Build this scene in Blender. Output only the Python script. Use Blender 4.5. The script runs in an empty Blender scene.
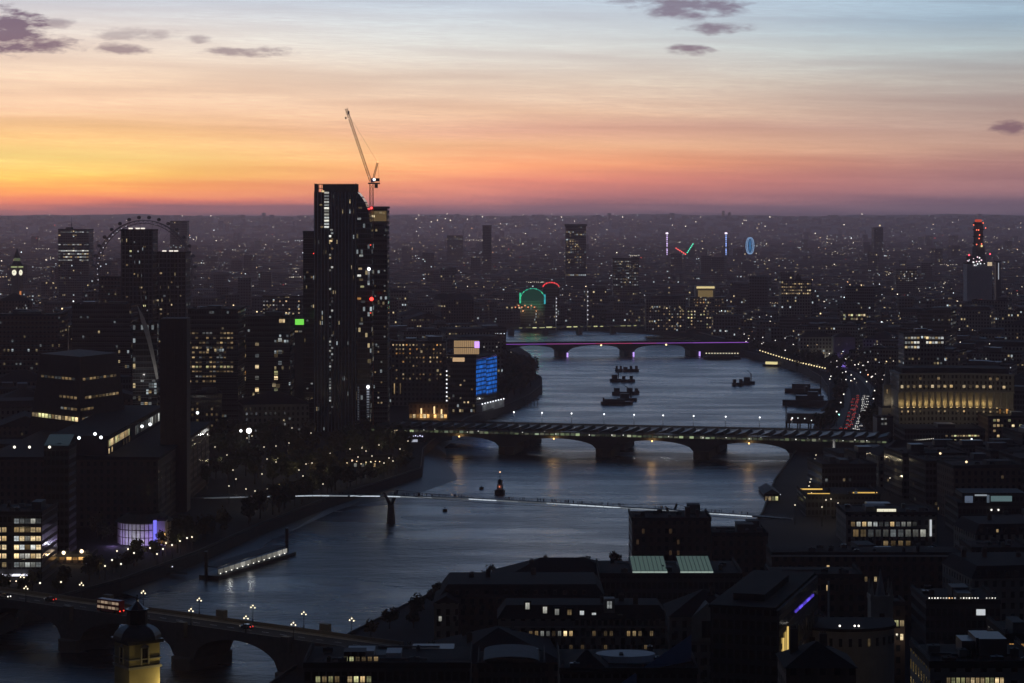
import bpy, bmesh, math, random
from mathutils import Vector, Matrix, geometry
R = random.Random(7)
PI = math.pi
scn = bpy.context.scene
C = scn.collection
FPX, HY, H = 2300.0, 214.0, 148.0          # focal length in pixels, horizon row, eye height over the river

# ---------------------------------------------------------------- camera
cd = bpy.data.cameras.new('camera'); cam = bpy.data.objects.new('camera', cd); C.objects.link(cam)
cd.sensor_width = 36; cd.lens = 36*FPX/1024; cd.shift_y = -(341.5-HY)/1024
cd.clip_start = 1; cd.clip_end = 80000
cam.location = (0, 0, H); cam.rotation_euler = (PI/2, 0, 0)
scn.camera = cam

# ---------------------------------------------------------------- dusk sky
def s2l(c):
    return tuple((v/255/12.92 if v/255 <= .04045 else ((v/255+.055)/1.055)**2.4) for v in c)
world = bpy.data.worlds.new('World'); scn.world = world; world.use_nodes = True
nt = world.node_tree; nt.nodes.clear()
def ND(nt, typ, **kw):
    n = nt.nodes.new(typ)
    for k, v in kw.items():
        if k.startswith('i_'):
            n.inputs[int(k[2:])].default_value = v
        else: setattr(n, k, v)
    return n
def MA(nt, op, a, b=None, c=None, clamp=False):
    n = nt.nodes.new('ShaderNodeMath'); n.operation = op; n.use_clamp = clamp
    for i, v in enumerate((a, b, c)):
        if v is None: continue
        if isinstance(v, (int, float)): n.inputs[i].default_value = v
        else: nt.links.new(v, n.inputs[i])
    return n.outputs[0]
def MX(nt, fac, a, b, bt='MIX'):
    n = nt.nodes.new('ShaderNodeMix'); n.data_type = 'RGBA'; n.blend_type = bt
    for s, v in ((0, fac), (6, a), (7, b)):
        if isinstance(v, (int, float)): n.inputs[s].default_value = v
        elif isinstance(v, tuple): n.inputs[s].default_value = (*v[:3], 1)
        else: nt.links.new(v, n.inputs[s])
    return n.outputs[2]
def SM(nt, v, a, b):
    n = nt.nodes.new('ShaderNodeMapRange'); n.interpolation_type = 'SMOOTHSTEP'
    nt.links.new(v, n.inputs[0]); n.inputs[1].default_value = a; n.inputs[2].default_value = b
    return n.outputs[0]
def RAMP(nt, fac, pts):
    n = nt.nodes.new('ShaderNodeValToRGB'); r = n.color_ramp
    while len(r.elements) < len(pts): r.elements.new(.5)
    for e, (p, c) in zip(r.elements, pts): e.position = p; e.color = (*c, 1)
    nt.links.new(fac, n.inputs[0]); return n.outputs[0]
HAZE = 4.8e-5       # haze density per metre; the glow above it is a little stronger than it looks from here
def tpos(deg): return math.sqrt(max(deg, 0)/90)
def ydeg(y): return math.degrees(math.atan((HY-y)/FPX))
tc = ND(nt, 'ShaderNodeTexCoord'); sep = ND(nt, 'ShaderNodeSeparateXYZ'); nt.links.new(tc.outputs['Generated'], sep.inputs[0])
dx, dy, dz = sep.outputs
elev = MA(nt, 'MULTIPLY', MA(nt, 'ARCSINE', dz), 180/PI)
az = MA(nt, 'MULTIPLY', MA(nt, 'ARCTAN2', dx, dy), 180/PI)
# soft waviness of the bands
cmb = ND(nt, 'ShaderNodeCombineXYZ')
nt.links.new(MA(nt, 'MULTIPLY', az, .11), cmb.inputs[0])
nt.links.new(MA(nt, 'ADD', MA(nt, 'MULTIPLY', elev, 2.2), MA(nt, 'MULTIPLY', az, .045)), cmb.inputs[1])
nz = ND(nt, 'ShaderNodeTexNoise', noise_dimensions='2D'); nz.inputs['Scale'].default_value = 1.0; nz.inputs['Detail'].default_value = 8; nz.inputs['Roughness'].default_value = .55
nt.links.new(cmb.outputs[0], nz.inputs['Vector'])
band = MA(nt, 'SUBTRACT', nz.outputs[0], .5)
e2 = MA(nt, 'ADD', elev, MA(nt, 'MULTIPLY', band, .45))
t = MA(nt, 'SQRT', MA(nt, 'MAXIMUM', MA(nt, 'DIVIDE', e2, 90), 0))
def stops(lst, upper):
    pts = sorted((tpos(ydeg(y)), tuple(v/max(.55, math.exp(-HAZE*76/max(.001, (HY-y)/FPX))) for v in s2l(c))) for y, c in lst)
    pts[0] = (0, pts[0][1])
    return pts + [(tpos(d), c) for d, c in upper]
UP = [(8, (.54, .68, .86)), (14, (.27, .47, .80)), (24, (.085, .18, .38)), (45, (.014, .026, .055)), (90, (.006, .011, .025))]
left = stops([(0, (206, 212, 220)), (35, (238, 228, 216)), (75, (250, 222, 192)), (110, (252, 211, 172)), (135, (252, 203, 136)), (160, (255, 222, 132)), (176, (255, 205, 100)), (190, (255, 165, 85)), (201, (226, 122, 86)), (207, (160, 94, 88)), (214, (98, 68, 74))], UP)
mid = stops([(0, (196, 210, 222)), (40, (220, 224, 220)), (80, (228, 210, 190)), (112, (235, 196, 165)), (130, (228, 176, 150)), (145, (246, 190, 145)), (165, (252, 168, 118)), (182, (232, 142, 116)), (198, (176, 110, 104)), (207, (122, 84, 90)), (214, (82, 66, 76))], UP)
right = stops([(0, (166, 190, 208)), (25, (160, 184, 200)), (50, (186, 202, 204)), (80, (182, 178, 172)), (115, (182, 160, 150)), (150, (196, 158, 140)), (165, (172, 128, 122)), (188, (148, 108, 112)), (202, (104, 83, 94)), (214, (68, 60, 74))], UP)
cl, cm, cr = RAMP(nt, t, left), RAMP(nt, t, mid), RAMP(nt, t, right)
west = MX(nt, SM(nt, az, -12.5, 1), cl, cm); west = MX(nt, SM(nt, az, -1, 13), west, cr)
c5 = ND(nt, 'ShaderNodeCombineXYZ'); nt.links.new(MA(nt, 'MULTIPLY', az, .30), c5.inputs[0]); nt.links.new(MA(nt, 'ADD', MA(nt, 'MULTIPLY', elev, 8.5), MA(nt, 'MULTIPLY', az, .28)), c5.inputs[1])
n5 = ND(nt, 'ShaderNodeTexNoise', noise_dimensions='2D'); n5.inputs['Detail'].default_value = 6; n5.inputs['Roughness'].default_value = .6; n5.inputs['Distortion'].default_value = .5; nt.links.new(c5.outputs[0], n5.inputs['Vector'])
wisp = MA(nt, 'MULTIPLY', MA(nt, 'SUBTRACT', n5.outputs[0], .5), SM(nt, nz.outputs[0], .35, .65))
west = MX(nt, 1.0, west, MX(nt, MA(nt, 'MULTIPLY_ADD', wisp, 2.6, .5, clamp=True), (.93, .90, .92), (1.055, 1.06, 1.06)), 'MULTIPLY')
streak = MX(nt, 1.0, west, MX(nt, MA(nt, 'MULTIPLY_ADD', band, 3.0, .5, clamp=True), (.89, .86, .885), (1.07, 1.06, 1.05)), 'MULTIPLY')
# purple clouds low in the west: soft-edged ellipses broken up by noise
c2 = ND(nt, 'ShaderNodeCombineXYZ'); nt.links.new(MA(nt, 'MULTIPLY', az, .9), c2.inputs[0]); nt.links.new(MA(nt, 'MULTIPLY', elev, 3.2), c2.inputs[1])
n2 = ND(nt, 'ShaderNodeTexNoise', noise_dimensions='2D'); n2.inputs['Scale'].default_value = 1.3; n2.inputs['Detail'].default_value = 7; n2.inputs['Roughness'].default_value = .62
nt.links.new(c2.outputs[0], n2.inputs['Vector'])
cn = MA(nt, 'MULTIPLY', MA(nt, 'SUBTRACT', n2.outputs[0], .5), 3.1)
cover = None
for px, py, rx, ry, k in [(8, 34, 46, 22, 1.25), (-10, 46, 70, 15, 1.25), (22, 42, 40, 13, 1.1), (36, 48, 58, 9, .95), (58, 27, 18, 6, .6), (136, 37, 52, 8, .5), (122, 51, 30, 7, .75), (196, 40, 16, 6, .6), (250, 53, 52, 6, .7),
                      (690, 7, 60, 14, .85), (640, -2, 50, 8, .55), (720, 29, 40, 7, .85), (690, 50, 26, 6, .9), (1012, 129, 26, 8, .95), (1050, 128, 40, 9, .9), (-70, 34, 60, 20, .9), (830, -34, 120, 10, .6), (160, -60, 150, 14, .7)]:
    a0, e0 = math.degrees(math.atan((px-512)/FPX)), ydeg(py)
    ax, ey = math.degrees(rx/FPX), math.degrees(ry/FPX)
    u = MA(nt, 'DIVIDE', MA(nt, 'SUBTRACT', az, a0), ax); v = MA(nt, 'DIVIDE', MA(nt, 'SUBTRACT', elev, e0), ey)
    d = MA(nt, 'ADD', MA(nt, 'MULTIPLY', u, u), MA(nt, 'MULTIPLY', v, v))
    m = MA(nt, 'MULTIPLY', SM(nt, MA(nt, 'ADD', MA(nt, 'SUBTRACT', 1.0, d), cn), -.15, 1.15), k)
    cover = m if cover is None else MA(nt, 'MAXIMUM', cover, m)
cloudcol = RAMP(nt, t, [(0, s2l((120, 80, 90))), (tpos(3.0), s2l((132, 102, 114))), (tpos(5), s2l((116, 96, 118))), (tpos(12), (.12, .12, .17))])
skyc = MX(nt, MA(nt, 'MULTIPLY', MA(nt, 'MINIMUM', cover, 1.0), .93), streak, cloudcol)
# away from the afterglow the dome falls to deep blue
absaz = MA(nt, 'ABSOLUTE', MA(nt, 'ADD', az, 8))
eastc = RAMP(nt, t, [(0, (.012, .013, .020)), (tpos(8), (.014, .017, .028)), (tpos(30), (.010, .016, .031)), (1, (.006, .011, .025))])
dome = MX(nt, SM(nt, absaz, 14, 62), skyc, eastc)
nish = ND(nt, 'ShaderNodeTexSky', sky_type='NISHITA'); nish.sun_disc = False
nish.sun_elevation = math.radians(-1.5); nish.sun_rotation = math.radians(-16)
bg1 = ND(nt, 'ShaderNodeBackground'); nt.links.new(dome, bg1.inputs[0]); bg1.inputs[1].default_value = 1.0
bg2 = ND(nt, 'ShaderNodeBackground'); nt.links.new(nish.outputs[0], bg2.inputs[0]); bg2.inputs[1].default_value = .004
add = ND(nt, 'ShaderNodeAddShader'); nt.links.new(bg1.outputs[0], add.inputs[0]); nt.links.new(bg2.outputs[0], add.inputs[1])
wo = ND(nt, 'ShaderNodeOutputWorld'); nt.links.new(add.outputs[0], wo.inputs[0])
scn.view_settings.view_transform = 'Standard'; scn.view_settings.look = 'None'
scn.view_settings.exposure = 0.0; scn.view_settings.gamma = 1
cy = scn.cycles
cy.use_denoising = True; cy.max_bounces = 5; cy.diffuse_bounces = 2; cy.glossy_bounces = 3; cy.transmission_bounces = 2
cy.volume_bounces = 0; cy.sample_clamp_indirect = 3.0; cy.use_adaptive_sampling = True; cy.adaptive_threshold = .01
cy.caustics_reflective = False; cy.caustics_refractive = False
scn.render.engine = 'CYCLES'

# ---------------------------------------------------------------- helpers
def X(px, D): return (px-512)/FPX*D
def Z(py, D): return H-(py-HY)/FPX*D
def DG(py, z=0.0): return (H-z)*FPX/(py-HY)
def GP(px, py, z=0.0):
    D = DG(py, z); return Vector((X(px, D), D, z))

class MB:
    def __init__(s): s.v = []; s.f = []; s.uv = []; s.mi = []
    def face(s, pts, uv=None, mi=0):
        b = len(s.v); s.v += [tuple(p) for p in pts]; s.f.append(tuple(range(b, b+len(pts))))
        s.uv += list(uv) if uv else [(0, 0)]*len(pts); s.mi.append(mi); return s
    def prism(s, poly, z0, z1, top=True, bottom=False, uo=0, vo=0, mi=0, tmi=None):
        n = len(poly); u = uo
        for i in range(n):
            a, b = poly[i], poly[(i+1) % n]; L = math.hypot(b[0]-a[0], b[1]-a[1])
            s.face([(a[0], a[1], z0), (b[0], b[1], z0), (b[0], b[1], z1), (a[0], a[1], z1)], [(u, vo), (u+L, vo), (u+L, vo+z1-z0), (u, vo+z1-z0)], mi)
            u += L+3.7
        if top: s.face([(p[0], p[1], z1) for p in poly], None, mi if tmi is None else tmi)
        if bottom: s.face([(p[0], p[1], z0) for p in reversed(poly)], None, mi)
        return s
    def box(s, x0, x1, y0, y1, z0, z1, mi=0, **k):
        return s.prism([(x0, y0), (x1, y0), (x1, y1), (x0, y1)], z0, z1, bottom=True, mi=mi, **k)
    def frustum(s, cx, cy_, r0, r1, z0, z1, n=12, mi=0, cap=True, rot=0, sx=1, sy=1):
        b = len(s.v)
        for r, z in ((r0, z0), (r1, z1)):
            for i in range(n):
                a = 2*PI*i/n+rot; s.v.append((cx+r*math.cos(a)*sx, cy_+r*math.sin(a)*sy, z))
        for i in range(n):
            j = (i+1) % n; s.f.append((b+i, b+j, b+n+j, b+n+i)); s.uv += [(0, 0)]*4; s.mi.append(mi)
        if cap:
            s.f.append(tuple(b+n+i for i in range(n))); s.uv += [(0, 0)]*n; s.mi.append(mi)
            s.f.append(tuple(b+i for i in reversed(range(n)))); s.uv += [(0, 0)]*n; s.mi.append(mi)
        return s
    def bar(s, p, q, r, n=4, r1=None, mi=0):
        p, q = Vector(p), Vector(q); d = (q-p)
        if d.length < 1e-6: return s
        d.normalize(); a = d.orthogonal().normalized() if abs(d.z) > .999 else d.cross(Vector((0, 0, 1))).normalized()
        c = d.cross(a); r1 = r if r1 is None else r1; b = len(s.v)
        for P_, rr in ((p, r), (q, r1)):
            for i in range(n):
                t_ = 2*PI*i/n+PI/n; s.v.append(tuple(P_+a*rr*math.cos(t_)+c*rr*math.sin(t_)))
        for i in range(n):
            j = (i+1) % n; s.f.append((b+i, b+j, b+n+j, b+n+i)); s.uv += [(0, 0)]*4; s.mi.append(mi)
        s.f.append(tuple(b+n+i for i in range(n))); s.uv += [(0, 0)]*n; s.mi.append(mi)
        s.f.append(tuple(b+i for i in reversed(range(n)))); s.uv += [(0, 0)]*n; s.mi.append(mi)
        return s
    def ball(s, c, r, n=8, m=5, sz=1.0, mi=0):
        b = len(s.v); cx, cy_, cz = c
        s.v.append((cx, cy_, cz-r*sz))
        for k in range(1, m):
            ph = -PI/2+PI*k/m
            for i in range(n):
                a = 2*PI*i/n; s.v.append((cx+r*math.cos(ph)*math.cos(a), cy_+r*math.cos(ph)*math.sin(a), cz+r*math.sin(ph)*sz))
        s.v.append((cx, cy_, cz+r*sz)); top = len(s.v)-1
        for i in range(n):
            j = (i+1) % n
            s.f.append((b, b+1+j, b+1+i)); s.uv += [(0, 0)]*3; s.mi.append(mi)
            for k in range(m-2):
                o = b+1+k*n; s.f.append((o+i, o+j, o+n+j, o+n+i)); s.uv += [(0, 0)]*4; s.mi.append(mi)
            o = b+1+(m-2)*n; s.f.append((o+i, o+j, top)); s.uv += [(0, 0)]*3; s.mi.append(mi)
        return s
    def mesh(s, name, mats):
        me = bpy.data.meshes.new(name); me.from_pydata(s.v, [], s.f)
        u = me.uv_layers.new(name='UVMap'); u.data.foreach_set('uv', [c for p in s.uv for c in p])
        if not isinstance(mats, (list, tuple)): mats = [mats]
        for m in mats: me.materials.append(m)
        if len(mats) > 1: me.polygons.foreach_set('material_index', s.mi)
        me.update(); return me
    def build(s, name, mats, parent=None, loc=(0, 0, 0), rz=0, smooth=False):
        me = s.mesh(name, mats)
        if smooth: me.polygons.foreach_set('use_smooth', [True]*len(me.polygons))
        return put(name, me, parent, loc, rz)
def put(name, me, parent=None, loc=(0, 0, 0), rz=0):
    o = bpy.data.objects.new(name, me); C.objects.link(o); o.location = loc
    if rz: o.rotation_euler = (0, 0, rz)
    if parent is not None: o.parent = parent
    return o
USED = {}
def tag(o, label, cat, group=None, kind=None):
    o['label'] = label; o['category'] = cat
    if group: o['group'] = group
    if kind: o['kind'] = kind
    return o
def thing(name, label, cat, loc=(0, 0, 0), rz=0, group=None):
    o = bpy.data.objects.new(name, None); C.objects.link(o); o.empty_display_size = 1
    o.location = loc; o.rotation_euler = (0, 0, rz)
    return tag(o, label, cat, group)
def struct(mb, name, mats, kind='structure', **k):
    o = mb.build(name, mats, **k); o['kind'] = kind; return o
def dup(o, loc=None, rz=None, label=None, parent=None):
    c = o.copy(); C.objects.link(c)
    if parent is not None: c.parent = parent
    if loc is not None: c.location = loc
    if rz is not None: c.rotation_euler = (0, 0, rz)
    if label: c['label'] = label
    for ch in [q for q in KIDS.get(o.name, o.children)]:
        dup(ch, parent=c)
    return c
KIDS = {}
def remember(o):
    ks = list(o.children); KIDS[o.name] = ks
    for k in ks: remember(k)
    return o
_o1 = 'zeroth first second third fourth fifth sixth seventh eighth ninth tenth eleventh twelfth thirteenth fourteenth fifteenth sixteenth seventeenth eighteenth nineteenth twentieth'.split()
def ordn(n):
    if n <= 20: return _o1[n]
    return str(n)+{1: 'st', 2: 'nd', 3: 'rd'}.get(n % 10 if n % 100 not in (11, 12, 13) else 0, 'th')

# ---------------------------------------------------------------- materials
MATS = {}
def newmat(name):
    m = bpy.data.materials.new(name); m.use_nodes = True; m.node_tree.nodes.clear(); return m
def pbr(name, col, rough=.7, metal=0.0, var=.25, scale=.4, spec=.5, bump=0.0):
    if name in MATS: return MATS[name]
    m = newmat(name); t_ = m.node_tree
    tcn = ND(t_, 'ShaderNodeTexCoord'); n = ND(t_, 'ShaderNodeTexNoise'); n.inputs['Scale'].default_value = scale; n.inputs['Detail'].default_value = 4
    t_.links.new(tcn.outputs['Object'], n.inputs['Vector'])
    c = MX(t_, n.outputs[0], tuple(v*(1-var) for v in col), tuple(min(1, v*(1+var)) for v in col))
    p = ND(t_, 'ShaderNodeBsdfPrincipled'); t_.links.new(c, p.inputs['Base Color'])
    p.inputs['Roughness'].default_value = rough; p.inputs['Metallic'].default_value = metal; p.inputs['Specular IOR Level'].default_value = spec
    if bump:
        b = ND(t_, 'ShaderNodeBump'); b.inputs['Strength'].default_value = bump; t_.links.new(n.outputs[0], b.inputs['Height']); t_.links.new(b.outputs[0], p.inputs['Normal'])
    o = ND(t_, 'ShaderNodeOutputMaterial'); t_.links.new(p.outputs[0], o.inputs[0]); MATS[name] = m; return m
def em(col, st, cast=False):
    k = ('em', tuple(col), st, cast)
    if k in MATS: return MATS[k]
    m = newmat('lamp_glow'); t_ = m.node_tree
    e = ND(t_, 'ShaderNodeEmission'); e.inputs[0].default_value = (*col, 1); e.inputs[1].default_value = st
    o = ND(t_, 'ShaderNodeOutputMaterial'); t_.links.new(e.outputs[0], o.inputs[0])
    m.cycles.emission_sampling = 'AUTO' if cast else 'NONE'
    MATS[k] = m; return m
def winglow(col, st):
    """a lit room behind glass: ceiling light above, furniture below, blinds drawn to a different height in each window"""
    k = ('win', tuple(col), st)
    if k in MATS: return MATS[k]
    m = newmat('lit_room'); t_ = m.node_tree
    oi = ND(t_, 'ShaderNodeObjectInfo'); rnd = oi.outputs['Random']; tcn = ND(t_, 'ShaderNodeTexCoord'); sp = ND(t_, 'ShaderNodeSeparateXYZ'); t_.links.new(tcn.outputs['Generated'], sp.inputs[0])
    r2 = MA(t_, 'FRACT', MA(t_, 'MULTIPLY', rnd, 37.31))
    n = ND(t_, 'ShaderNodeTexNoise', noise_dimensions='4D'); n.inputs['Scale'].default_value = 3.2; t_.links.new(tcn.outputs['Generated'], n.inputs['Vector']); t_.links.new(MA(t_, 'MULTIPLY', rnd, 91.0), n.inputs['W'])
    s_ = MA(t_, 'MULTIPLY_ADD', MA(t_, 'POWER', rnd, 1.6), 1.5*st, .22*st)
    s_ = MA(t_, 'MULTIPLY', s_, MA(t_, 'MULTIPLY_ADD', sp.outputs[2], .8, .45))
    s_ = MA(t_, 'MULTIPLY', s_, MA(t_, 'MULTIPLY_ADD', n.outputs[0], 1.5, .25))
    s_ = MA(t_, 'MULTIPLY', s_, MA(t_, 'SUBTRACT', 1.0, MA(t_, 'MULTIPLY', MA(t_, 'GREATER_THAN', sp.outputs[2], MA(t_, 'MULTIPLY_ADD', r2, 1.1, .25)), .5)))
    e = ND(t_, 'ShaderNodeEmission'); t_.links.new(MX(t_, r2, tuple(col), (col[0], col[1]*.90, col[2]*.75)), e.inputs[0]); t_.links.new(s_, e.inputs[1])
    o = ND(t_, 'ShaderNodeOutputMaterial'); t_.links.new(e.outputs[0], o.inputs[0]); m.cycles.emission_sampling = 'NONE'; MATS[k] = m; return m
def facade(name, wall, pu=3.0, pv=3.4, lit=.08, st=.7, warm=.6, wu=.62, wv=.52, glass=.02, rough=.85, band=.25, cool=(.82, .95, 1.0)):
    """wall with rows of window panes (UV in metres); some rooms have their lights on"""
    if name in MATS: return MATS[name]
    m = newmat(name); t_ = m.node_tree
    uvn = ND(t_, 'ShaderNodeUVMap'); sp = ND(t_, 'ShaderNodeSeparateXYZ'); t_.links.new(uvn.outputs[0], sp.inputs[0])
    u = MA(t_, 'DIVIDE', sp.outputs[0], pu); v = MA(t_, 'DIVIDE', sp.outputs[1], pv)
    fu, fv = MA(t_, 'FLOOR', u), MA(t_, 'FLOOR', v); ru, rv = MA(t_, 'FRACT', u), MA(t_, 'FRACT', v)
    mu = MA(t_, 'LESS_THAN', MA(t_, 'ABSOLUTE', MA(t_, 'SUBTRACT', ru, .5)), wu/2)
    mv = MA(t_, 'LESS_THAN', MA(t_, 'ABSOLUTE', MA(t_, 'SUBTRACT', rv, .52)), wv/2)
    mask = MA(t_, 'MULTIPLY', MA(t_, 'MULTIPLY', mu, mv), MA(t_, 'GREATER_THAN', v, .3))
    cc = ND(t_, 'ShaderNodeCombineXYZ'); t_.links.new(fu, cc.inputs[0]); t_.links.new(fv, cc.inputs[1])
    w1 = ND(t_, 'ShaderNodeTexWhiteNoise', noise_dimensions='2D'); t_.links.new(cc.outputs[0], w1.inputs[0])
    c3 = ND(t_, 'ShaderNodeCombineXYZ'); t_.links.new(MA(t_, 'FLOOR', MA(t_, 'DIVIDE', fu, 9)), c3.inputs[0]); t_.links.new(MA(t_, 'ADD', fv, 77.0), c3.inputs[1])
    w2 = ND(t_, 'ShaderNodeTexWhiteNoise', noise_dimensions='2D'); t_.links.new(c3.outputs[0], w2.inputs[0])
    thr = MA(t_, 'MULTIPLY', MA(t_, 'ADD', MA(t_, 'MULTIPLY', MA(t_, 'GREATER_THAN', w2.outputs[0], 1-band*.5), 6.0), .45), lit)
    on = MA(t_, 'MULTIPLY', MA(t_, 'LESS_THAN', w1.outputs[0], thr), mask)
    sc = ND(t_, 'ShaderNodeSeparateXYZ'); t_.links.new(w1.outputs[1], sc.inputs[0])
    col = MX(t_, MA(t_, 'LESS_THAN', sc.outputs[1], warm), cool, (1.0, .78, .42))
    inten = MA(t_, 'MULTIPLY', on, MA(t_, 'MULTIPLY', MA(t_, 'MULTIPLY_ADD', MA(t_, 'POWER', sc.outputs[2], 2.5), 1.3, .15), st))
    tcn = ND(t_, 'ShaderNodeTexCoord'); n = ND(t_, 'ShaderNodeTexNoise'); n.inputs['Scale'].default_value = .25; n.inputs['Detail'].default_value = 4
    t_.links.new(tcn.outputs['Object'], n.inputs['Vector'])
    wc = MX(t_, n.outputs[0], tuple(x*.5 for x in wall), tuple(x*.95 for x in wall))
    p = ND(t_, 'ShaderNodeBsdfPrincipled')
    t_.links.new(MX(t_, mask, wc, (glass*.8, glass*.8, glass*.9)), p.inputs['Base Color'])
    t_.links.new(MA(t_, 'MULTIPLY_ADD', mask, .12-rough, rough), p.inputs['Roughness'])
    t_.links.new(col, p.inputs['Emission Color']); t_.links.new(inten, p.inputs['Emission Strength'])
    o = ND(t_, 'ShaderNodeOutputMaterial'); t_.links.new(p.outputs[0], o.inputs[0])
    m.cycles.emission_sampling = 'NONE'; MATS[name] = m; return m
WARM, COOL, AMBER, SODIUM = (1, .76, .42), (.85, .95, 1), (1, .58, .2), (1, .45, .12)
STONE = pbr('portland_stone', (.27, .25, .215), .85); BRICK = pbr('london_brick', (.17, .10, .075), .9); DBRICK = pbr('dark_brick', (.09, .065, .055), .9)
CONC = pbr('concrete', (.15, .147, .14), .95, spec=.15, var=.4); DARK = pbr('dark_cladding', (.05, .05, .055), .5); GLASSY = pbr('curtain_glass', (.025, .03, .04), .12, var=.1)
SLATE = pbr('slate_roof', (.026, .029, .034), .95, scale=1.2, spec=.12); FELT = pbr('felt_roof', (.032, .032, .034), .95, scale=.3, spec=.1, var=.5); METROOF = pbr('standing_seam_metal', (.10, .11, .12), .8, spec=.2)
STEEL = pbr('painted_steel', (.07, .075, .08), .7, spec=.2); BLACK = pbr('black_paint', (.02, .02, .022), .4); WHITE = pbr('white_paint', (.72, .72, .70), .5)
TIMBER = pbr('weathered_timber', (.07, .055, .04), .9); BARK = pbr('bark', (.05, .042, .035), .95); HULL = pbr('dark_hull', (.03, .03, .034), .5)
RED = pbr('red_paint', (.5, .03, .025), .35); PALE = pbr('pale_render', (.5, .5, .5), .7); RUBBER = pbr('rubber', (.012, .012, .012), .8)
# ---------------------------------------------------------------- ground, river, hills
GZ = 6.0
SOUTH = [(-235, 380), (-214, 560), (-190, 690), (-186, 765), (-176, 830), (-151, 889), (-131, 964), (-115, 1047), (-91, 1146), (-66, 1226), (-50, 1282), (-53, 1389), (-47, 1461), (-30, 1600), (-2, 1716),
         (14, 1800), (25, 1900), (26, 2000), (16, 2080), (21, 2200), (19, 2330), (2, 2521), (-29, 2640), (-90, 2730), (-200, 2790), (-420, 2800)]
NORTH = [(-440, 2960), (-180, 2990), (20, 2960), (150, 2880), (215, 2740), (238, 2560), (238, 2400), (250, 2316), (264, 2200), (270, 2127), (268, 2000), (258, 1880), (240, 1746), (215, 1620), (192, 1480),
         (166, 1360), (140, 1230), (118, 1090), (98, 1000), (78, 955), (30, 925), (-22, 884), (-40, 830), (-56, 774), (-67, 727), (-84, 640), (-110, 500), (-124, 380)]
river = SOUTH + NORTH
bm = bmesh.new()
outer = [(-9000, -300), (9000, -300), (9000, 21500), (-9000, 21500)]
loops = []
for lp in (outer, river):
    vs = [bm.verts.new((x, y, GZ)) for x, y in lp]
    loops.append([bm.edges.new((vs[i], vs[(i+1) % len(vs)])) for i in range(len(vs))])
bmesh.ops.triangle_fill(bm, use_beauty=True, use_dissolve=False, edges=[e for l in loops for e in l], normal=(0, 0, 1))
me = bpy.data.meshes.new('ground'); bm.to_mesh(me); bm.free()
GROUND = pbr('ground_asphalt', (.032, .031, .033), .95, var=.4, scale=.03, spec=.12)
me.materials.append(GROUND); g = put('ground', me); g['kind'] = 'structure'
w = MB(); n_ = len(river)
for i in range(n_):
    a, b = river[i], river[(i+1) % n_]
    w.face([(a[0], a[1], -1.5), (a[0], a[1], GZ), (b[0], b[1], GZ), (b[0], b[1], -1.5)])
tag(w.build('embankment_wall', pbr('granite_wall', (.075, .07, .066), .9, scale=.6)), 'dark granite river wall edging both banks of the river', 'river wall', kind='structure')
# coping with a parapet along both banks
def parapet(pts, inward, label):
    m = MB()
    for i in range(len(pts)-1):
        a, b = Vector((*pts[i], 0)), Vector((*pts[i+1], 0)); d = (b-a).normalized(); nrm = Vector((-d.y, d.x, 0))*inward
        q = [a+nrm*.6, b+nrm*.6, b+nrm*1.1, a+nrm*1.1]
        if inward < 0: q = [q[3], q[2], q[1], q[0]]
        m.prism([(p.x, p.y) for p in q], GZ-.05, GZ+1.05)
    tag(m.build('river_parapet', pbr('granite_parapet', (.11, .105, .10), .9)), label, 'parapet')
parapet([p for p in SOUTH if 600 < p[1] < 2350], 1, 'low stone parapet along the south bank promenade, left of the water')
parapet([p for p in NORTH if 560 < p[1] < 2450], 1, 'low stone parapet along the north bank embankment, right of the water')

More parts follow.
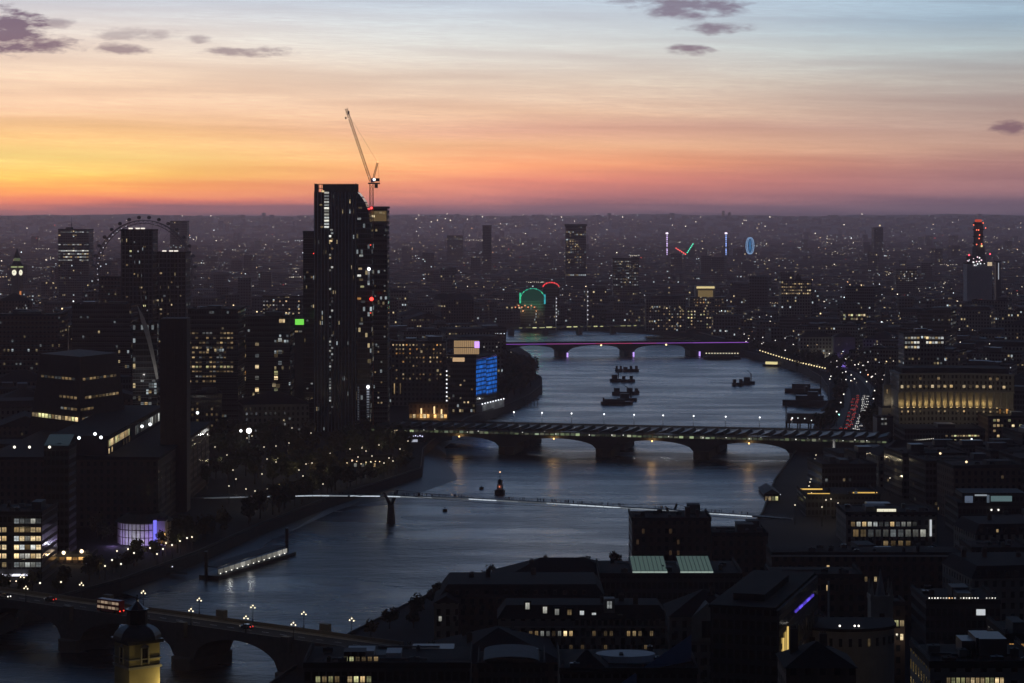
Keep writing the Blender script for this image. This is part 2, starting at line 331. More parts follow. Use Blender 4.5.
fs = MB(); fp = [p for p in SOUTH if 880 < p[1] < 1700]
fo = []
for i, p in enumerate(fp):
    a, b = Vector(fp[max(0, i-1)]), Vector(fp[min(len(fp)-1, i+1)]); d = (b-a).normalized(); wd = 9+6*math.sin(i*1.7)+(10 if 1200 < p[1] < 1400 else 0); fo.append((p[0]+d.y*wd, p[1]-d.x*wd))
for i in range(len(fp)-1): fs.face([(*fp[i], 1.6), (*fp[i+1], 1.6), (*fo[i+1], -.35), (*fo[i], -.35)][::-1])
struct(fs, 'foreshore', pbr('wet_river_mud', (.03, .027, .022), .55, var=.5, scale=.3))
def water_mat():
    m = newmat('river_water'); t_ = m.node_tree
    g_ = ND(t_, 'ShaderNodeNewGeometry')
    mp = ND(t_, 'ShaderNodeMapping'); t_.links.new(g_.outputs['Position'], mp.inputs[0]); mp.inputs['Rotation'].default_value = (0, 0, .35); mp.inputs['Scale'].default_value = (.16, .30, 1)
    n1 = ND(t_, 'ShaderNodeTexNoise'); n1.inputs['Scale'].default_value = 1.0; n1.inputs['Detail'].default_value = 6; n1.inputs['Roughness'].default_value = .62; t_.links.new(mp.outputs[0], n1.inputs['Vector'])
    mp2 = ND(t_, 'ShaderNodeMapping'); t_.links.new(g_.outputs['Position'], mp2.inputs[0]); mp2.inputs['Scale'].default_value = (.011, .028, 1); mp2.inputs['Rotation'].default_value = (0, 0, .25)
    n3 = ND(t_, 'ShaderNodeTexNoise'); n3.inputs['Scale'].default_value = 1.0; n3.inputs['Detail'].default_value = 4; t_.links.new(mp2.outputs[0], n3.inputs['Vector'])
    amp = MA(t_, 'MULTIPLY_ADD', SM(t_, n3.outputs[0], .35, .65), .9, .5)
    mp3 = ND(t_, 'ShaderNodeMapping'); t_.links.new(g_.outputs['Position'], mp3.inputs[0]); mp3.inputs['Scale'].default_value = (.03, .075, 1); mp3.inputs['Rotation'].default_value = (0, 0, -.2)
    n4 = ND(t_, 'ShaderNodeTexNoise'); n4.inputs['Scale'].default_value = 1.0; n4.inputs['Detail'].default_value = 3; t_.links.new(mp3.outputs[0], n4.inputs['Vector'])
    b = ND(t_, 'ShaderNodeBump'); b.inputs['Strength'].default_value = 1.0; b.inputs['Distance'].default_value = 1.0
    t_.links.new(MA(t_, 'ADD', MA(t_, 'MULTIPLY', MA(t_, 'MULTIPLY', n1.outputs[0], amp), WAVE), MA(t_, 'MULTIPLY', n4.outputs[0], 1.6)), b.inputs['Height'])
    p = ND(t_, 'ShaderNodeBsdfPrincipled'); p.inputs['Base Color'].default_value = (.010, .013, .016, 1)
    t_.links.new(MA(t_, 'MULTIPLY_ADD', SM(t_, n3.outputs[0], .3, .7), .13, .22), p.inputs['Roughness']); p.inputs['IOR'].default_value = 1.333
    t_.links.new(b.outputs[0], p.inputs['Normal'])
    o = ND(t_, 'ShaderNodeOutputMaterial'); t_.links.new(p.outputs[0], o.inputs[0]); return m
WAVE = 1.0
wb = MB(); wb.face([(-460, 370, 0), (320, 370, 0), (320, 3000, 0), (-460, 3000, 0)])
struct(wb, 'river_water', water_mat())

# low hills at the horizon
HILL = [(12500, 0), (14500, 60), (17000, 112), (19500, 132), (21000, 70)]
def hill(D):
    for (a, za), (b, zb_) in zip(HILL, HILL[1:]):
        if a <= D <= b: return za+(zb_-za)*(D-a)/(b-a)
    return 0
hm = MB(); NX = 90
rows = []
for k, (D, hh) in enumerate([(12500, 0), (14500, 60), (17000, 112), (19500, 132), (21000, 70)]):
    row = []
    for i in range(NX+1):
        x = -5200+10400*i/NX
        zz = hh*(1+.05*math.sin(i*.31+k)+.03*math.sin(i*.83+2*k)+.02*math.sin(i*1.9))
        row.append((x, D, GZ+.2+zz if hh else GZ-1))
    rows.append(row)
for k in range(len(rows)-1):
    for i in range(NX):
        hm.face([rows[k][i], rows[k][i+1], rows[k+1][i+1], rows[k+1][i]])
struct(hm, 'hills', pbr('wooded_hills', (.045, .05, .04), .95, scale=.01))

# haze over the whole city
hz = MB(); hz.box(-9400, 9400, -400, 22000, -3, 224)
hm_ = newmat('dusk_haze'); t_ = hm_.node_tree
pv_ = ND(t_, 'ShaderNodeVolumePrincipled'); pv_.inputs['Color'].default_value = (.99, .72, .79, 1); pv_.inputs['Density'].default_value = HAZE; pv_.inputs['Anisotropy'].default_value = .76
oo = ND(t_, 'ShaderNodeOutputMaterial'); t_.links.new(pv_.outputs[0], oo.inputs['Volume'])
struct(hz, 'haze', hm_, kind='stuff')
# ---------------------------------------------------------------- windows as real pieces
GLOW = {'w0': winglow((1, .74, .40), .16), 'w1': winglow((1, .76, .42), .42), 'w2': winglow((1, .80, .48), .95), 'c0': winglow((.80, .92, 1), .12), 'c1': winglow((.85, .95, 1), .32), 'c2': winglow((.9, .97, 1), .85), 'a1': winglow((1, .52, .16), .55), 'a2': winglow((1, .60, .22), 1.3), 'y2': winglow((.95, 1, .55), .8)}
_wm = {}
def window_mesh(w, h, mat, mull=True):
    k = (round(w, 2), round(h, 2), mat.name, mull)
    if k not in _wm:
        m = MB(); f = min(.12, w*.09)
        m.face([(-w/2+f, -.03, f), (w/2-f, -.03, f), (w/2-f, -.03, h-f), (-w/2+f, -.03, h-f)], mi=1)
        m.box(-w/2, -w/2+f, -.10, 0, 0, h); m.box(w/2-f, w/2, -.10, 0, 0, h)
        m.box(-w/2+f, w/2-f, -.095, 0, 0, f); m.box(-w/2+f, w/2-f, -.095, 0, h-f, h)
        if mull: m.box(-f*.3, f*.3, -.08, -.035, f, h-f)
        _wm[k] = m.mesh('window', [DARK, mat])
    return _wm[k]
PANE = pbr('dark_window_glass', (.018, .02, .024), .1, var=.1)
def windows(parent, p0, rz, cols, rows, du, dv, w, h, pick, name='window'):
    """row of window objects on a wall; pick(i, j) returns a glow material or None"""
    c, s = math.cos(rz), math.sin(rz); n = 0
    for j in range(rows):
        for i in range(cols):
            mt = pick(i, j)
            if mt is None: continue
            put(name, window_mesh(w, h, mt), parent, (p0[0]+c*du*i, p0[1]+s*du*i, p0[2]+dv*j), rz); n += 1
    return n
def some(p, pal='w1 w0 w2 c1 c0', seed=1):
    r = random.Random(seed); ks = pal.split()
    return lambda i, j: GLOW[r.choice(ks)] if r.random() < p else None
def pal_all(pal, seed=1, dark=0.0):
    r = random.Random(seed); ks = pal.split()
    return lambda i, j: PANE if r.random() < dark else GLOW[r.choice(ks)]
FOOT = []      # plan circles already built on
PROT = []       # what must stay in view: (px0, px1, lowest row that shows, D)
PLACES = []    # (phrase, px, D) for telling neighbours apart
def lamp_part(parent, loc, r, mat, name='lamp'):
    return MB().ball((0, 0, 0), r, 6, 4).build(name, mat, parent, loc)
def plight(parent, loc, col, watts, r=.3):
    l = bpy.data.lights.new('lamp_light', 'POINT'); l.color = col; l.energy = watts; l.shadow_soft_size = r
    o = bpy.data.objects.new('lamp_light', l); C.objects.link(o); o.parent = parent; o.location = loc; return o

F_DARK = facade('office_dark', (.07, .07, .075), 1.6, 3.5, .05, .35, .4, .8, .55)
F_STONE = facade('office_stone', (.26, .24, .21), 3.0, 3.5, .07, .5, .65, .5, .55)
F_BRICK = facade('office_brick', (.14, .085, .065), 2.8, 3.2, .06, .5, .75, .45, .5)
F_GLASS = facade('office_glass', (.06, .07, .08), 1.5, 3.7, .06, .4, .3, .88, .72)
F_CONC = facade('office_concrete', (.18, .175, .165), 2.4, 3.3, .06, .5, .55, .6, .5)
F_TOWER = facade('tower_ribbed', (.055, .055, .06), 1.2, 3.3, .025, .35, .5, .55, .75)
F_NEAR = facade('unlit_stone', (.26, .24, .21), 3.0, 3.6, 0, 0, .5, .42, .55)
F_NEARB = facade('unlit_brick', (.13, .085, .07), 3.0, 3.4, 0, 0, .5, .42, .55)
F_NEARD = facade('unlit_dark', (.06, .06, .065), 1.8, 3.6, 0, 0, .5, .75, .6)

def block(name, label, px0, px1, ytop, D, depth, wall, cat='building', roof=FELT, rz=0.0, z0=GZ, roofkind='flat', group=None, plant=0, uo=None, vis=14):
    w = (px1-px0)/FPX*D; cx = X((px0+px1)/2, D); h = Z(ytop, D)-z0; PROT.append((px0, px1, ytop+vis, D))
    T = thing(name, label, cat, (cx, D, z0), rz, group)
    rr = random.Random(hash((px0, px1, D)) & 0xffff)
    uo = rr.randint(0, 400)*3.0 if uo is None else uo
    MB().prism([(-w/2, 0), (w/2, 0), (w/2, depth), (-w/2, depth)], 0, h, top=False, uo=uo, vo=rr.randint(0, 60)*3.5).build('wall', wall, T)
    rm = MB()
    if roofkind == 'flat':
        rm.box(-w/2-.2, w/2+.2, -.2, depth+.2, h, h+.5)
        rm.prism([(-w/2-.2, -.2), (w/2+.2, -.2), (w/2+.2, .3), (-w/2-.2, .3)], h+.5, h+1.4).prism([(w/2-.3, .3), (w/2+.2, .3), (w/2+.2, depth+.2), (w/2-.3, depth+.2)], h+.5, h+1.38).prism([(-w/2-.2, .3), (-w/2+.3, .3), (-w/2+.3, depth+.2), (-w/2-.2, depth+.2)], h+.5, h+1.38)
    elif roofkind == 'hip':
        a = min(w, depth)*.42; rh = min(7, a*.7)
        q = [(-w/2-.4, -.4), (w/2+.4, -.4), (w/2+.4, depth+.4), (-w/2-.4, depth+.4)]
        if w >= depth: r1, r2 = (-w/2+depth/2, depth/2), (w/2-depth/2, depth/2)
        else: r1, r2 = (0, w/2), (0, depth-w/2)
        b = lambda p: (p[0], p[1], h); t = lambda p: (p[0], p[1], h+rh)
        if w >= depth:
            rm.face([b(q[0]), b(q[1]), t(r2), t(r1)]).face([b(q[1]), b(q[2]), t(r2)]).face([b(q[2]), b(q[3]), t(r1), t(r2)]).face([b(q[3]), b(q[0]), t(r1)])
        else:
            rm.face([b(q[0]), b(q[1]), t(r1)]).face([b(q[1]), b(q[2]), t(r2), t(r1)]).face([b(q[2]), b(q[3]), t(r2)]).face([b(q[3]), b(q[0]), t(r1), t(r2)])
        rm.face([b(p) for p in reversed(q)])
    elif roofkind == 'mansard':
        i = 2.4; rh = 3.8
        lo = [(-w/2-.3, -.3), (w/2+.3, -.3), (w/2+.3, depth+.3), (-w/2-.3, depth+.3)]; hi = [(-w/2+i, i), (w/2-i, i), (w/2-i, depth-i), (-w/2+i, depth-i)]
        for k in range(4):
            a, b2, c2_, d2 = lo[k], lo[(k+1) % 4], hi[(k+1) % 4], hi[k]
            rm.face([(*a, h), (*b2, h), (*c2_, h+rh), (*d2, h+rh)])
        rm.face([(*p, h+rh) for p in hi]); rm.face([(*p, h) for p in reversed(lo)])
    elif roofkind == 'gable':
        rh = min(6, w*.3)
        rm.face([(-w/2-.3, -.3, h), (0, -.3, h+rh), (0, depth+.3, h+rh), (-w/2-.3, depth+.3, h)][::-1]).face([(w/2+.3, -.3, h), (0, -.3, h+rh), (0, depth+.3, h+rh), (w/2+.3, depth+.3, h)])
        rm.face([(-w/2-.3, -.3, h), (w/2+.3, -.3, h), (0, -.3, h+rh)]).face([(w/2+.3, depth+.3, h), (-w/2-.3, depth+.3, h), (0, depth+.3, h+rh)])
    rm.build('roof', roof, T)
    for k in range(plant):
        pw, pd, ph = rr.uniform(.15, .35)*w, rr.uniform(.2, .45)*depth, rr.uniform(1.8, 3.6); ox = rr.uniform(-w/2+pw/2+1, w/2-pw/2-1); oy = rr.uniform(1.5, max(1.6, depth-pd-1))
        MB().box(ox-pw/2, ox+pw/2, oy, oy+pd, h+.5+.01*k, h+.5+ph).build('plant_room', rr.choice([STEEL, CONC, DARK]), T)
    if h > 70 and D < 2200:
        fb_ = MB(); z_ = 6.0
        while z_ < h-3: fb_.box(-w/2-.18, w/2+.18, -.18, 0, z_, z_+.38); fb_.box(w/2, w/2+.18, 0, depth, z_, z_+.38); z_ += 3.4
        fb_.build('floor_bands', CONC, T)
    if D < 1200 and w > 9 and depth > 8:
        if roofkind == 'flat':
            rl = MB()
            for x0, y0, x1, y1 in ((-w/2, 0, w/2, 0), (w/2, 0, w/2, depth), (-w/2, 0, -w/2, depth)):
                for z in (1.75, 2.15): rl.bar((x0, y0, h+z), (x1, y1, h+z), .035, 3)
                nn = int(math.hypot(x1-x0, y1-y0)/2.4)+1
                for q in range(nn+1): a_ = q/nn; rl.bar((x0+(x1-x0)*a_, y0+(y1-y0)*a_, h+1.35), (x0+(x1-x0)*a_, y0+(y1-y0)*a_, h+2.15), .035, 3)
            rl.build('roof_railing', STEEL, T)
            for q in range(rr.randint(5, 10)):
                uw, ud, uh = rr.uniform(.8, 2.6), rr.uniform(.8, 2.2), rr.uniform(.6, 1.7); ox, oy = rr.uniform(-w/2+2, w/2-2), rr.uniform(1.6, depth-2)
                u = MB(); u.box(ox-uw/2, ox+uw/2, oy-ud/2, oy+ud/2, h+.75, h+.75+uh)
                for e1 in (-.8, .8): u.box(ox+e1*uw/2-.08, ox+e1*uw/2+.08, oy-ud*.4, oy+ud*.4, h+.45, h+.76)
                u.frustum(ox, oy, .3, .3, h+.74+uh, h+.95+uh, 8).build('air_unit', rr.choice([STEEL, CONC, DARK, FELT]), T)
            for q in range(rr.randint(1, 3)):
                y_ = rr.uniform(2, depth-2); a_, b_ = sorted((rr.uniform(-w*.45, w*.45), rr.uniform(-w*.45, w*.45))); MB().box(a_, b_+.5, y_, y_+.5, h+.62, h+1.05).build('roof_duct', STEEL, T)
        else:
            for q in range(rr.randint(2, 4)):
                ox, oy = rr.uniform(-w*.4, w*.4), rr.uniform(depth*.25, depth*.75); u = MB(); u.box(ox-.8, ox+.8, oy-.45, oy+.45, h+.2, h+rr.uniform(5, 7.4)); zt_ = max(v[2] for v in u.v)
                for e1 in (-.45, 0, .45): u.frustum(ox+e1, oy, .16, .13, zt_, zt_+.6, 7)
                u.build('chimney', DBRICK, T)
            if roofkind == 'mansard' and 'long' not in name:
                for q in range(int((w-3)/3.2)):
                    d_ = MB(); d_.box(-.75, .75, 0, 1.6, 0, 1.9).build('dormer', SLATE, T, (-w/2+2.4+q*3.2, .35, h+.5)); put('window', window_mesh(1.0, 1.35, PANE if rr.random() < .93 else GLOW['w1']), T, (-w/2+2.4+q*3.2, .33, h+.75))
    FOOT.append((cx+math.sin(-rz)*depth/2, D+depth/2, max(w, depth)*.56))
    return T, w, h
def light_row(T, xs, y, z, mat, r=.5, name='lamp'):
    for x in xs: lamp_part(T, (x, y, z), r, mat, name)

# ================================================================ the tall cluster left of centre
D = 1500
T, w, h = block('slab_tower', 'slim dark slab tower with red lamps, left flank of the tall glass tower', 303, 330, 233, 1575, 22, F_TOWER, 'tower', plant=1)
for x, z in ((-w*.1, -14), (w*.22, -10), (w*.32, -16), (w*.25, -2)): lamp_part(T, (x, -.5, h+z), .45, em((1, .06, .04), 2.2), 'warning_lamp')
windows(T, (-w/2-.05, 14, h-26), -PI/2, 1, 4, 3, 3.3, 2.6, 2.6, pal_all('w2 w1'))
windows(T, (-w/2+3, 0, 12), 0, 5, 34, 3, 3.3, 1.5, 1.6, some(.10, 'c0 w0 c1', 5))
PLACES.append(('the tall glass tower', 340, 1500))

cx = X(342, D)
T = thing('glass_skyscraper', 'tallest dark glass tower with a curved side and a lit window column up its front', 'skyscraper', (cx, D, GZ))
def lx(px): return X(px, D)-cx
def lz(py): return Z(py, D)-GZ
MB().prism([(lx(314), 0), (lx(356), 0), (lx(356), 30), (lx(314), 30)], 0, lz(192), uo=900).build('tower_slab', F_TOWER, T)
prof = [(356.3, 424), (356.3, 191.5), (359, 194), (362, 198), (365, 203), (367.5, 209), (369.3, 217), (370.6, 230), (371.4, 250), (371.8, 290), (371.2, 350), (369.5, 400), (368.8, 424)]
m = MB(); P0 = [(lx(a), 2.0, lz(b)) for a, b in prof]; P1 = [(lx(a), 27.0, lz(b)) for a, b in prof]
m.face([p for p in reversed(P0)], [(p[0], p[2]) for p in reversed(P0)]); m.face(P1)
for i in range(len(prof)):
    j = (i+1) % len(prof); q = [P0[i], P0[j], P1[j], P1[i]]; m.face(q, [(p[1], p[2]) for p in q])
m.build('curved_wing', facade('curved_glass', (.07, .07, .10), 1.5, 3.4, .05, .45, .4, .9, .8), T)
m = MB()   # crown of open fins above the slab
for k in range(19):
    x = lx(314.5)+k*(lx(355.5)-lx(314.5))/18; m.box(x-.12, x+.12, .1, .9, lz(192), lz(183.3))
for z in (184, 188): m.box(lx(314.3), lx(355.8), .25, .7, lz(z+.6), lz(z))
for k in range(12):
    y = 1.5+k*2.4; m.box(lx(314.3), lx(314.3)+.5, y-.12, y+.12, lz(192), lz(183.6)); m.box(lx(355.7)-.5, lx(355.7), y-.12, y+.12, lz(192), lz(183.6))
m.build('crown_screen', STEEL, T)
MB().box(lx(322), lx(356)-1, 4, 26, lz(192), lz(184.5)).build('plant_room', DARK, T)
fins = MB()
for k in range(13):
    x = lx(314.4)+k*(lx(355.6)-lx(314.4))/12; fins.box(x-.22, x+.22, -.7, .0, 0, lz(192))
fins.build('facade_fins', pbr('pale_blue_metal', (.26, .30, .36), .5, metal=.3), T)
fb_ = MB(); z_ = 8.0
while z_ < lz(194): fb_.box(lx(314.2), lx(355.8), -.30, 0, z_, z_+.3); z_ += 3.4
fb_.build('floor_bands', STEEL, T)
r = random.Random(3); k = 0
for y in [194+i*3.1 for i in range(72)]:
    if y < 229: ww, pal, p = 3.3, 'c2 c1 c2', .97
    elif y < 290: ww, pal, p = 1.6, 'c1 c1 c2 w1', .6
    else: ww, pal, p = 1.5, 'c0 c1 c0', .75
    if r.random() < p:
        px = (327 if y < 229 else 330.5 if r.random() < .7 else 332.5)
        put('window', window_mesh(ww, 1.5, GLOW[r.choice(pal.split())], False), T, (lx(px)-.2, -.72, lz(y)))
for px, y, c_ in [(323, 192.5, 'w2'), (321, 206, 'w1'), (322, 228, 'w1'), (331, 242, 'w2'), (331.5, 231, 'c2')]:
    put('window', window_mesh(2.0, 1.4, GLOW[c_], False), T, (lx(px), -.74, lz(y)))
for px, y, c_ in [(359, 220, 'c1'), (361, 257, 'c1'), (360, 270, 'w1'), (359, 277, 'c2'), (361, 281, 'w0'), (362, 288, 'y2'), (359, 300, 'a1'), (363, 303, 'c0'), (361, 325, 'c0'), (360, 209, 'w0')]:
    put('window', window_mesh(2.6, 1.6, GLOW[c_], False), T, (lx(px), 1.98, lz(y)))
for y0, y1, px, ww, mt in [(267, 283, 368.6, 1.9, em((.75, .8, 1), .30)), (385, 421, 367.8, 2.4, em((.75, .85, 1), .16)), (386, 420, 358.2, 1.5, em((.75, .85, 1), .07))]:
    nb_ = 14; LZ_ = lz(y0)-lz(y1)
    for q in range(nb_): MB().box(-ww/2*.7, ww/2*.7, -.2, 0, 0, LZ_/nb_*.62).build('light_shaft', em((.75, .83, 1), round(.04+.5*(q/nb_)**2.2, 3) if ww > 1.6 else .06), T, (lx(px), 1.95, lz(y1)+LZ_*q/nb_))
for px, y, st in ((368.8, 269, 3.0), (367.9, 387, 3.2)): lamp_part(T, (lx(px), 1.2, lz(y)), 1.1, em((.9, .93, 1), st), 'floodlight')
lamp_part(T, (lx(371.5), .5, lz(299)), 1.25, em((1, .04, .03), 4.5), 'warning_lamp')
for y in (245, 313): lamp_part(T, (lx(370.5), .5, lz(y)), .45, em((1, .08, .05), 1.5), 'warning_lamp')
FOOT.append((cx, D+15, 22))

T, w, h = block('concrete_core_tower', 'dark unfinished tower with a lit open top floor, right below the crane', 370, 387.5, 208.5, 1540, 24, F_DARK, 'tower', roof=CONC)
MB().box(-w*.42, w*.44, -.4, 0, h-8.5, h-1.6).build('lit_top_floor', em((1, .66, .28), .10), T)
for x, z, mt in ((-3.6, h-6, 'w2'), (1.2, h-3.6, 'w2'), (3.4, h-4.2, 'w1'), (-1.5, h-4, 'w1')): put('window', window_mesh(2.1, 1.7, GLOW[mt]), T, (x, -.45, z))
MB().box(-w/2-.3, w/2+.3, -.8, .1, h-9.6, h-8.6).build('floor_edge', CONC, T)
windows(T, (-w/2+1.4, 0, 15), 0, 5, 36, 2.1, 3.4, 1.2, 1.3, some(.13, 'w0 w1 c0 c1', 8))

# luffing tower crane
Dc = 1532; cx = X(371.5, Dc)
T = thing('tower_crane', 'tall luffing tower crane with its jib raised to the left above the towers', 'crane', (cx, Dc, GZ))
def cz(py): return Z(py, Dc)-GZ
def cxx(px): return X(px, Dc)-cx
CR = pbr('crane_paint', (.42, .16, .07), .5)
def lattice(m, p, q, wd, step, r):
    p, q = Vector(p), Vector(q); L = (q-p).length; d = (q-p)/L; a = d.cross(Vector((0, 1, 0))).normalized() if abs(d.y) < .9 else Vector((1, 0, 0)); b = d.cross(a)
    n = max(1, int(L/step)); cs = [a*wd/2+b*wd/2, a*wd/2-b*wd/2, -a*wd/2-b*wd/2, -a*wd/2+b*wd/2]
    for c in cs: m.bar(p+c, q+c, r)
    for i in range(n):
        s0, s1 = p+d*L*i/n, p+d*L*(i+1)/n
        for k in range(4): m.bar(s0+cs[k], s1+cs[(k+1) % 4], r*.7, 3); m.bar(s0+cs[k], s0+cs[(k+1) % 4], r*.6, 3)
m = MB(); lattice(m, (0, 0, 0), (0, 0, cz(184)), 2.2, 3.2, .19); m.build('mast', CR, T)
m = MB(); lattice(m, (-.6, 0, cz(181)), (cxx(346.2), 0, cz(108.5)), 1.5, 2.0, .16); m.build('jib', CR, T)
m = MB(); lattice(m, (.8, 0, cz(181)), (cxx(377.6), 0, cz(162.5)), 1.0, 1.8, .15); m.bar((cxx(378), 0, cz(163)), (cxx(379), 0, cz(179)), .09); m.build('a_frame', CR, T)
MB().box(-2.2, 5.6, -1.4, 1.4, cz(184), cz(182.6)).build('slewing_platform', STEEL, T)
MB().box(cxx(374.5), cxx(379.6), -1.3, 1.3, cz(181.5), cz(178.2)).build('winch_house', BLACK, T)
MB().box(cxx(374.6), cxx(377.8), -1.2, 1.2, cz(188), cz(184.1)).build('counterweight', BLACK, T)
MB().box(-.4, 2.2, -2.9, -1.5, cz(182.4), cz(178.4)).build('cab', pbr('cab_blue', (.12, .10, .25), .4), T)
lamp_part(T, (2.0, -3.1, cz(179.6)), .95, em((.95, .95, 1), 2.6), 'work_lamp')
m = MB(); m.bar((cxx(377.6), 0, cz(162.5)), (cxx(349), 0, cz(115)), .07); m.bar((cxx(346.2), 0, cz(108.5)), (cxx(345.8), 0, cz(117)), .06); m.build('cable', BLACK, T)
MB().ball((cxx(345.8), 0, cz(118)), .6, 6, 4, 1.4).build('hook_block', BLACK, T)
MB().box(cxx(348.5)-.6, cxx(348.5)+.6, -.7, .7, cz(114.5), cz(111)).build('jib_winch', BLACK, T)
lamp_part(T, (0, -1.4, cz(208)), .8, em((1, .05, .05), 4), 'warning_lamp')
lamp_part(T, (cxx(377.6), 0, cz(161.8)), .5, em((1, .5, .2), 1.8), 'warning_lamp')
for k in range(7): lamp_part(T, (cxx(371.5-3.4*(k+.5))-.6, -.9, cz(181-9.6*(k+.5))), .22, em((1, .9, .75), 1.2), 'jib_lamp')

# ================================================================ left background
T, w, h = block('office_tower', 'broad tower with a roof mast at far left, several floors glowing white', 58, 89, 230, 3100, 34, F_CONC, 'tower', plant=1)
MB().bar((-4, 8, h), (-4, 8, h+9), .5).bar((-4, 8, h+9), (-4, 8, h+17), .22).build('roof_mast', STEEL, T)
rr = random.Random(4)
windows(T, (-w/2+2, 0, h-50), 0, 13, 12, 3.15, 4.2, 2.9, 1.9, lambda i, j: (GLOW['c2'] if j == 5 else GLOW[rr.choice(['c1', 'c2', 'w1'])] if j in (3, 4, 7) and rr.random() < .85 else GLOW['c1'] if j in (2, 11) and rr.random() < .6 else GLOW['w1'] if j == 10 and rr.random() < .4 else None))
PLACES.append(('the masted tower', 73, 3100))
for (a, b, yt, D_, lab, seed) in [(121, 153, 231, 1720, 'taller of two ribbed dark towers standing in front of the observation wheel', 11), (155, 186, 253.5, 1740, 'shorter of two ribbed dark towers standing in front of the observation wheel', 12)]:
    T, w, h = block('ribbed_tower', lab, a, b, yt, D_, 24, F_TOWER, 'tower')
    m = MB()
    for k in range(9): x = -w/2+.4+k*(w-.8)/8; m.box(x-.35, x+.35, -.8, 0, 0, h+.3)
    m.build('facade_ribs', STEEL, T)
    for x in (-w*.2, 0.5, w*.18): MB().box(x-1.5, x+1.5, -.2, .6, h+1.45, h+2.4).build('roof_floodlight', em((1, .92, .8), 1.1), T)
    windows(T, (-w/2+1.9, 0, 8), 0, 8, int(h/3.4)-4, (w-3.4)/8+.05, 3.4, 1.9, 1.5, some(.11, 'w1 c1 w2 y2 c0 w0', seed))
PLACES.append(('the two ribbed towers', 153, 1730))
T, w, h = block('hotel_block', 'hazy pale slab rising above the rooftops just right of the observation wheel', 170, 187, 221.5, 4300, 30, F_CONC)
T, w, h = block('apartment_slab', 'dark block under the left rim of the observation wheel', 99, 121, 278, 1960, 25, F_BRICK)
windows(T, (-w/2+2, 0, 12), 0, 6, 14, 3, 3.3, 1.6, 1.5, some(.18, 'w1 w2 y2 w0', 21))
T, w, h = block('office_building', 'broad dark office below the ribbed towers with one long yellow lit window', 72, 131, 306, 1640, 30, F_DARK, plant=2)
windows(T, (-w/2+3, 0, 8), 0, 12, 7, 3.2, 3.6, 2.4, 1.7, some(.12, 'c1 w1 y2 c0', 22))
T, w, h = block('office_building', 'wide dark slab at the far left edge below the clock tower', -14, 58, 316, 1600, 35, F_BRICK, plant=2)
windows(T, (-w/2+3, 0, 6), 0, 15, 9, 3.2, 3.5, 2.0, 1.6, some(.14, 'c1 w1 w2 c0', 23))
T, w, h = block('office_building', 'large black flat-topped office with many rows of lit windows left of the tall towers', 188, 238, 311, 1480, 40, F_DARK, plant=2, vis=82)
rr = random.Random(24)
windows(T, (-w/2+1.2, 0, h-46), 0, 13, 11, 2.25, 3.1, 1.8, 1.5, lambda i, j: (GLOW[rr.choice('w2 y2 w1'.split())] if j == 3 and rr.random() < .75 else None if (j < 2 and i > 7) or rr.random() < .32 else GLOW[rr.choice('w0 w0 w0 c0 w1'.split())]))
PLACES.append(('the row-lit office', 212, 1480))
T, w, h = block('office_building', 'black office with a few big yellow windows beside the tall towers', 239, 290, 318, 1520, 35, F_DARK, plant=2, vis=84)
for px, y, mt in [(244, 347, 'w0'), (244, 356, 'w0'), (244, 373, 'a1'), (244, 379, 'w2'), (257, 344, 'w2'), (257, 356, 'c0'), (257, 367, 'w2'), (257, 378, 'c0'), (257, 390, 'w2'), (257, 399, 'w1'), (276, 373, 'y2'), (276, 378, 'w2'), (274, 385, 'w2'), (278, 386, 'w1'), (276, 390, 'y2'), (280, 340, 'c1'), (280, 352, 'c0'), (280, 363, 'c0'), (276, 356, 'w0'), (281, 321, 'w1'), (283, 321, 'w2')]:
    put('window', window_mesh(2.6, 2.8, GLOW[mt]), T, (X(px, 1520)-X(264.5, 1520), 0, Z(y+2, 1520)-GZ))
T, w, h = block('office_building', 'distant office with a grid of white windows behind the black offices', 262, 303, 297, 2250, 25, F_CONC)
windows(T, (-w/2+2, 0, h-24), 0, 12, 6, 3.1, 3.8, 1.6, 1.6, some(.55, 'c1 w1 c1 w2', 25))
T, w, h = block('glazed_stair_tower', 'narrow pale glazed block topped by a glowing green drum left of the tall towers', 294.5, 303.2, 327, 1510, 9, GLASSY, 'tower')
m = MB(); m.frustum(0, 4.5, 2.9, 2.9, h+.5, h+4.9, 14); m.build('green_lantern', em((.25, 1, .12), .75), T)
windows(T, (-w/2+1.3, 0, h-3.6), 0, 2, 1, 2.6, 3, 2.2, 1.3, pal_all('w2 c1'))

# tower of lit flats with a white curved sail
T, w, h = block('glass_apartment_tower', 'lit glass flats with a white curved sail up the right side, by the chimney', 133, 157, 324, 1320, 20, F_GLASS, 'tower', rz=.12, vis=68)
windows(T, (-w/2+.9, 0, 6), 0, 6, 13, 2.2, 3.3, 1.9, 1.7, some(.46, 'c1 c0 w1 c1 w0', 31))
sail = [(137, 305.5), (139.5, 310), (144, 318), (149, 332), (153, 350), (156, 366), (158, 379), (155.5, 379), (152, 362), (147, 342), (141, 322)]
cxs = X(145, 1320); m = MB()
A = [(X(a, 1318)-cxs, -2.4, Z(b, 1318)-GZ) for a, b in sail]; B = [(x, -1.4, z) for x, y, z in A]
m.face(list(reversed(A))).face(B)
for i in range(len(A)): j = (i+1) % len(A); m.face([A[i], A[j], B[j], B[i]])
m.build('sail_fin', pbr('sail_white', (.62, .6, .56), .5), T)
plight(T, (-1, -9, h-30), (1, .95, .9), 900, .5)

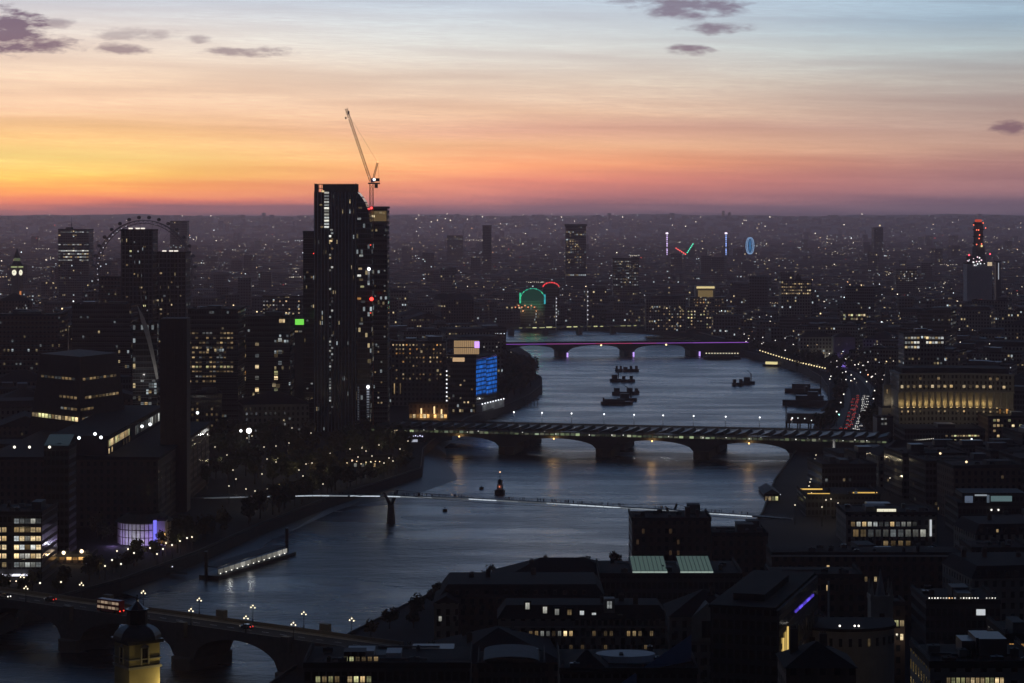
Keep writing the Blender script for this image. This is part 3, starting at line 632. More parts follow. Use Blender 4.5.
# ---------------------------------------------------------------- observation wheel
De = 2650; ex = X(144, De); ez = Z(219.5, De)-60
T = thing('observation_wheel', 'giant observation wheel with round pods, half hidden behind the ribbed towers', 'ferris wheel', (ex, De, GZ), -.22)
cz0 = ez-GZ; NR = 64
def rim(r, y): return [(r*math.cos(2*PI*i/NR), y, cz0+r*math.sin(2*PI*i/NR)) for i in range(NR)]
m = MB()
for r_, y in ((59, -2.2), (59, 2.2), (55.5, 0)):
    q = rim(r_, y)
    for i in range(NR): m.bar(q[i], q[(i+1) % NR], .55)
a, b, c_ = rim(59, -2.2), rim(59, 2.2), rim(55.5, 0)
for i in range(NR): m.bar(a[i], c_[i], .25, 3); m.bar(b[i], c_[(i+1) % NR], .25, 3); m.bar(a[i], b[i], .25, 3)
m.build('rim', DARK, T)
m = MB()
for i in range(32): p = rim(55.5, 0)[2*i]; m.bar((0, -4 if i % 2 else 4, cz0), p, .12, 3)
m.build('spoke_cables', STEEL, T)
MB().bar((0, -9, cz0), (0, 9, cz0), 1.6, 10).build('hub', STEEL, T)
m = MB(); m.bar((0, 9, cz0), (-22, 24, 0), 1.6, 6).bar((0, 9, cz0), (22, 24, 0), 1.6, 6); m.build('support_legs', WHITE, T)
for i in range(32):
    p = (62.6*math.cos(2*PI*(i+.5)/32), 0, cz0+62.6*math.sin(2*PI*(i+.5)/32))
    MB().ball(p, 2.5, 8, 6, .85).build('pod', DARK, T)
for k in range(13):
    an = math.radians(112+k*6.5); lamp_part(T, (56.5*math.cos(an), -2, cz0+56.5*math.sin(an)), .55, em((.9, .9, 1), .8), 'rim_lamp')
PLACES.append(('the observation wheel', 146, 2650))

# ---------------------------------------------------------------- clock tower
Dk = 3000; kx = X(17, Dk)
T = thing('clock_tower', 'gothic clock tower with two glowing round dials at the far left', 'clock tower', (kx, Dk, GZ), PI/4+.35)
def kz(py): return Z(py, Dk)-GZ
MB().box(-5.2, 5.2, -5.2, 5.2, 0, kz(279)).build('shaft', STONE, T)
MB().box(-5.9, 5.9, -5.9, 5.9, kz(279), kz(266)).build('clock_stage', pbr('gilded_stone', (.3, .26, .17), .7), T)
m = MB(); m.frustum(0, 0, 7.6, 4.2, kz(266), kz(261), 4, rot=PI/4); m.build('lower_roof', SLATE, T)
MB().box(-2.9, 2.9, -2.9, 2.9, kz(261), kz(258)).build('lantern', em((.8, 1, .5), .10), T)
m = MB(); m.frustum(0, 0, 4.4, .1, kz(258), kz(248), 4, rot=PI/4); m.build('spire', SLATE, T)
for ang in (0, -PI/2):
    m = MB()
    for i in range(16):
        a, b = 2*PI*i/16, 2*PI*(i+1)/16; m.face([(0, 0, 0), (3.7*math.cos(a), 0, 3.7*math.sin(a)), (3.7*math.cos(b), 0, 3.7*math.sin(b))])
    n = Vector((math.sin(ang), -math.cos(ang)))
    d = m.build('clock_dial', em((1, .95, .72), 1.1), T, (n.x*5.98, n.y*5.98, kz(272.5)), ang)
    MB().box(-.18, .18, -.12, -.05, -.2, 2.6).box(-1.9, .2, -.12, -.05, -.16, .16).build('clock_hands', BLACK, d)
    MB().box(-5, 5, -.15, 0, 0, 1.8).build('belfry_glow', em((.85, 1, .45), .35), T, (n.x*6.0, n.y*6.0, kz(267.6)), ang)
MB().box(-1.6, 1.6, -5.6, -5.2, kz(300), kz(291)).build('lit_base_window', em((1, .36, .12), .55), T)
PLACES.append(('the gothic clock tower', 17, 3000)); FOOT.append((kx, Dk, 15))

# ---------------------------------------------------------------- power-station gallery: chimney, brick hall, glass light beam
T = thing('brick_power_station', 'huge dark brick power station with tall square chimney and lit glass roof storey', 'gallery', (0, 0, GZ))
def hall(x0, x1, y0, y1, z1, mat, name): return MB().prism([(x0, y0), (x1, y0), (x1, y1), (x0, y1)], 0, z1, uo=R.randint(0, 300)).build(name, mat, T)
hall(-238, -160, 1040, 1215, 31, F_NEARB, 'brick_hall')
MB().box(-239, -159.2, 1039.2, 1215.8, 31, 32.2).build('roof', FELT, T)
MB().box(-210, -184, 1046, 1212, 32.2, 40.5).build('light_beam', GLASSY, T)
MB().box(-210.5, -183.4, 1045.5, 1212.5, 40.5, 41.2).build('light_beam_roof', FELT, T)
m = MB(); c4 = [(-167.5, 1095), (-154.8, 1095), (-154.8, 1107), (-167.5, 1107)]
m.prism(c4, 0, Z(318.5, 1095)-GZ); m.build('chimney', DBRICK, T)
m = MB()
for x in (-165.5, -161.2, -156.8): m.box(x-.5, x+.5, 1094.5, 1095, 30, Z(321, 1095)-GZ)
m.build('chimney_ribs', DBRICK, T)
rr = random.Random(41)
for k in range(26):
    y = 1047+k*3.3
    if y < 1105: put('window', window_mesh(3.1, 3.4, GLOW[rr.choice(['w1', 'w2', 'y2', 'w1', 'w1'])]), T, (-183.99, y+1.6, 35.6), PI/2)
for k in range(8):
    if k in (0, 1, 5, 6, 7): put('window', window_mesh(3.1, 2.6, GLOW[rr.choice(['w2', 'w1', 'w0'])]), T, (-183.99, 1050+k*8, 32.5), PI/2)
for k in range(15):
    put('window', window_mesh(3.4, 4.5, GLOW[['c0', 'c0', 'c0', 'c1'][k % 4]] if k not in (8, 9, 13) else GLOW['c2']), T, (-183.99, 1125+k*5.6, 34), PI/2)
for px, y in ((95, 433), (101, 436.5), (142, 425.5), (150, 423.5), (197.5, 412), (79, 437)):
    Dp = DG(y, 49); lamp_part(T, (X(px, Dp), Dp, 42.6), .75, em((.9, .96, 1), 2.6), 'roof_lamp')
for k in range(11): put('window', window_mesh(2.2, 17, PANE), T, (-159.98, 1048+k*15.2 if abs(1048+k*15.2-1101) > 9 else 1116, 8), PI/2)
FOOT += [(-200, 1030+i*40, 48) for i in range(5)]; PLACES += [('the brick chimney', 173, 1095), ('the brick power station', 100, 1010)]

# folded brick pyramid behind it
N, L, Rr, Bk = (X(80, 1136), 1136), (X(20, 1178), 1178), (X(136, 1186), 1186), (X(78, 1235), 1235)
ztop = Z(357, 1150)-GZ; ctr = (X(80, 1180), 1180)
T = thing('brick_pyramid_tower', 'folded dark brick tower tapering upward with glowing window slits, left of the chimney', 'gallery', (ctr[0], ctr[1], GZ))
base = [(p[0]-ctr[0], p[1]-ctr[1]) for p in (N, Rr, Bk, L)]; top = [(p[0]*.66, p[1]*.66) for p in base]
m = MB()
for i in range(4):
    j = (i+1) % 4; m.face([(*base[i], 0), (*base[j], 0), (*top[j], ztop), (*top[i], ztop)], [(0, 0), (40, 0), (34, 60), (6, 60)])
m.face([(*p, ztop) for p in top]); m.build('brick_shell', DBRICK, T)
rr = random.Random(43)
def face_pt(a, b, s, z):
    f_ = z/ztop; p = Vector(base[a]).lerp(Vector(top[a]), f_); q = Vector(base[b]).lerp(Vector(top[b]), f_); d = (q-p).normalized(); n = Vector((d.y, -d.x))
    return p.lerp(q, s)+n*.12, math.atan2(d.y, d.x), (q-p).length
for zrel, fl, fr, pal in ((.83, (.1, .9), (.05, .9), 'w0 c0 w0'), (.70, (.55, .95), (.1, .9), 'w0 w1 w0'), (.62, (.6, .95), (0, .3), 'w0 c0'), (.545, (.02, .97), (.03, .95), '')):
    z = zrel*ztop
    for (a, b), (s0, s1) in (((3, 0), fl), ((0, 1), fr)):
        if s1 <= s0: continue
        _, ang, LL = face_pt(a, b, 0, z); n = int((s1-s0)*LL/3.0)
        for k in range(n):
            p, ang, _ = face_pt(a, b, s0+(s1-s0)*(k+.5)/n, z)
            pk = rr.choice((pal or ('y2 w1 w2 w1' if a == 3 else 'w0 w0 c0')).split())
            put('window_slit', window_mesh(2.8, 1.5 if pal else 2.3, GLOW[pk], False), T, (p.x, p.y, z), ang)
FOOT.append((ctr[0], ctr[1], 45)); PLACES.append(('the brick pyramid', 80, 1150))
T, w, h = block('glass_pavilion', 'low pavilion with a pale blue glass roof beside the power station', 44, 69, 449, 960, 16, F_NEARD)
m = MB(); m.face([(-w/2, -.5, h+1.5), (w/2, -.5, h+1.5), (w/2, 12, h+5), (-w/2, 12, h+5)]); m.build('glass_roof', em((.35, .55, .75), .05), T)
for px in (15, 30, 50): lamp_part(T, (X(px, 960)-X(56, 960), -2, h+1), .6, em((1, .95, .8), 1.6))
# ================================================================ south bank, near left
T, w, h = block('office_building', 'glass office at the lower left with five wide bright floors and a lit entrance', -16, 42, 515, 885, 30, F_NEARD, plant=1)
rr = random.Random(51)
for j in range(6):
    z = h-3.4-j*3.35
    for i in range(5):
        x = X(14.2+i*5.5, 885)-X(13, 885)
        put('window', window_mesh(2.05, 2.1, GLOW['c1' if j in (0, 5) else rr.choice(['w2', 'w1', 'w2', 'c2'])]), T, (x+.9, 0, z))
    for i in range(4):
        if j and rr.random() < .9: put('window', window_mesh(1.9, 2.1, GLOW[rr.choice(['w1', 'w2'])]), T, (X(-12+i*5.4, 885)-X(13, 885), 0, z))
for i in range(5): MB().box(i*3.4-w/2+1, i*3.4-w/2+3.9, -2.6, 0, 3.0, 3.5).build('entrance_canopy', em((.85, .85, 1), 1.3 if i in (3, 4, 1) else .3), T)
for i in range(8): lamp_part(T, (-w/2+1+i*2.4, -3, 1.2), .28, em((1, .8, .55), 2.0), 'shop_lamp')
PLACES.append(('the lower-left glass office', 20, 885))
T, w, h = block('shop_terrace', 'low row of warm lit shopfronts right of the lower-left glass office', 46, 92, 557, 935, 12, F_NEARB, 'shops', roof=SLATE)
for px, y, mt in ((51, 571, 'c1'), (56, 572, 'w1'), (62, 567, 'a1'), (69, 566, 'a2'), (75, 564, 'a1'), (81, 563, 'a2'), (86, 562, 'a1')): put('window', window_mesh(2.2, 2.2, GLOW[mt]), T, (X(px, 935)-X(69, 935), 0, 1.2))
lamp_part(T, (X(64, 935)-X(69, 935), -.8, 4.4), .75, em((1, .8, .5), 3.5)); lamp_part(T, (X(82, 935)-X(69, 935), -.8, 5), .8, em((1, .75, .5), 3.0))
plight(T, (-1, -3, 4), (1, .75, .45), 350); plight(T, (6, -3, 4), (1, .7, .4), 350)
# round timber playhouse lit violet
gx, gy = X(143, 992), 996
T = thing('round_playhouse', 'white many-sided timber playhouse lit violet and white on the south bank', 'theatre', (gx, gy, GZ))
m = MB(); tm = MB(); n = 20; ro = 11.5
poly = [(ro*math.cos(2*PI*i/n), ro*math.sin(2*PI*i/n)) for i in range(n)]
m.prism(poly, 0, 9.5); m.build('wall', WHITE, T)
for i in range(n):
    a, b = Vector((*poly[i], 0)), Vector((*poly[(i+1) % n], 0))
    for z in (3.2, 6.4, 9.2): tm.bar(a*1.012+Vector((0, 0, z)), b*1.012+Vector((0, 0, z)), .16)
    for f_ in (0, .5): q = a.lerp(b, f_)*1.012; tm.bar(q, q+Vector((0, 0, 9.4)), .15)
tm.build('timber_frame', TIMBER, T)
m = MB(); m.frustum(0, 0, ro+1.0, ro-4.5, 9.5, 12.8, n, cap=False); m.build('thatched_roof', pbr('thatch', (.10, .085, .06), .95), T)
for a, col, e_ in ((-2.3, (.55, .4, 1), 900), (-1.75, (.85, .85, 1), 700), (-1.2, (.5, .3, 1), 1000), (-.7, (1, .6, .3), 300)): plight(T, (17.5*math.cos(a), 17.5*math.sin(a), 2.0), col, e_, .4)
MB().box(-.7, .7, -.5, .5, 0, 11).build('sign_column', em((.22, .2, 1), 1.0), T, (X(155.5, 985)-gx, -12.5, 0))
T2 = T
T, w, h = block('box_office', 'small orange lit entrance hut at the right end of the violet playhouse', 157, 165, 521, 984, 7, PALE, 'entrance')
windows(T, (-w/2+.9, 0, .7), 0, 3, 2, 1.2, 2.8, 1.1, 2.3, pal_all('a2 w2 a1', 3)); FOOT.append((gx, gy, 16)); PLACES.append(('the violet playhouse', 143, 1010))

# ================================================================ south bank between the bridges
T, w, h = block('riverside_pub', 'small lit pub at the south end of the railway bridge with yellow windows', 386, 403, 434, 1420, 12, F_NEARB, 'pub', roof=SLATE, roofkind='mansard')
windows(T, (-w/2+1.3, 0, 1), 0, 5, 2, 2.0, 5.2, 1.6, 2.6, pal_all('y2 w2 w1', 5))
T, w, h = block('bar_terrace', 'low bar terrace with violet-white lamps beside the yellow lit pub', 403, 424, 439, 1428, 8, DARK, 'bar')
for k in range(9): lamp_part(T, (-w/2+.8+k*1.4, -.6, 4.0+.4*(k % 2)), .42, em((.7, .7, 1), 1.5 if k % 3 else .7))
MB().box(-w/2+1, w/2-4, -.3, 0, .5, 2.0).build('bar_front', em((.8, .85, 1), .5), T)
T, w, h = block('cafe_row', 'long low row of glazed riverside cafes with scattered warm lights under the trees', 346, 392, 457, 1285, 9, F_NEARD, 'cafes')
windows(T, (-w/2+1, 0, .6), 0, 12, 1, 2.1, 3, 1.7, 2.2, some(.75, 'w1 w0 c1 y2', 61))
for k in range(10): lamp_part(T, (-w/2+1+k*2.6, -3-R.random()*3, 2.4+R.random()*3), .3, em(WARM, 1.6))
T, w, h = block('hotel_building', 'dark riverside hotel with a grid of small warm windows right of the tall towers', 391, 446, 343, 1700, 30, F_STONE, plant=2, vis=66)
rr = random.Random(62)
windows(T, (-w/2+1.6, 0, h-27), 0, 16, 9, 2.5, 3.1, 1.3, 1.5, lambda i, j: GLOW['w2'] if j == 8 and i in (0, 1, 2, 3, 5, 6, 9) else (GLOW[rr.choice('w0 w0 w1 w0 a1'.split())] if rr.random() < (.62 if j > 4 else .33) and (j != 2 or i < 4) else None))
windows(T, (-w/2+2.5, 0, 9), 0, 2, 1, 4.4, 3, .8, 8, pal_all('w1', 2))
PLACES.append(('the warm windowed hotel', 418, 1700))
T, w, h = block('restaurant_row', 'amber lit ground-floor restaurants at the foot of the warm windowed hotel', 409, 448, 404, 1590, 12, F_NEARB, 'restaurants', vis=18)
windows(T, (-w/2+1.2, 0, .8), 0, 11, 1, 2.4, 3, 2.0, 2.9, pal_all('a2 a1 w2 a2', 6))
for x, hh in ((-5, 5.4), (4, 7.2), (9, 4.4)): MB().box(x-.5, x+.5, -.4, 0, 3.9, 3.9+hh*.7).build('lit_sign', em((1, .72, .35), 1.4), T)
plight(T, (-4, -4, 3), AMBER, 900); plight(T, (7, -4, 3), AMBER, 900)
T, w, h = block('office_building', 'dark block with glowing orange top storey and a lamp column at its left edge', 447, 476, 357, 1640, 26, F_DARK, vis=60)
MB().box(-5.5, 12.5, 2, 14, h+1.4, Z(340.5, 1642)-GZ).build('penthouse', em((1, .64, .33), .34), T)
zp0, zp1 = h+1.4, Z(340.5, 1642)-GZ; m = MB()
for k in range(13): m.box(-5.5+k*1.5-.09, -5.5+k*1.5+.09, 1.85, 1.99, zp0, zp1)
m.box(-5.5, 12.5, 1.86, 1.98, zp0+(zp1-zp0)*.48, zp0+(zp1-zp0)*.54).box(-5.5, 12.5, 1.86, 1.98, zp0, zp0+.5).build('mullions', DARK, T)
MB().box(-6.2, 13.2, 1.2, 15, Z(340.5, 1642)-GZ, Z(340.5, 1642)-GZ+.6).build('penthouse_roof', FELT, T)
MB().box(-6.3, 2.2, -.3, 0, h-3.3, h-.4).build('lit_storey', em((1, .66, .36), .55), T)
for k in range(9): lamp_part(T, (-w/2-.2, -.5, 6+k*3.0), .55, em((.95, .95, 1), 1.6))
windows(T, (-w/2+1.6, 0, 7), 0, 7, 7, 2.7, 3.1, 1.3, 1.4, some(.17, 'w1 w0 w2', 63))
MB().box(9.3, 12.8, .2, .9, h+6.5, h+11).build('violet_sign', em((.55, .3, 1), 1.6), T)
# theatre wall of blue screens
p, q = Vector((X(475.5, 1648), 1648, 0)), Vector((X(497, 1695), 1695, 0)); d = q-p; Ls = d.length; ang = math.atan2(d.y, d.x)
T = thing('screen_building', 'dark riverside block with two tall blue lit screens and a pale lamp-lit terrace below', 'building', (p.x, p.y, GZ), ang)
MB().prism([(0, .5), (Ls, .5), (Ls, 25), (0, 25)], 0, 38.5, uo=50).build('wall', F_NEARD, T)
MB().box(-.3, Ls+.3, .2, 25.3, 38.5, 39.3).build('roof', FELT, T)
scr = newmat('blue_screen'); t_ = scr.node_tree
tcn = ND(t_, 'ShaderNodeTexCoord'); sp = ND(t_, 'ShaderNodeSeparateXYZ'); t_.links.new(tcn.outputs['Object'], sp.inputs[0])
fl = MA(t_, 'FLOOR', MA(t_, 'DIVIDE', sp.outputs[2], 3.05)); fr = MA(t_, 'FRACT', MA(t_, 'DIVIDE', sp.outputs[2], 3.05)); fx = MA(t_, 'FLOOR', MA(t_, 'DIVIDE', sp.outputs[0], 2.3))
cc = ND(t_, 'ShaderNodeCombineXYZ'); t_.links.new(fl, cc.inputs[0]); t_.links.new(fx, cc.inputs[1]); wn = ND(t_, 'ShaderNodeTexWhiteNoise', noise_dimensions='2D'); t_.links.new(cc.outputs[0], wn.inputs[0])
e_ = ND(t_, 'ShaderNodeEmission'); e_.inputs[0].default_value = (.015, .15, .66, 1)
t_.links.new(MA(t_, 'MULTIPLY', MA(t_, 'MULTIPLY_ADD', wn.outputs[0], .7, .25), MA(t_, 'MULTIPLY_ADD', MA(t_, 'GREATER_THAN', fr, .35), .8, .2)), e_.inputs[1])
o_ = ND(t_, 'ShaderNodeOutputMaterial'); t_.links.new(e_.outputs[0], o_.inputs[0]); scr.cycles.emission_sampling = 'NONE'
MB().box(0, Ls*.44, -.2, .3, 0, 25.5).build('screen', scr, T, (1, 0, 11.5)); MB().box(0, Ls*.46, -.2, .3, 0, 26.5).build('screen', scr, T, (Ls*.52, 0, 10.5))
MB().box(0, Ls+2, -5, .4, 0, 5.2).build('terrace', PALE, T)
for k in range(9): lamp_part(T, (k*Ls/8, -5.2, 6.0), .5, em((.95, .97, 1), 2.0))
for k in (1, 4, 7): plight(T, (k*Ls/8, -10.5, 6.2), (.9, .95, 1), 260)
FOOT.append((p.x, p.y+40, 55)); PLACES.append(('the blue screens', 486, 1680))

# ================================================================ far centre
T, w, h = block('tower_block', 'tall hazy tower with lit floors standing alone above the far city', 565.5, 586, 227, 4000, 30, facade('far_tower', (.10, .10, .11), 3.5, 4.4, .16, .5, .6, .7, .5), 'tower')
MB().box(-w/2-1.5, w/2+1.5, -1.5, 31.5, h+1.4, h+5).build('crown', DARK, T)
windows(T, (-w/2+4, 0, h-72), 0, 7, 14, 4.4, 4.6, 2.4, 2.4, some(.36, 'w0 c0 w0 w1', 71))
T, w, h = block('tower_block', 'slim dark tower on the skyline between the crane and the lone hazy tower', 482.5, 491.5, 226, 4600, 22, F_CONC, 'tower')
T, w, h = block('tower_block', 'pair of squat hazy blocks on the skyline right of the crane towers', 447, 463, 236, 5600, 40, F_CONC, 'tower')
T, w, h = block('office_block', 'broad office with a grid of dim white windows right of the lone hazy tower', 613, 639, 259, 3300, 30, F_CONC, plant=1)
windows(T, (-w/2+2, 0, h-38), 0, 11, 9, 3.3, 4.2, 2.3, 1.7, some(.6, 'c0 c0 c1 w0', 72)); PLACES.append(('the grid-windowed office', 626, 3300))
PLACES.append(('the lone hazy tower', 575, 4000))
# stepped riverside block with a gold lit crown
Ds = 2800; sx_ = X(708, Ds)
T = thing('stepped_office', 'stepped white stone block with a gold lit crown beyond the river', 'building', (sx_, Ds, GZ))
def sz(py): return Z(py, Ds)-GZ
def sxx(px): return X(px, Ds)-sx_
for a, b, y0, y1, yy, mt in ((687, 736, 330, 307, 0, F_STONE), (690, 727, 307, 297, 4, F_STONE), (696, 716, 297, 286, 7, STONE)):
    MB().prism([(sxx(a), yy), (sxx(b), yy), (sxx(b), 36-yy), (sxx(a), 36-yy)], max(0, sz(y0)), sz(y1), uo=R.randint(0, 99)*3).build('stone_tier', mt, T)
MB().box(sxx(698.5), sxx(713.5), 6.6, 7, sz(297), sz(290.5)).build('gold_face', em((1, .70, .28), .15), T)
MB().box(sxx(697), sxx(715), 6.2, 7, sz(288.6), sz(286.6)).build('gold_cornice', em((1, .80, .38), .75), T)
windows(T, (sxx(688.5), 0, 3), 0, 15, 6, 3.8, 3.9, 1.9, 1.8, some(.42, 'w1 y2 w0 w2 c1', 73))
windows(T, (sxx(691.5), 4, sz(306.5)), 0, 11, 3, 3.8, 3.7, 1.8, 1.8, some(.5, 'w0 w1 a1', 74)); FOOT.append((sx_, Ds+15, 34)); PLACES.append(('the gold-crowned block', 706, 2800))
T, w, h = block('hotel_building', 'long stone hotel with warm lower windows left of the gold-crowned block', 646, 686, 299, 2780, 28, F_STONE, roof=SLATE, roofkind='mansard')
windows(T, (-w/2+2, 0, 2), 0, 14, 8, 3.3, 3.6, 1.8, 1.9, some(.36, 'w0 w1 w2 c1', 75)); 
T, w, h = block('long_office', 'long low lit office beyond the gold-crowned block with rows of yellow windows', 781, 812, 281, 2600, 24, F_STONE)
windows(T, (-w/2+1.5, 0, h-15), 0, 14, 4, 2.4, 3.6, 1.8, 1.8, some(.72, 'w1 w2 w0 w1', 76))
MB().frustum(3, 10, 3.5, 2.8, h, h+4, 10).frustum(3, 10, 2.8, .2, h+4, h+9, 10).build('cupola', SLATE, T)
T, w, h = block('long_office', 'bright glass block with two wide lit floors among the roofs right of centre', 843, 866, 311, 2300, 18, F_GLASS)
windows(T, (-w/2+1.3, 0, h-9), 0, 9, 2, 2.5, 3.8, 2.2, 2.2, pal_all('w2 y2 w1', 77, .2))
# station with green-lit arched roof, red arch behind
Dg = 2900; gx_ = X(532.5, Dg)
T = thing('arched_station', 'station building outlined by a glowing green arch beyond the far bridge', 'station', (gx_, Dg, GZ))
hw = 15.5; zb, zt = Z(300, Dg)-GZ, Z(288.5, Dg)-GZ
MB().box(-hw, hw, .5, 60, 0, zb).build('base', F_DARK, T)
pts = [(hw*math.cos(PI-PI*i/20), zb+(zt-zb)*math.sin(PI*i/20)) for i in range(21)]
m = MB(); m.face([(x, .6, z) for x, z in reversed(pts)]); m.face([(x, 60, z) for x, z in pts])
for i in range(20): m.face([(pts[i][0], .6, pts[i][1]), (pts[i][0], 60, pts[i][1]), (pts[i+1][0], 60, pts[i+1][1]), (pts[i+1][0], .6, pts[i+1][1])])
m.build('arched_roof', SLATE, T)
m = MB()
for i in range(20):
    for f_ in (0, .5): m.ball((pts[i][0]+(pts[i+1][0]-pts[i][0])*f_, .0, pts[i][1]+(pts[i+1][1]-pts[i][1])*f_), R.uniform(.45, .95), 6, 4, mi=R.randrange(2))
m.build('green_arch', [em((.05, .75, .35), .9), em((.05, .65, .5), .4)], T)
for x in (-9, 0, 9): plight(T, (x, -5, zb-6), (.1, 1, .5), 1500)
for x in (-12, 5): plight(T, (x, -6, zb-14), (1, .45, .2), 1500)
MB().box(-hw-1, -hw+1, -.4, .5, zb-4, zb+9).build('green_pier', em((.05, .8, .4), .8), T); MB().box(hw-1, hw+1, -.4, .5, zb-5, zb+7).build('green_pier', em((.05, .6, .7), .7), T)
MB().face([(x*.9, .3, z-1) for x, z in reversed(pts)]).build('glazed_gable', em((.05, .45, .30), .07), T)
for k in range(7): lamp_part(T, (-hw-6+k*4, -2, zb-9+2*(k % 2)), 1.0, em((1, .35, .15), .9))
FOOT.append((gx_, Dg+30, 36)); PLACES.append(('the green lit arch', 532, 2900))
Dr_ = 2980
T = thing('arched_hall', 'dark hall roof edged by a glowing red arch right of the green arch', 'hall', (X(551, Dr_), Dr_, GZ))
pts = [(10.5*math.cos(PI-PI*i/16), Z(287.5, Dr_)-GZ+6.5*math.sin(PI*i/16)) for i in range(17)]
MB().box(-10.5, 10.5, .5, 40, 0, Z(287.5, Dr_)-GZ).build('wall', F_DARK, T)
m = MB(); m.face([(x, .5, z) for x, z in reversed(pts)])
for i in range(16): m.face([(pts[i][0], .5, pts[i][1]), (pts[i][0], 40, pts[i][1]), (pts[i+1][0], 40, pts[i+1][1]), (pts[i+1][0], .5, pts[i+1][1])])
m.build('arched_roof', SLATE, T)
m = MB()
for i in range(1, 15):
    for f_ in (0, .5): m.ball((pts[i][0]+(pts[i+1][0]-pts[i][0])*f_, 0, pts[i][1]+(pts[i+1][1]-pts[i][1])*f_), R.uniform(.6, 1.1), 6, 4, mi=R.randrange(2))
m.build('red_arch', [em((1, .04, .05), 1.3), em((1, .1, .1), .6)], T)
# fairground in the park, very far
Df = 4900
def fz(py): return Z(py, Df)-GZ
for px, y0, col, st, lab in ((667, 234, (.75, .55, 1), 1.5, 'thin violet-white lit fairground drop tower, left of the two'), (726, 234, (.3, .45, 1), 1.7, 'thin blue-white lit fairground drop tower, right of the two')):
    T = thing('drop_tower', lab, 'fair ride', (X(px, Df), Df, GZ))
    m = MB(); lattice(m, (0, 0, 0), (0, 0, fz(y0)), 2.6, 4, .3); m.build('mast', STEEL, T)
    for k in range(10): MB().box(-1.1, 1.1, -1.6, -1.35, fz(255)+k*(fz(y0)-fz(255))/10, fz(255)+(k+.72)*(fz(y0)-fz(255))/10).build('light_panel', em(col, st*(.6+.5*(k % 3)/2)), T)
    MB().frustum(0, 0, 2.6, 2.6, fz(y0), fz(y0)+3, 8).build('top_cap', em((.95, .8, 1), 2.2), T)
    MB().frustum(0, 0, 3.2, 3.2, fz(248), fz(247), 10).build('seat_ring', DARK, T)
T = thing('swing_ride', 'v-shaped fairground ride with one red and one green lit arm between the drop towers', 'fair ride', (X(684.5, Df), Df, GZ))
m = MB(); lattice(m, (0, 0, 0), (0, 0, fz(254)), 3, 4, .3); m.build('tower', STEEL, T)
for k in range(6):
    f0, f1 = k/6, (k+.7)/6
    P_ = lambda f, a, b, c, d_: (a+(b-a)*f, -1.5, c+(d_-c)*f)
    x0, x1 = X(686, Df)-X(684.5, Df), X(675, Df)-X(684.5, Df); MB().bar(P_(f0, x0, x1, fz(254.5), fz(247.5)), P_(f1, x0, x1, fz(254.5), fz(247.5)), 1.2, 6).build('arm_light', em((1, .12, .10), 1.6), T)
    x1 = X(693.5, Df)-X(684.5, Df); MB().bar(P_(f0, x0+2, x1, fz(253), fz(243)), P_(f1, x0+2, x1, fz(253), fz(243)), 1.1, 6).build('arm_light', em((.1, .9, .55), 1.4), T)
T = thing('fair_wheel', 'small blue glowing fairground wheel seen edge-on at the right end of the fair', 'ferris wheel', (X(750, Df), Df, GZ), 1.05)
zc = (fz(237.5)+fz(254))/2; rw = (fz(237.5)-fz(254))/2; m = MB(); sp_ = MB()
for i in range(28):
    a, b = 2*PI*i/28, 2*PI*(i+1)/28
    for y in (-1.5, 1.5): m.bar((rw*math.cos(a), y, zc+rw*math.sin(a)), (rw*math.cos(b), y, zc+rw*math.sin(b)), .8)
    sp_.bar((0, 0, zc), (rw*math.cos(a), 0, zc+rw*math.sin(a)), .35)
m.build('rim', em((.35, .6, 1), .6), T); sp_.build('spokes', em((.08, .4, .9), .35), T)
MB().bar((0, 3, zc), (-9, 5, 0), .8).bar((0, 3, zc), (9, 5, 0), .8).build('support_legs', STEEL, T); PLACES.append(('the fairground', 710, 4900))

# ================================================================ right background
Dt = 3300; tx = X(980, Dt)
T = thing('telecom_tower', 'slim tower dotted with red lamps rising from a pale block on the right skyline', 'tower', (tx, Dt, GZ))
def tz(py): return Z(py, Dt)-GZ
def txx(px): return X(px, Dt)-tx
m = MB(); m.frustum(0, 12, 8.5, 8.5, 0, tz(247), 16).frustum(0, 12, 6.8, 6.8, tz(247), tz(222), 16); m.build('shaft', CONC, T, smooth=False)
for y in (223, 229, 236, 243): MB().frustum(0, 12, 8.2, 8.2, tz(y+1.3), tz(y), 16).build('platform_ring', STEEL, T)
MB().frustum(0, 12, 5, 5, tz(222), tz(219.5), 12).build('red_crown', em((1, .12, .06), .5), T)
for px, y in ((974, 225), (977, 230), (979, 230), (986, 228), (980, 235), (979.5, 238.5), (977, 244.5), (982, 244), (983.5, 223)): lamp_part(T, (txx(px), 2.5, tz(y)), .9, em((1, .16, .08), 2.4), 'warning_lamp')
lamp_part(T, (txx(982), 2, tz(246)), 1.6, em((1, .8, .35), 1.0))
T, w, h = block('office_block', 'pale blank block with a glittering roof terrace below the red-lamped tower', 967, 992, 264, 3150, 25, pbr('pale_screen', (.45, .47, .5), .8), plant=1)
rr = random.Random(81)
for k in range(16): lamp_part(T, (rr.uniform(-w/2, w/4), -.5, h-2+rr.uniform(0, 12)), rr.uniform(.5, 1.1), em(rr.choice([(1, .95, .95), (1, .7, .8), (.9, .95, 1)]), 1.5))
MB().box(-w/2, w/4, -.3, 6, h+1.4, h+11).build('roof_frame', STEEL, T)
for px, y in ((969, 255), (990, 254)): lamp_part(T, (X(px, 3150)-X(979.5, 3150), -.6, Z(y, 3150)-GZ), 1.2, em((1, .1, .15), 2.2), 'warning_lamp')
MB().box(w*.32, w*.5, -.4, 0, h-2.5, h+2.5).build('lit_storey', em((1, .78, .5), .6), T); PLACES.append(('the red-lamped tower', 980, 3300))
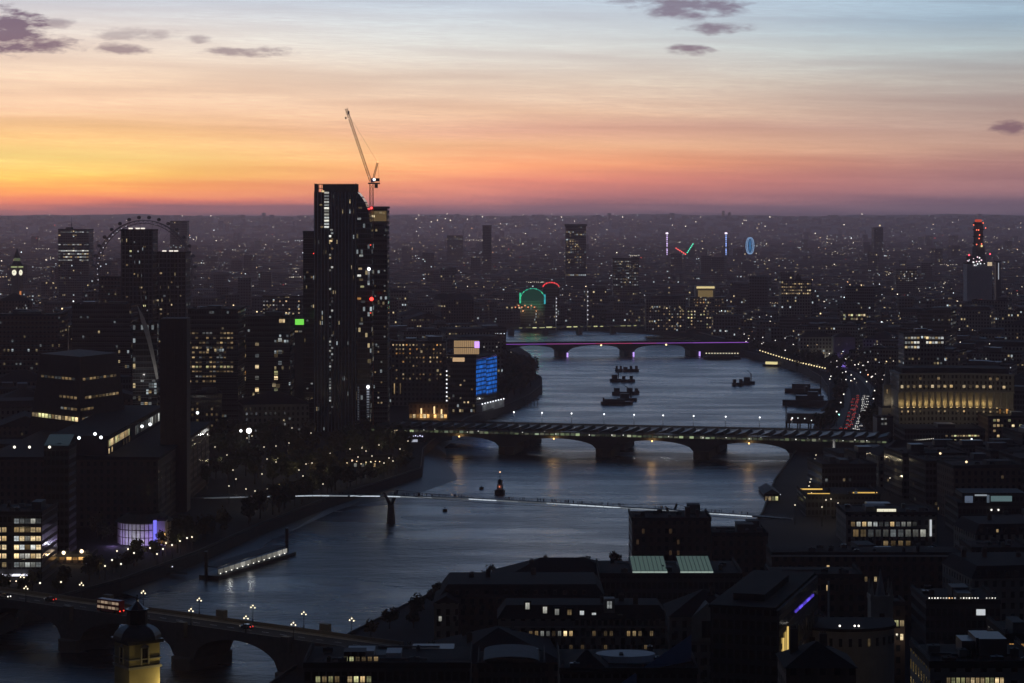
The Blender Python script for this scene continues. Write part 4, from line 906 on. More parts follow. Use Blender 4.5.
T, w, h = block('mast_tower', 'slim office with a vertical white light strip right of the red-lamped tower', 996, 1001, 262, 2900, 10, DARK, 'tower')
MB().box(-.5, .5, -.3, 0, h-22, h-1).build('light_strip', em((.85, .9, 1), .45), T)
T, w, h = block('office_block', 'hazy block sprinkled with tiny white windows left of the red-lamped tower', 896, 917, 270, 3500, 25, F_CONC)
windows(T, (-w/2+2, 0, h-17), 0, 11, 5, 2.8, 3.4, 1.7, 1.7, some(.62, 'c1 w1 c2 w0', 82))
T, w, h = block('office_block', 'dark twin-topped high-rise on the right skyline', 874, 883, 228, 5600, 40, F_CONC, 'tower'); lamp_part(T, (4, 5, h+6), 2, em(WARM, 1.2))
# curved palace-like office with an uplit colonnade
Du = 1450; ux0, ux1 = 899, 1012
T = thing('colonnade_building', 'long curved classical stone building with a gold uplit colonnade on the right', 'building', (X(955, Du), Du, GZ))
def uz(py): return Z(py, Du)-GZ
xl, xr = X(ux0, Du)-X(955, Du), X(ux1, Du)-X(955, Du)
NS = 18; front = [(xl+(xr-xl)*i/NS, 7.0*math.sin(PI*i/NS)-2.2*i/NS*3) for i in range(NS+1)]
ZB, ZC, ZT = uz(408), uz(391.5), uz(375)
m = MB(); m.prism(front+[(xr, 34), (xl, 34)], 0, ZB, uo=12); m.build('podium', F_NEAR, T)
inner = [(x, y+2.6) for x, y in front]
m = MB(); m.prism(inner+[(xr, 34), (xl, 34)], ZB+.01, ZC); m.build('loggia_wall', STONE, T)
m = MB(); m.prism(front+[(xr, 34), (xl, 34)], ZC, ZT, uo=30, bottom=True); m.build('attic_storeys', F_NEAR, T)
ou = [(x, y-.8) for x, y in front]
m = MB(); m.prism(ou+[(xr+.6, 34.6), (xl-.6, 34.6)], ZC-.7, ZC-.01, bottom=True).prism(ou+[(xr+.6, 34.6), (xl-.6, 34.6)], ZT, ZT+.9, bottom=True); m.build('cornice', STONE, T)
m = MB(); m.prism([(x*.93, y+4) for x, y in front]+[(xr*.93, 30), (xl*.93, 30)], ZT+.9, ZT+4); m.build('attic_roof', SLATE, T)
for i in range(1, NS):
    x, y = front[i]; m = MB(); m.frustum(0, 0, .85, .72, 0, ZC-ZB-.75, 10, cap=False); m.box(-1.05, 1.05, -1.05, 1.05, 0, .8); m.build('column', STONE, T, (x, y+.4, ZB))
for i in range(NS):
    x, y = (front[i][0]+front[i+1][0])/2, (front[i][1]+front[i+1][1])/2
    an = math.atan2(front[i+1][1]-front[i][1], front[i+1][0]-front[i][0])
    if i < 15: plight(T, (x, y+1.2, ZB+2.6), (1, .70, .28), 140 if i < 14 else 90, .25)
    if i < 16: MB().box(-.5, .5, -.15, .15, 0, .2).build('floodlight', em((1, .7, .3), 1.6), T, (x, y+1.0, ZB+.02), an)
    for zz, pal, pr in ((ZC+2.0, 'w1 w2 w1 c1', .85 if i < 15 else .2), (ZT-3.4, 'w0 w1', .4)):
        if R.random() < pr: put('window', window_mesh(1.9, 2.0, GLOW[R.choice(pal.split())]), T, (x, y, zz), an)
    if R.random() < .6: put('window', window_mesh(1.3, 1.4, GLOW['w1']), T, (x, y, ZB-3), an)
for dx_ in (-9, -4.5): put('window', window_mesh(1.6, 3.2, GLOW['a1']), T, (xr+dx_, front[-1][1]-.0+(.0), ZB-3.2), -.6)
FOOT += [(X(925, Du), Du+15, 26), (X(985, Du), Du+15, 26)]; PLACES.append(('the gold colonnade', 955, 1450)); PROT.append((896, 1014, 420, 1450))
for k in range(6): plight(T, (xl+(k+.5)*(xr-xl)/6, -16, ZB+1), (1, .84, .55), 420, .5)
T, w, h = block('office_building', 'office with two white lit upper floors above the gold colonnade', 904, 944, 334, 1750, 25, F_CONC, plant=2, vis=26)
windows(T, (-w/2+1.6, 0, h-11), 0, 13, 3, 2.3, 3.5, 2.0, 2.0, lambda i, j: None if j == 0 and i > 5 or (4 < i < 7) else GLOW['c2' if (i+j) % 3 else 'w2'])
T, w, h = block('church', 'slender pale church steeple left of the gold colonnade', 882, 893, 408, 1480, 14, STONE, 'church')
m = MB(); m.box(-2.3, 2.3, 1, 5.6, h, h+15); m.build('steeple_tower', STONE, T)
m = MB(); m.frustum(0, 3.3, 2.0, 1.6, h+15, h+20, 8).frustum(0, 3.3, 1.4, .1, h+20, h+29, 8); m.build('spire', pbr('lead', (.2, .21, .22), .6), T)
put('belfry_opening', window_mesh(1.2, 3, GLOW['w0']), T, (0, .98, h+9))
plight(T, (0, -3, h+4), (1, .85, .6), 250)
T, w, h = block('small_office', 'dark block with four white square windows at the north end of the railway bridge', 877, 893, 418, 1405, 16, DARK)
windows(T, (-1.6, 0, h-4.4), 0, 2, 2, 2.0, 3.2, 1.5, 1.7, lambda i, j: GLOW['c2' if j else 'c1'])
T, w, h = block('violet_lit_hall', 'old hall wall washed in violet light behind the embankment trees', 834, 855, 337, 2150, 16, STONE, 'hall', roof=SLATE, roofkind='hip')
for k in range(4): plight(T, (-w/2+2.5+k*(w-5)/3, -3, 1), (.3, .2, 1), 2600)
T, w, h = block('lit_mansion', 'pale mansion front lit white behind the embankment trees', 800, 833, 337, 2180, 16, F_STONE, 'mansion', roof=SLATE, roofkind='hip')
windows(T, (-w/2+2, 0, 2), 0, 10, 3, 2.9, 3.6, 1.3, 2, some(.35, 'w1 w0', 84))
for k, e_ in enumerate((300, 500, 900, 1500, 1500)): plight(T, (-w/2+3+k*(w-6)/4, -4, 1), (1, .97, .85), e_)
for nm, a, b, yt, D_, dp, mt, lab, rows in (('station_hall', 905, 985, 431, 1360, 40, F_NEARD, 'long dark station hall right of the railway bridge with short yellow window rows', 1), ('office_building', 988, 1034, 418, 1420, 30, F_NEARB, 'block at the right edge with yellow windows beside the gold colonnade', 2)):
    T, w, h = block(nm, lab, a, b, yt, D_, dp, mt, plant=1)
    if rows == 1:
        rr = random.Random(85)
        windows(T, (w*.02, 0, h-3.4), 0, 12, 2, 1.7, -2.6, 1.5, 1.2, lambda i, j: GLOW[rr.choice(['w2', 'y2', 'w1'])] if rr.random() < .62 else None)
        m = [lamp_part(T, (-w/2+1+k*1.2, -.4, h-6.0+.12*k), .3, em((1, .95, .8), .8)) for k in range(14)]
    else: windows(T, (-w/2+4, 0, h-12), 0, 9, 4, 2.3, 3.2, 1.8, 1.8, some(.4, 'w2 w1 y2', 86))
# ================================================================ near north bank (lower right)
# dark warehouse on the waterfront
T, w, h = block('riverside_warehouse', 'tall dark brick warehouse block standing on the north waterfront by the footbridge', 632, 711, 521, 895, 26, F_NEARB, vis=45, plant=1)
W0 = T
MB().box(w*.19, w*.25, 6, 9, h+.5, h+4.6).build('chimney', DBRICK, T); MB().box(w*.33, w*.37, 8, 10, h+.5, h+3.4).build('chimney', DBRICK, T)
for i in range(4):
    for j in range(4):
        if R.random() < .35: put('window', window_mesh(1.1, 2.0, em((1, .6, .3), .035)), T, (-w/2+2.2+i*2.2 if i < 2 else -w/2+9+i*3.0, 0, 5+j*4.2))
PLACES.append(('the dark waterfront warehouse', 672, 895))
block('warehouse_annex', 'low flat dark annex joined to the right of the dark waterfront warehouse', 712, 768, 536, 900, 24, F_NEARB, vis=30, plant=2)
T, w, h = block('rooflight_hall', 'low hall with two greenish glowing glass rooflights in front of the dark warehouse', 600, 742, 577, 800, 34, F_NEARD)
for a, b in ((633, 668), (681, 714)):
    x0, x1 = X(a, 800)-X(671, 800), X(b, 800)-X(671, 800)
    MB().box(x0, x1, 3, 25, h+.5, h+1.5).build('rooflight_kerb', STEEL, T)
    MB().face([(x0, 3, h+1.55), (x1, 3, h+1.55), (x1, 25, h+3.6), (x0, 25, h+3.6)]).build('rooflight', em((.45, .72, .68), .12), T)
    MB().box(x0, x1, 2.8, 3, h+.6, h+1.5).build('clerestory', em((.8, 1, .9), .42), T)
    m = MB()
    for k in range(9): x = x0+(x1-x0)*k/8; m.bar((x, 3, h+1.62), (x, 25, h+3.68), .10)
    m.build('glazing_bars', STEEL, T)
PLACES.append(('the green-lit rooflights', 675, 800))
# long stone building with a row of lit dormers
D0 = 690
T, w, h = block('long_stone_building', 'long stone building with bright dormer windows and a row of lit windows facing us', 498, 668, 619, D0, 17, F_NEAR, roof=SLATE, roofkind='mansard', vis=24)
Tx = X(583, D0)
def nx(px): return X(px, D0)-Tx
def nz(py): return Z(py, D0)-GZ
for px, y, mt in ((527.5, 611, 'c1'), (545, 615, 'c2'), (557, 617, 'c2'), (569.5, 618, 'w0'), (582, 619, 'c2'), (594, 621, 'c2'), (620, 623, 'c1'), (633.5, 624, 'c2'), (646, 624, 'w0')):
    d = MB().box(-1.1, 1.1, 0, 3, 0, 2.9).build('dormer', SLATE, T, (nx(px), .55, nz(y)+.0))
    put('window', window_mesh(1.45, 2.2, GLOW[mt]), d, (0, -.02, .3))
d = MB().box(-1.6, 1.6, 0, 4, 0, 4.2).build('dormer', STONE, T, (nx(609.5), .3, nz(613))); put('window', window_mesh(1.7, 2.4, GLOW['c2']), d, (0, -.02, 1.2))
rr = random.Random(91)
for i in range(28):
    px = 502+i*5.75; y = 634.5 if px < 575 else 632.5
    lit = (px < 520 or 540 < px < 574 or 612 < px < 640)
    put('window', window_mesh(1.15, 1.7, GLOW[rr.choice(['w2', 'w1', 'w2', 'c1'])] if lit and rr.random() < .85 else (GLOW['w0'] if rr.random() < .4 else PANE)), T, (nx(px), 0, h-5.2))
    put('window', window_mesh(1.15, 1.9, PANE if rr.random() < .8 else GLOW['w0']), T, (nx(px), 0, h-9.6))
    if 575 < px < 660: put('window', window_mesh(1.15, 1.7, PANE), T, (nx(px), 0, h-1.95))
MB().box(-w/2-.3, w/2+.3, -.35, 0, h-2.7, h-2.2).build('string_course', STONE, T)
PLACES.append(('the long dormered building', 583, 690))
T, w, h = block('gabled_wing', 'stone wing with gabled arched bay at the right end of the dormered building', 669, 745, 617, 672, 22, F_NEAR, vis=22, roof=SLATE, roofkind='hip')
m = MB(); gw = 4.5; m.face([(-gw, -.6, h-7), (gw, -.6, h-7), (gw, -.6, h), (0, -.6, h+4), (-gw, -.6, h)]).face([(-gw, -.6, h), (0, -.6, h+4), (0, 6, h+4), (-gw, 6, h)]).face([(gw, -.6, h), (gw, 6, h), (0, 6, h+4), (0, -.6, h+4)]).face([(-gw, -.6, h-7), (-gw, -.6, h), (-gw, 0, h), (-gw, 0, h-7)]).face([(gw, -.6, h-7), (gw, 0, h-7), (gw, 0, h), (gw, -.6, h)]); m.build('gable', STONE, T)
put('arched_window', window_mesh(3.2, 5, PANE), T, (0, -.62, h-6)); windows(T, (-w/2+2, 0, 6), 0, 8, 4, 2.6, 4, 1.2, 2.2, lambda i, j: PANE)
T, w, h = block('gabled_house', 'steep gabled stone house on the waterfront at the left end of the dormered building', 434, 458, 603, 745, 22, F_NEAR, roof=SLATE, roofkind='gable')
windows(T, (-w/2+2, 0, h-6), 0, 3, 1, 2.4, 3, 1.1, 1.8, lambda i, j: GLOW['c1'] if i == 0 else PANE)
T, w, h = block('waterfront_block', 'dark mansard-roofed waterfront block between the steep gabled house and the rooflight hall', 440, 604, 597, 752, 30, F_NEARB, roof=SLATE, roofkind='mansard')
windows(T, (-w/2+2, 0, h-4.5), 0, 14, 1, 3, 3, 1.2, 1.9, lambda i, j: GLOW['c1'] if i in (1, 9) else PANE)
T, w, h = block('waterfront_block', 'dark hip-roofed block overlooking the river behind the mansard waterfront block', 494, 634, 584, 826, 34, F_NEARB, roof=SLATE, roofkind='hip')
# foreground roofs
T, w, h = block('flat_roofed_offices', 'near flat-roofed office with pale roof boxes and lit windows at its left end', 304, 470, 668, 560, 25, F_NEARD, plant=0)
for a, b, y0, y1, yy, mt in ((345, 372, 664, 651, 12, PALE), (384, 399, 667, 653, 10, PALE), (372, 384, 664, 656, 14, STEEL), (410, 452, 664, 655, 22, DARK)):
    Dq = 560+yy; MB().box(X(a, Dq)-X(385, 560), X(b, Dq)-X(385, 560), yy, yy+7, h+.52, Z(y1, Dq)-GZ).build('plant_room', mt, T)
windows(T, (X(316, 560)-X(385, 560), 0, h-3.6), 0, 9, 1, 1.55, 3, 1.3, 1.7, lambda i, j: GLOW['w1' if i % 2 else 'y2'] if i != 4 else PANE)
windows(T, (X(316, 560)-X(385, 560), 0, h-7.4), 0, 22, 1, 1.75, 3, 1.3, 1.7, lambda i, j: PANE)
windows(T, (X(342, 560)-X(385, 560), 4.95, h+.6), 0, 6, 1, 1.5, 3, 1.2, 1.3, lambda i, j: GLOW['y2' if i in (0, 1) else 'w0'])
MB().box(X(340, 560)-X(385, 560), X(362, 560)-X(385, 560), 5, 10.5, h+.5, h+3).build('roof_storey', F_NEARD, T)
PLACES.append(('the near flat-roofed office', 385, 560))
T, w, h = block('vaulted_roof_hall', 'low hall with a shallow pale curved roof below the dormered building', 478, 545, 668, 590, 20, F_NEARD)
m = MB()
for i in range(10):
    a, b = PI*i/10, PI*(i+1)/10; f = lambda t: (-w*.42*math.cos(t), h+1.45+1.3*math.sin(t))
    (xa, za), (xb, zb_) = f(a), f(b); m.face([(xa, 1, za), (xb, 1, zb_), (xb, 18, zb_), (xa, 18, za)])
m.build('vaulted_roof', METROOF, T)
T, w, h = block('glass_wall_building', 'near building with a sky-tinted bluish sloping glass side wall below the gabled wing', 560, 697, 674, 505, 26, F_NEARD, plant=0)
m = MB(); x1 = w/2; m.face([(X(622, 500)-X(628.5, 505), -3.2, h-4), (x1-.3, 12, h+.6), (x1-.3, 12, h+6.5), (X(622, 500)-X(628.5, 505), -3.2, h-1.2)]); m.build('glass_side_wall', pbr('sky_tinted_glass_wall', (.16, .24, .40), .25, var=.1), T)  # bluish sky light on this side wall is put into its base colour
m = MB(); m.frustum(0, 14, 6.5, 6.1, h+.5, h+1.9, 18, sx=1.1, sy=.7); m.build('roof_canopy', PALE, T)
m = MB(); m.face([(-w/2+1, -.5, h+.6), (-w/2+11, -.5, h+.6), (-w/2+6, 6, h+4.4)]).face([(-w/2+11, -.5, h+.6), (-w/2+11, 13, h+.6), (-w/2+6, 6, h+4.4)]).face([(-w/2+1, 13, h+.6), (-w/2+1, -.5, h+.6), (-w/2+6, 6, h+4.4)]).face([(-w/2+11, 13, h+.6), (-w/2+1, 13, h+.6), (-w/2+6, 6, h+4.4)]); m.build('pyramid_rooflight', SLATE, T)
PLACES.append(('the sky-tinted glass wall', 670, 505))
# building receding in depth with warm and violet lights on its street side
p, q = Vector((X(779, 560), 560, 0)), Vector((X(818, 614), 614, 0)); d = q-p; Ls = d.length; ang = math.atan2(d.y, d.x); hz_ = Z(607, 565)-GZ
T = thing('corner_office', 'office with gold lit columns and a violet light strip along its street side', 'building', (p.x, p.y, GZ), ang)
MB().prism([(0, 0), (Ls, 0), (Ls, 17), (0, 17)], 0, hz_, uo=60).build('wall', F_NEARD, T)
MB().box(-.4, Ls+.4, .8, 17.4, hz_, hz_+.7).build('roof', FELT, T)
MB().box(8, Ls-16, 5, 13, hz_+.7, hz_+2.4).build('plant_room', FELT, T)
for k in range(4): MB().box(-.45, .45, -.3, 0, 0, 12.5 if k else 9).build('lit_column', em((1, .68, .2), .75 if k % 2 else .4), T, (2+k*3.0, -.02, hz_-21+k*.9))
for k in range(6): put('window', window_mesh(2.2, 2.4, GLOW[['y2', 'w1', 'w0', 'w1', 'c0', 'c0'][k]]), T, (13+k*4, 0, hz_-20+(k % 2)*3.6))
for k in range(5): MB().box(0, 4.4, -.25, 0, 0, .55).build('violet_strip', em((.16, .10, 1), 1.0 if k%2 else .5), T, (22+k*5.6, -.02, hz_-4.2))
for k in range(10): put('window', window_mesh(.9, 5, GLOW['w0'] if k % 3 == 0 else PANE), T, (16+k*3.7, 0, hz_-13))
plight(T, (10, -5, hz_-18), (1, .75, .35), 700); FOOT.append((p.x, 590, 38)); PLACES.append(('the violet light strip', 805, 640))
# small domed church with a pinnacled tower
T, w, h = block('church_tower', 'square pinnacled stone church tower in the dark streets at lower right', 871, 893, 601, 640, 6.1, STONE, 'church tower', vis=30, roof=STONE)
for sx in (-1, 1):
    for yy in (.4, 5.7): MB().frustum(sx*(w/2-.4), yy, .55, .08, h+1.4, h+5.5, 6).build('pinnacle', STONE, T)
MB().frustum(0, 3.05, 1.5, .06, h+.5, h+8.5, 8).build('spire', pbr('lead', (.2, .21, .22), .6), T)
put('belfry_opening', window_mesh(1.5, 3.6, PANE), T, (0, 0, h-7)); put('belfry_opening', window_mesh(1.2, 2.4, PANE), T, (0, 0, h-14)); PLACES.append(('the pinnacled church tower', 882, 640))
T = thing('crescent_building', 'low curved building with a row of small arched openings left of the church tower', 'building', (X(852, 600), 612, GZ))
zt_ = Z(634, 600)-GZ; m = MB(); rm = MB(); cp = [(13*math.cos(PI+PI*i/16), 9*math.sin(PI+PI*i/16)) for i in range(17)]
m.prism(cp+[(13, 8), (-13, 8)], 0, zt_, uo=5); m.build('wall', STONE, T); rm.prism([(x*1.04, y*1.04) for x, y in cp]+[(13.5, 8.4), (-13.5, 8.4)], zt_, zt_+.8); rm.build('roof', SLATE, T)
for i in range(2, 15):
    a = PI+PI*i/16; put('window', window_mesh(.9, 2.2, PANE if i not in (5, 10) else GLOW['w0']), T, (13.05*math.cos(a), 9.05*math.sin(a), zt_-4), math.atan2(9*math.cos(a), -13*math.sin(a)))
for px, y in ((842, 632), (857, 635), (861, 637)): lamp_part(T, (X(px, 600)-X(852, 600), -8, zt_+1.4), .28, em((1, .95, .85), 2.2))
# near right roofs
T, w, h = block('hip_roofed_block', 'near dark block with an eight-sided hipped slate roof at the bottom right', 786, 856, 668, 470, 15, F_NEARB, roof=SLATE, roofkind='hip')
T, w, h = block('stone_office', 'near stone office along the bottom right edge with a strip of yellow lit windows', 930, 1040, 668, 450, 22, F_NEAR, plant=3)
windows(T, (-w/2+3.6, 0, h-3.5), 0, 12, 1, .95, 3, .85, 1.7, pal_all('y2 w1 y2 w2', 7))
T, w, h = block('brick_office', 'near brick office at the bottom right corner with one orange lit storey', 1006, 1050, 640, 500, 20, F_NEARB, plant=1)
windows(T, (-w/2+1.2, 0, h-2.6), 0, 6, 1, 1.3, 3, 1.2, 1.9, pal_all('a2 a1 a2', 8))
T, w, h = block('terrace_office', 'office with a string of white lamps along its roof terrace, right of the church tower', 926, 1000, 604, 700, 26, F_NEARD, plant=2)
for k in range(24):
    if R.random() < .85: lamp_part(T, (-w/2+1.2+k*(w-2.4)/23, 1.2, h+1.6), R.uniform(.16, .30), em((1, .95, .85) if k not in (7, 8) else (1, .6, .3), R.choice([.8, 1.4, 2.0])))
MB().box(w*.18, w*.3, -.2, 0, h-3.4, h-1.6).build('lit_window', em((.9, .95, 1), .6), T)
T, w, h = block('street_house', 'tall narrow house with two yellow lit windows right of the church tower', 893, 905, 606, 668, 10, F_NEARB)
windows(T, (-w/2+1.0, 0, h-6), 0, 2, 1, 1.6, 3, 1.4, 2.0, pal_all('w2 y2', 9)); put('window', window_mesh(1, 2, GLOW['w2']), T, (.8, 0, h-10)); plight(T, (0, -4, h-9), (1, .9, .7), 120)
T, w, h = block('grand_office', 'stone office with two storeys of big lit square windows in the middle right', 846, 937, 515, 985, 30, F_NEAR, plant=2, vis=38)
rr = random.Random(92)
windows(T, (-w/2+3, 0, h-5.0), 0, 12, 1, 2.4, 3, 1.9, 2.2, lambda i, j: GLOW[rr.choice(['c1', 'c0', 'w1', 'c1'])] if i > 0 else GLOW['w0'])
windows(T, (-w/2+4.2, 0, h-9.4), 0, 10, 1, 3.2, 3, 2.5, 3.3, lambda i, j: GLOW[rr.choice(['c0', 'c1', 'c0'])] if i > 1 else GLOW['w0'])
windows(T, (-w/2+4.2, 0, h-13.2), 0, 10, 1, 3.2, 3, 2.2, 2.3, lambda i, j: GLOW['w0'] if 3 < i < 8 else PANE); windows(T, (-w/2+4.2, 0, h-17), 0, 10, 1, 3.2, 3, 2.2, 2.3, lambda i, j: GLOW['w0'] if i in (4, 5, 8) else PANE)
MB().box(w*.42, w*.44, -.5, 0, h-9, h-2).build('light_strip', em((.9, .95, 1), .6), T)
MB().box(-5.5, 2.6, 4, 4.4, h+.55, h+2.1).build('lit_roof_storey', em((1, .95, .72), 1.0), T); MB().box(-6, 3.1, 3.8, 12, h+2.1, h+2.5).build('roof_canopy', FELT, T); PLACES.append(('the big-windowed stone office', 890, 985))
T, w, h = block('row_window_office', 'low office with one bright row of yellow-white windows at the right edge', 972, 1030, 551, 850, 24, F_NEARD, vis=10)
windows(T, (-w/2+1.2, 0, h-3.0), 0, 9, 1, 2.3, 3, 1.7, 1.6, pal_all('w2 y2 c2', 10))
T, w, h = block('skylight_hall', 'dark hall with pale blue rectangular skylights near the right edge', 958, 1030, 506, 1010, 30, F_NEARD)
for a, b, y0, y1, c_, st in ((964, 972, 507, 496, (.5, .65, .95), .16), (986, 988.5, 503, 495, (.5, .65, .85), .14), (990, 1011, 501.5, 496, (.5, .8, .85), .17), (974, 986, 496, 494.5, (.8, .9, 1), .30), (991, 1012, 506, 504.6, (.8, .9, 1), .12)):
    MB().box(X(a, 1015)-X(994, 1010), X(b, 1015)-X(994, 1010), 3, 3.3, Z(y0, 1013)-GZ, Z(y1, 1013)-GZ).build('skylight', em(c_, st), T)
MB().box(-w*.42, w*.46, 3.4, 20, h+.5, Z(493, 1013)-GZ).build('roof_storey', F_NEARD, T)
for px in (991, 998): lamp_part(T, (X(px, 1010)-X(994, 1010), -1, h-1.6), .45, em((1, .95, .85), 1.6))
T, w, h = block('school_block', 'very long flat-roofed dark block with a thin pale parapet line, middle right', 772, 966, 556, 800, 18, F_NEARB)
MB().box(-w/2-.4, w/2+.4, -.5, -.2, h-.2, h+.35).build('parapet', PALE, T)
windows(T, (-w/2+3, 0, h-5), 0, 20, 2, 3.3, -4, 1.1, 1.9, lambda i, j: GLOW['w1'] if (i, j) in ((1, 1), (5, 0), (9, 1), (10, 1), (3, 1)) else PANE)
T, w, h = block('low_wing', 'lower wing with warm windows and a paved yard in front of the long parapet block', 772, 862, 578, 742, 20, F_NEARB)
windows(T, (-w/2+3, 0, h-4.2), 0, 9, 1, 3, 3, 1.1, 2.0, lambda i, j: GLOW['w1'] if i in (0, 2, 5) else PANE); lamp_part(T, (-w*.02, -.5, h-8), .22, em((1, .1, .1), 1.6), 'warning_lamp')
T, w, h = block('riverside_pavilion', 'small pavilion with a yellow lit gable and pale metal roof beside the footbridge landing', 764, 780, 494, 1140, 26, F_NEARD, roof=METROOF, roofkind='gable')
windows(T, (-w/2+1.2, 0, h-6.4), 0, 4, 2, 1.7, 2.9, 1.5, 2.4, pal_all('y2 w1 w2', 12))
for k in range(6): lamp_part(T, (w/2+.5, 3+k*4, h-.6), .22, em((.9, .95, 1), .9))
T, w, h = block('roof_bar', 'long dark roof terrace edged with amber light strips beside the big-windowed office', 806, 880, 497, 1080, 34, F_NEARD, vis=12)
for a, b, yy in ((-w/2+1, -w*.17, 2), (-w/2, -w*.2, 20), (w*.16, w*.46, 6)): MB().box(a, b, yy, yy+.4, h+1.0, h+1.55).build('amber_strip', em((1, .62, .15), .9), T)
for k in range(12): lamp_part(T, (R.uniform(-w/2, w/2), R.uniform(-1, 14), h+R.uniform(-2, 2)), .27, em(R.choice([WARM, AMBER, (1, .9, .7)]), 1.4))
windows(T, (w*.2, 5.9, h+.6), 0, 8, 1, 1.8, 3, 1.5, 1.6, some(.6, 'c0 w0 c1', 13)); PLACES.append(('the amber-lit roof terrace', 843, 1080))
T = thing('monument_plinth', 'pale floodlit statue column and steps under the north end of the railway bridge', 'monument', (X(834, 1330), 1330, GZ))
MB().frustum(0, 0, 3.6, 3.0, 0, 4, 8).build('plinth', STONE, T); MB().frustum(0, 0, 1.1, .7, 4, 10.5, 8).ball((0, 0, 11), 1, 8, 6).build('statue', PALE, T); plight(T, (-2, -4, 8), (1, .97, .9), 260)
# clock-station tower with a domed cap, floodlit, in the foreground
Dn = 560; T = thing('domed_station_tower', 'floodlit yellow brick tower with a dark domed cap and spire at the bottom left', 'tower', (X(134.5, Dn), Dn+4, 0), .62)
def dz(py): return Z(py, Dn)
a_ = 4.1; YB = pbr('stock_brick', (.30, .25, .13), .9)
MB().box(-a_, a_, -a_, a_, 0, dz(644)).build('shaft', YB, T)
m = MB(); m.box(-a_-.35, a_+.35, -a_-.35, a_+.35, dz(669), dz(666.5)); m.box(-a_-.25, a_+.25, -a_-.25, a_+.25, dz(660), dz(659)); m.build('string_course', STONE, T)
MB().box(-a_-.7, a_+.7, -a_-.7, a_+.7, dz(644), dz(640.5)).build('cornice', BLACK, T)
m = MB(); prev = None
for i in range(7):
    t0, t1 = i/7*PI/2, (i+1)/7*PI/2; m.frustum(0, 0, 5.4*math.cos(t0)+.5, 5.4*math.cos(t1)+.5, dz(640.5)+3.6*math.sin(t0), dz(640.5)+3.6*math.sin(t1), 8, rot=PI/8)
m.build('dome', pbr('lead_dark', (.05, .055, .06), .5), T)
MB().frustum(0, 0, 2.6, 2.5, dz(640.5)+3.4, dz(613), 8, rot=PI/8).frustum(0, 0, 2.9, 2.9, dz(613), dz(611.5), 8, rot=PI/8).frustum(0, 0, 2.3, .3, dz(611.5), dz(604), 8, rot=PI/8).build('lantern', BLACK, T)
MB().bar((0, 0, dz(604)), (0, 0, dz(597)), .22, 6).ball((0, 0, dz(601)), .4, 6, 4).build('spire', BLACK, T)
for ang in (0, -PI/2):
    n = Vector((math.sin(ang), -math.cos(ang))); d = put('arched_window', window_mesh(1.5, 3.6, PANE), T, (n.x*(a_+.01), n.y*(a_+.01), dz(663.5)), ang)
    MB().box(-1.2, -.8, -.3, .1, -.3, 3.8).box(.8, 1.2, -.3, .1, -.3, 3.8).frustum(0, -.1, 1.15, .2, 3.8, 4.5, 8, sy=.3).build('window_surround', STONE, d)
plight(T, (7.0, -6.0, dz(686)), (1, .80, .32), 2300, .4); plight(T, (-6, -10, dz(690)), (1, .80, .32), 420, .4)
PLACES.append(('the domed station tower', 134, 560))
# ================================================================ bridges
def arch_bridge(name, label, A, B, width, piers, pw, zs, zc, zd, mat, cat='bridge', x_ends=None, slope=0.0, pier_ext=1.5, parapet_h=1.1, spr=None):
    A, B = Vector(A), Vector(B); d = B-A; Ls = d.length; ang = math.atan2(d.y, d.x)
    T = thing(name, label, cat, (A.x, A.y, 0), ang)
    m = MB(); xs = piers
    zf = lambda x: zd+slope*x
    def strip(x0, x1, z0a, z0b):
        q0, q1 = (x0, 0), (x1, 0)
        m.face([(x0, 0, z0a), (x1, 0, z0b), (x1, 0, zf(x1)), (x0, 0, zf(x0))]).face([(x1, width, z0b), (x0, width, z0a), (x0, width, zf(x0)), (x1, width, zf(x1))])
        m.face([(x0, width, z0a), (x1, width, z0b), (x1, 0, z0b), (x0, 0, z0a)]); m.face([(x0, 0, zf(x0)), (x1, 0, zf(x1)), (x1, width, zf(x1)), (x0, width, zf(x0))])
    for i in range(len(xs)-1):
        a, b = xs[i]+pw/2-.3, xs[i+1]-pw/2+.3; n = 18
        for k in range(n):
            t0, t1 = k/n, (k+1)/n; f = lambda t: zs+(zc-zs)*math.sqrt(max(0, 1-(2*t-1)**2))**1.0
            strip(a+(b-a)*t0, a+(b-a)*t1, f(t0), f(t1))
    for x in xs: strip(x-pw/2+.31, x+pw/2-.31, zs, zs)
    if x_ends:
        if x_ends[0] < xs[0]-pw/2: strip(x_ends[0], xs[0]-pw/2+.3, 0, 0)
        if x_ends[1] > xs[-1]+pw/2: strip(xs[-1]+pw/2-.3, x_ends[1], 0, 0)
    m.build('arches_and_deck', mat, T)
    for x in xs:
        p = MB(); h_ = pw/2; e = pier_ext
        p.prism([(x-h_, -e), (x, -e-h_*.7), (x+h_, -e), (x+h_, width+e), (x, width+e+h_*.7), (x-h_, width+e)], -2, zs+.8); p.build('pier', mat, T)
    x0, x1 = x_ends if x_ends else (xs[0], xs[-1])
    for y in (.0, width-.35):
        q = MB(); q.face([(x0, y, zf(x0)), (x1, y, zf(x1)), (x1, y, zf(x1)+parapet_h), (x0, y, zf(x0)+parapet_h)]).face([(x1, y+.35, zf(x1)), (x0, y+.35, zf(x0)), (x0, y+.35, zf(x0)+parapet_h), (x1, y+.35, zf(x1)+parapet_h)]).face([(x0, y, zf(x0)+parapet_h), (x1, y, zf(x1)+parapet_h), (x1, y+.35, zf(x1)+parapet_h), (x0, y+.35, zf(x0)+parapet_h)]); q.build('parapet', mat, T)
    return T, Ls, ang, zf
GRAN = pbr('bridge_granite', (.15, .14, .125), .85, scale=.5); DKST = pbr('dark_bridge_iron', (.055, .055, .055), .7)
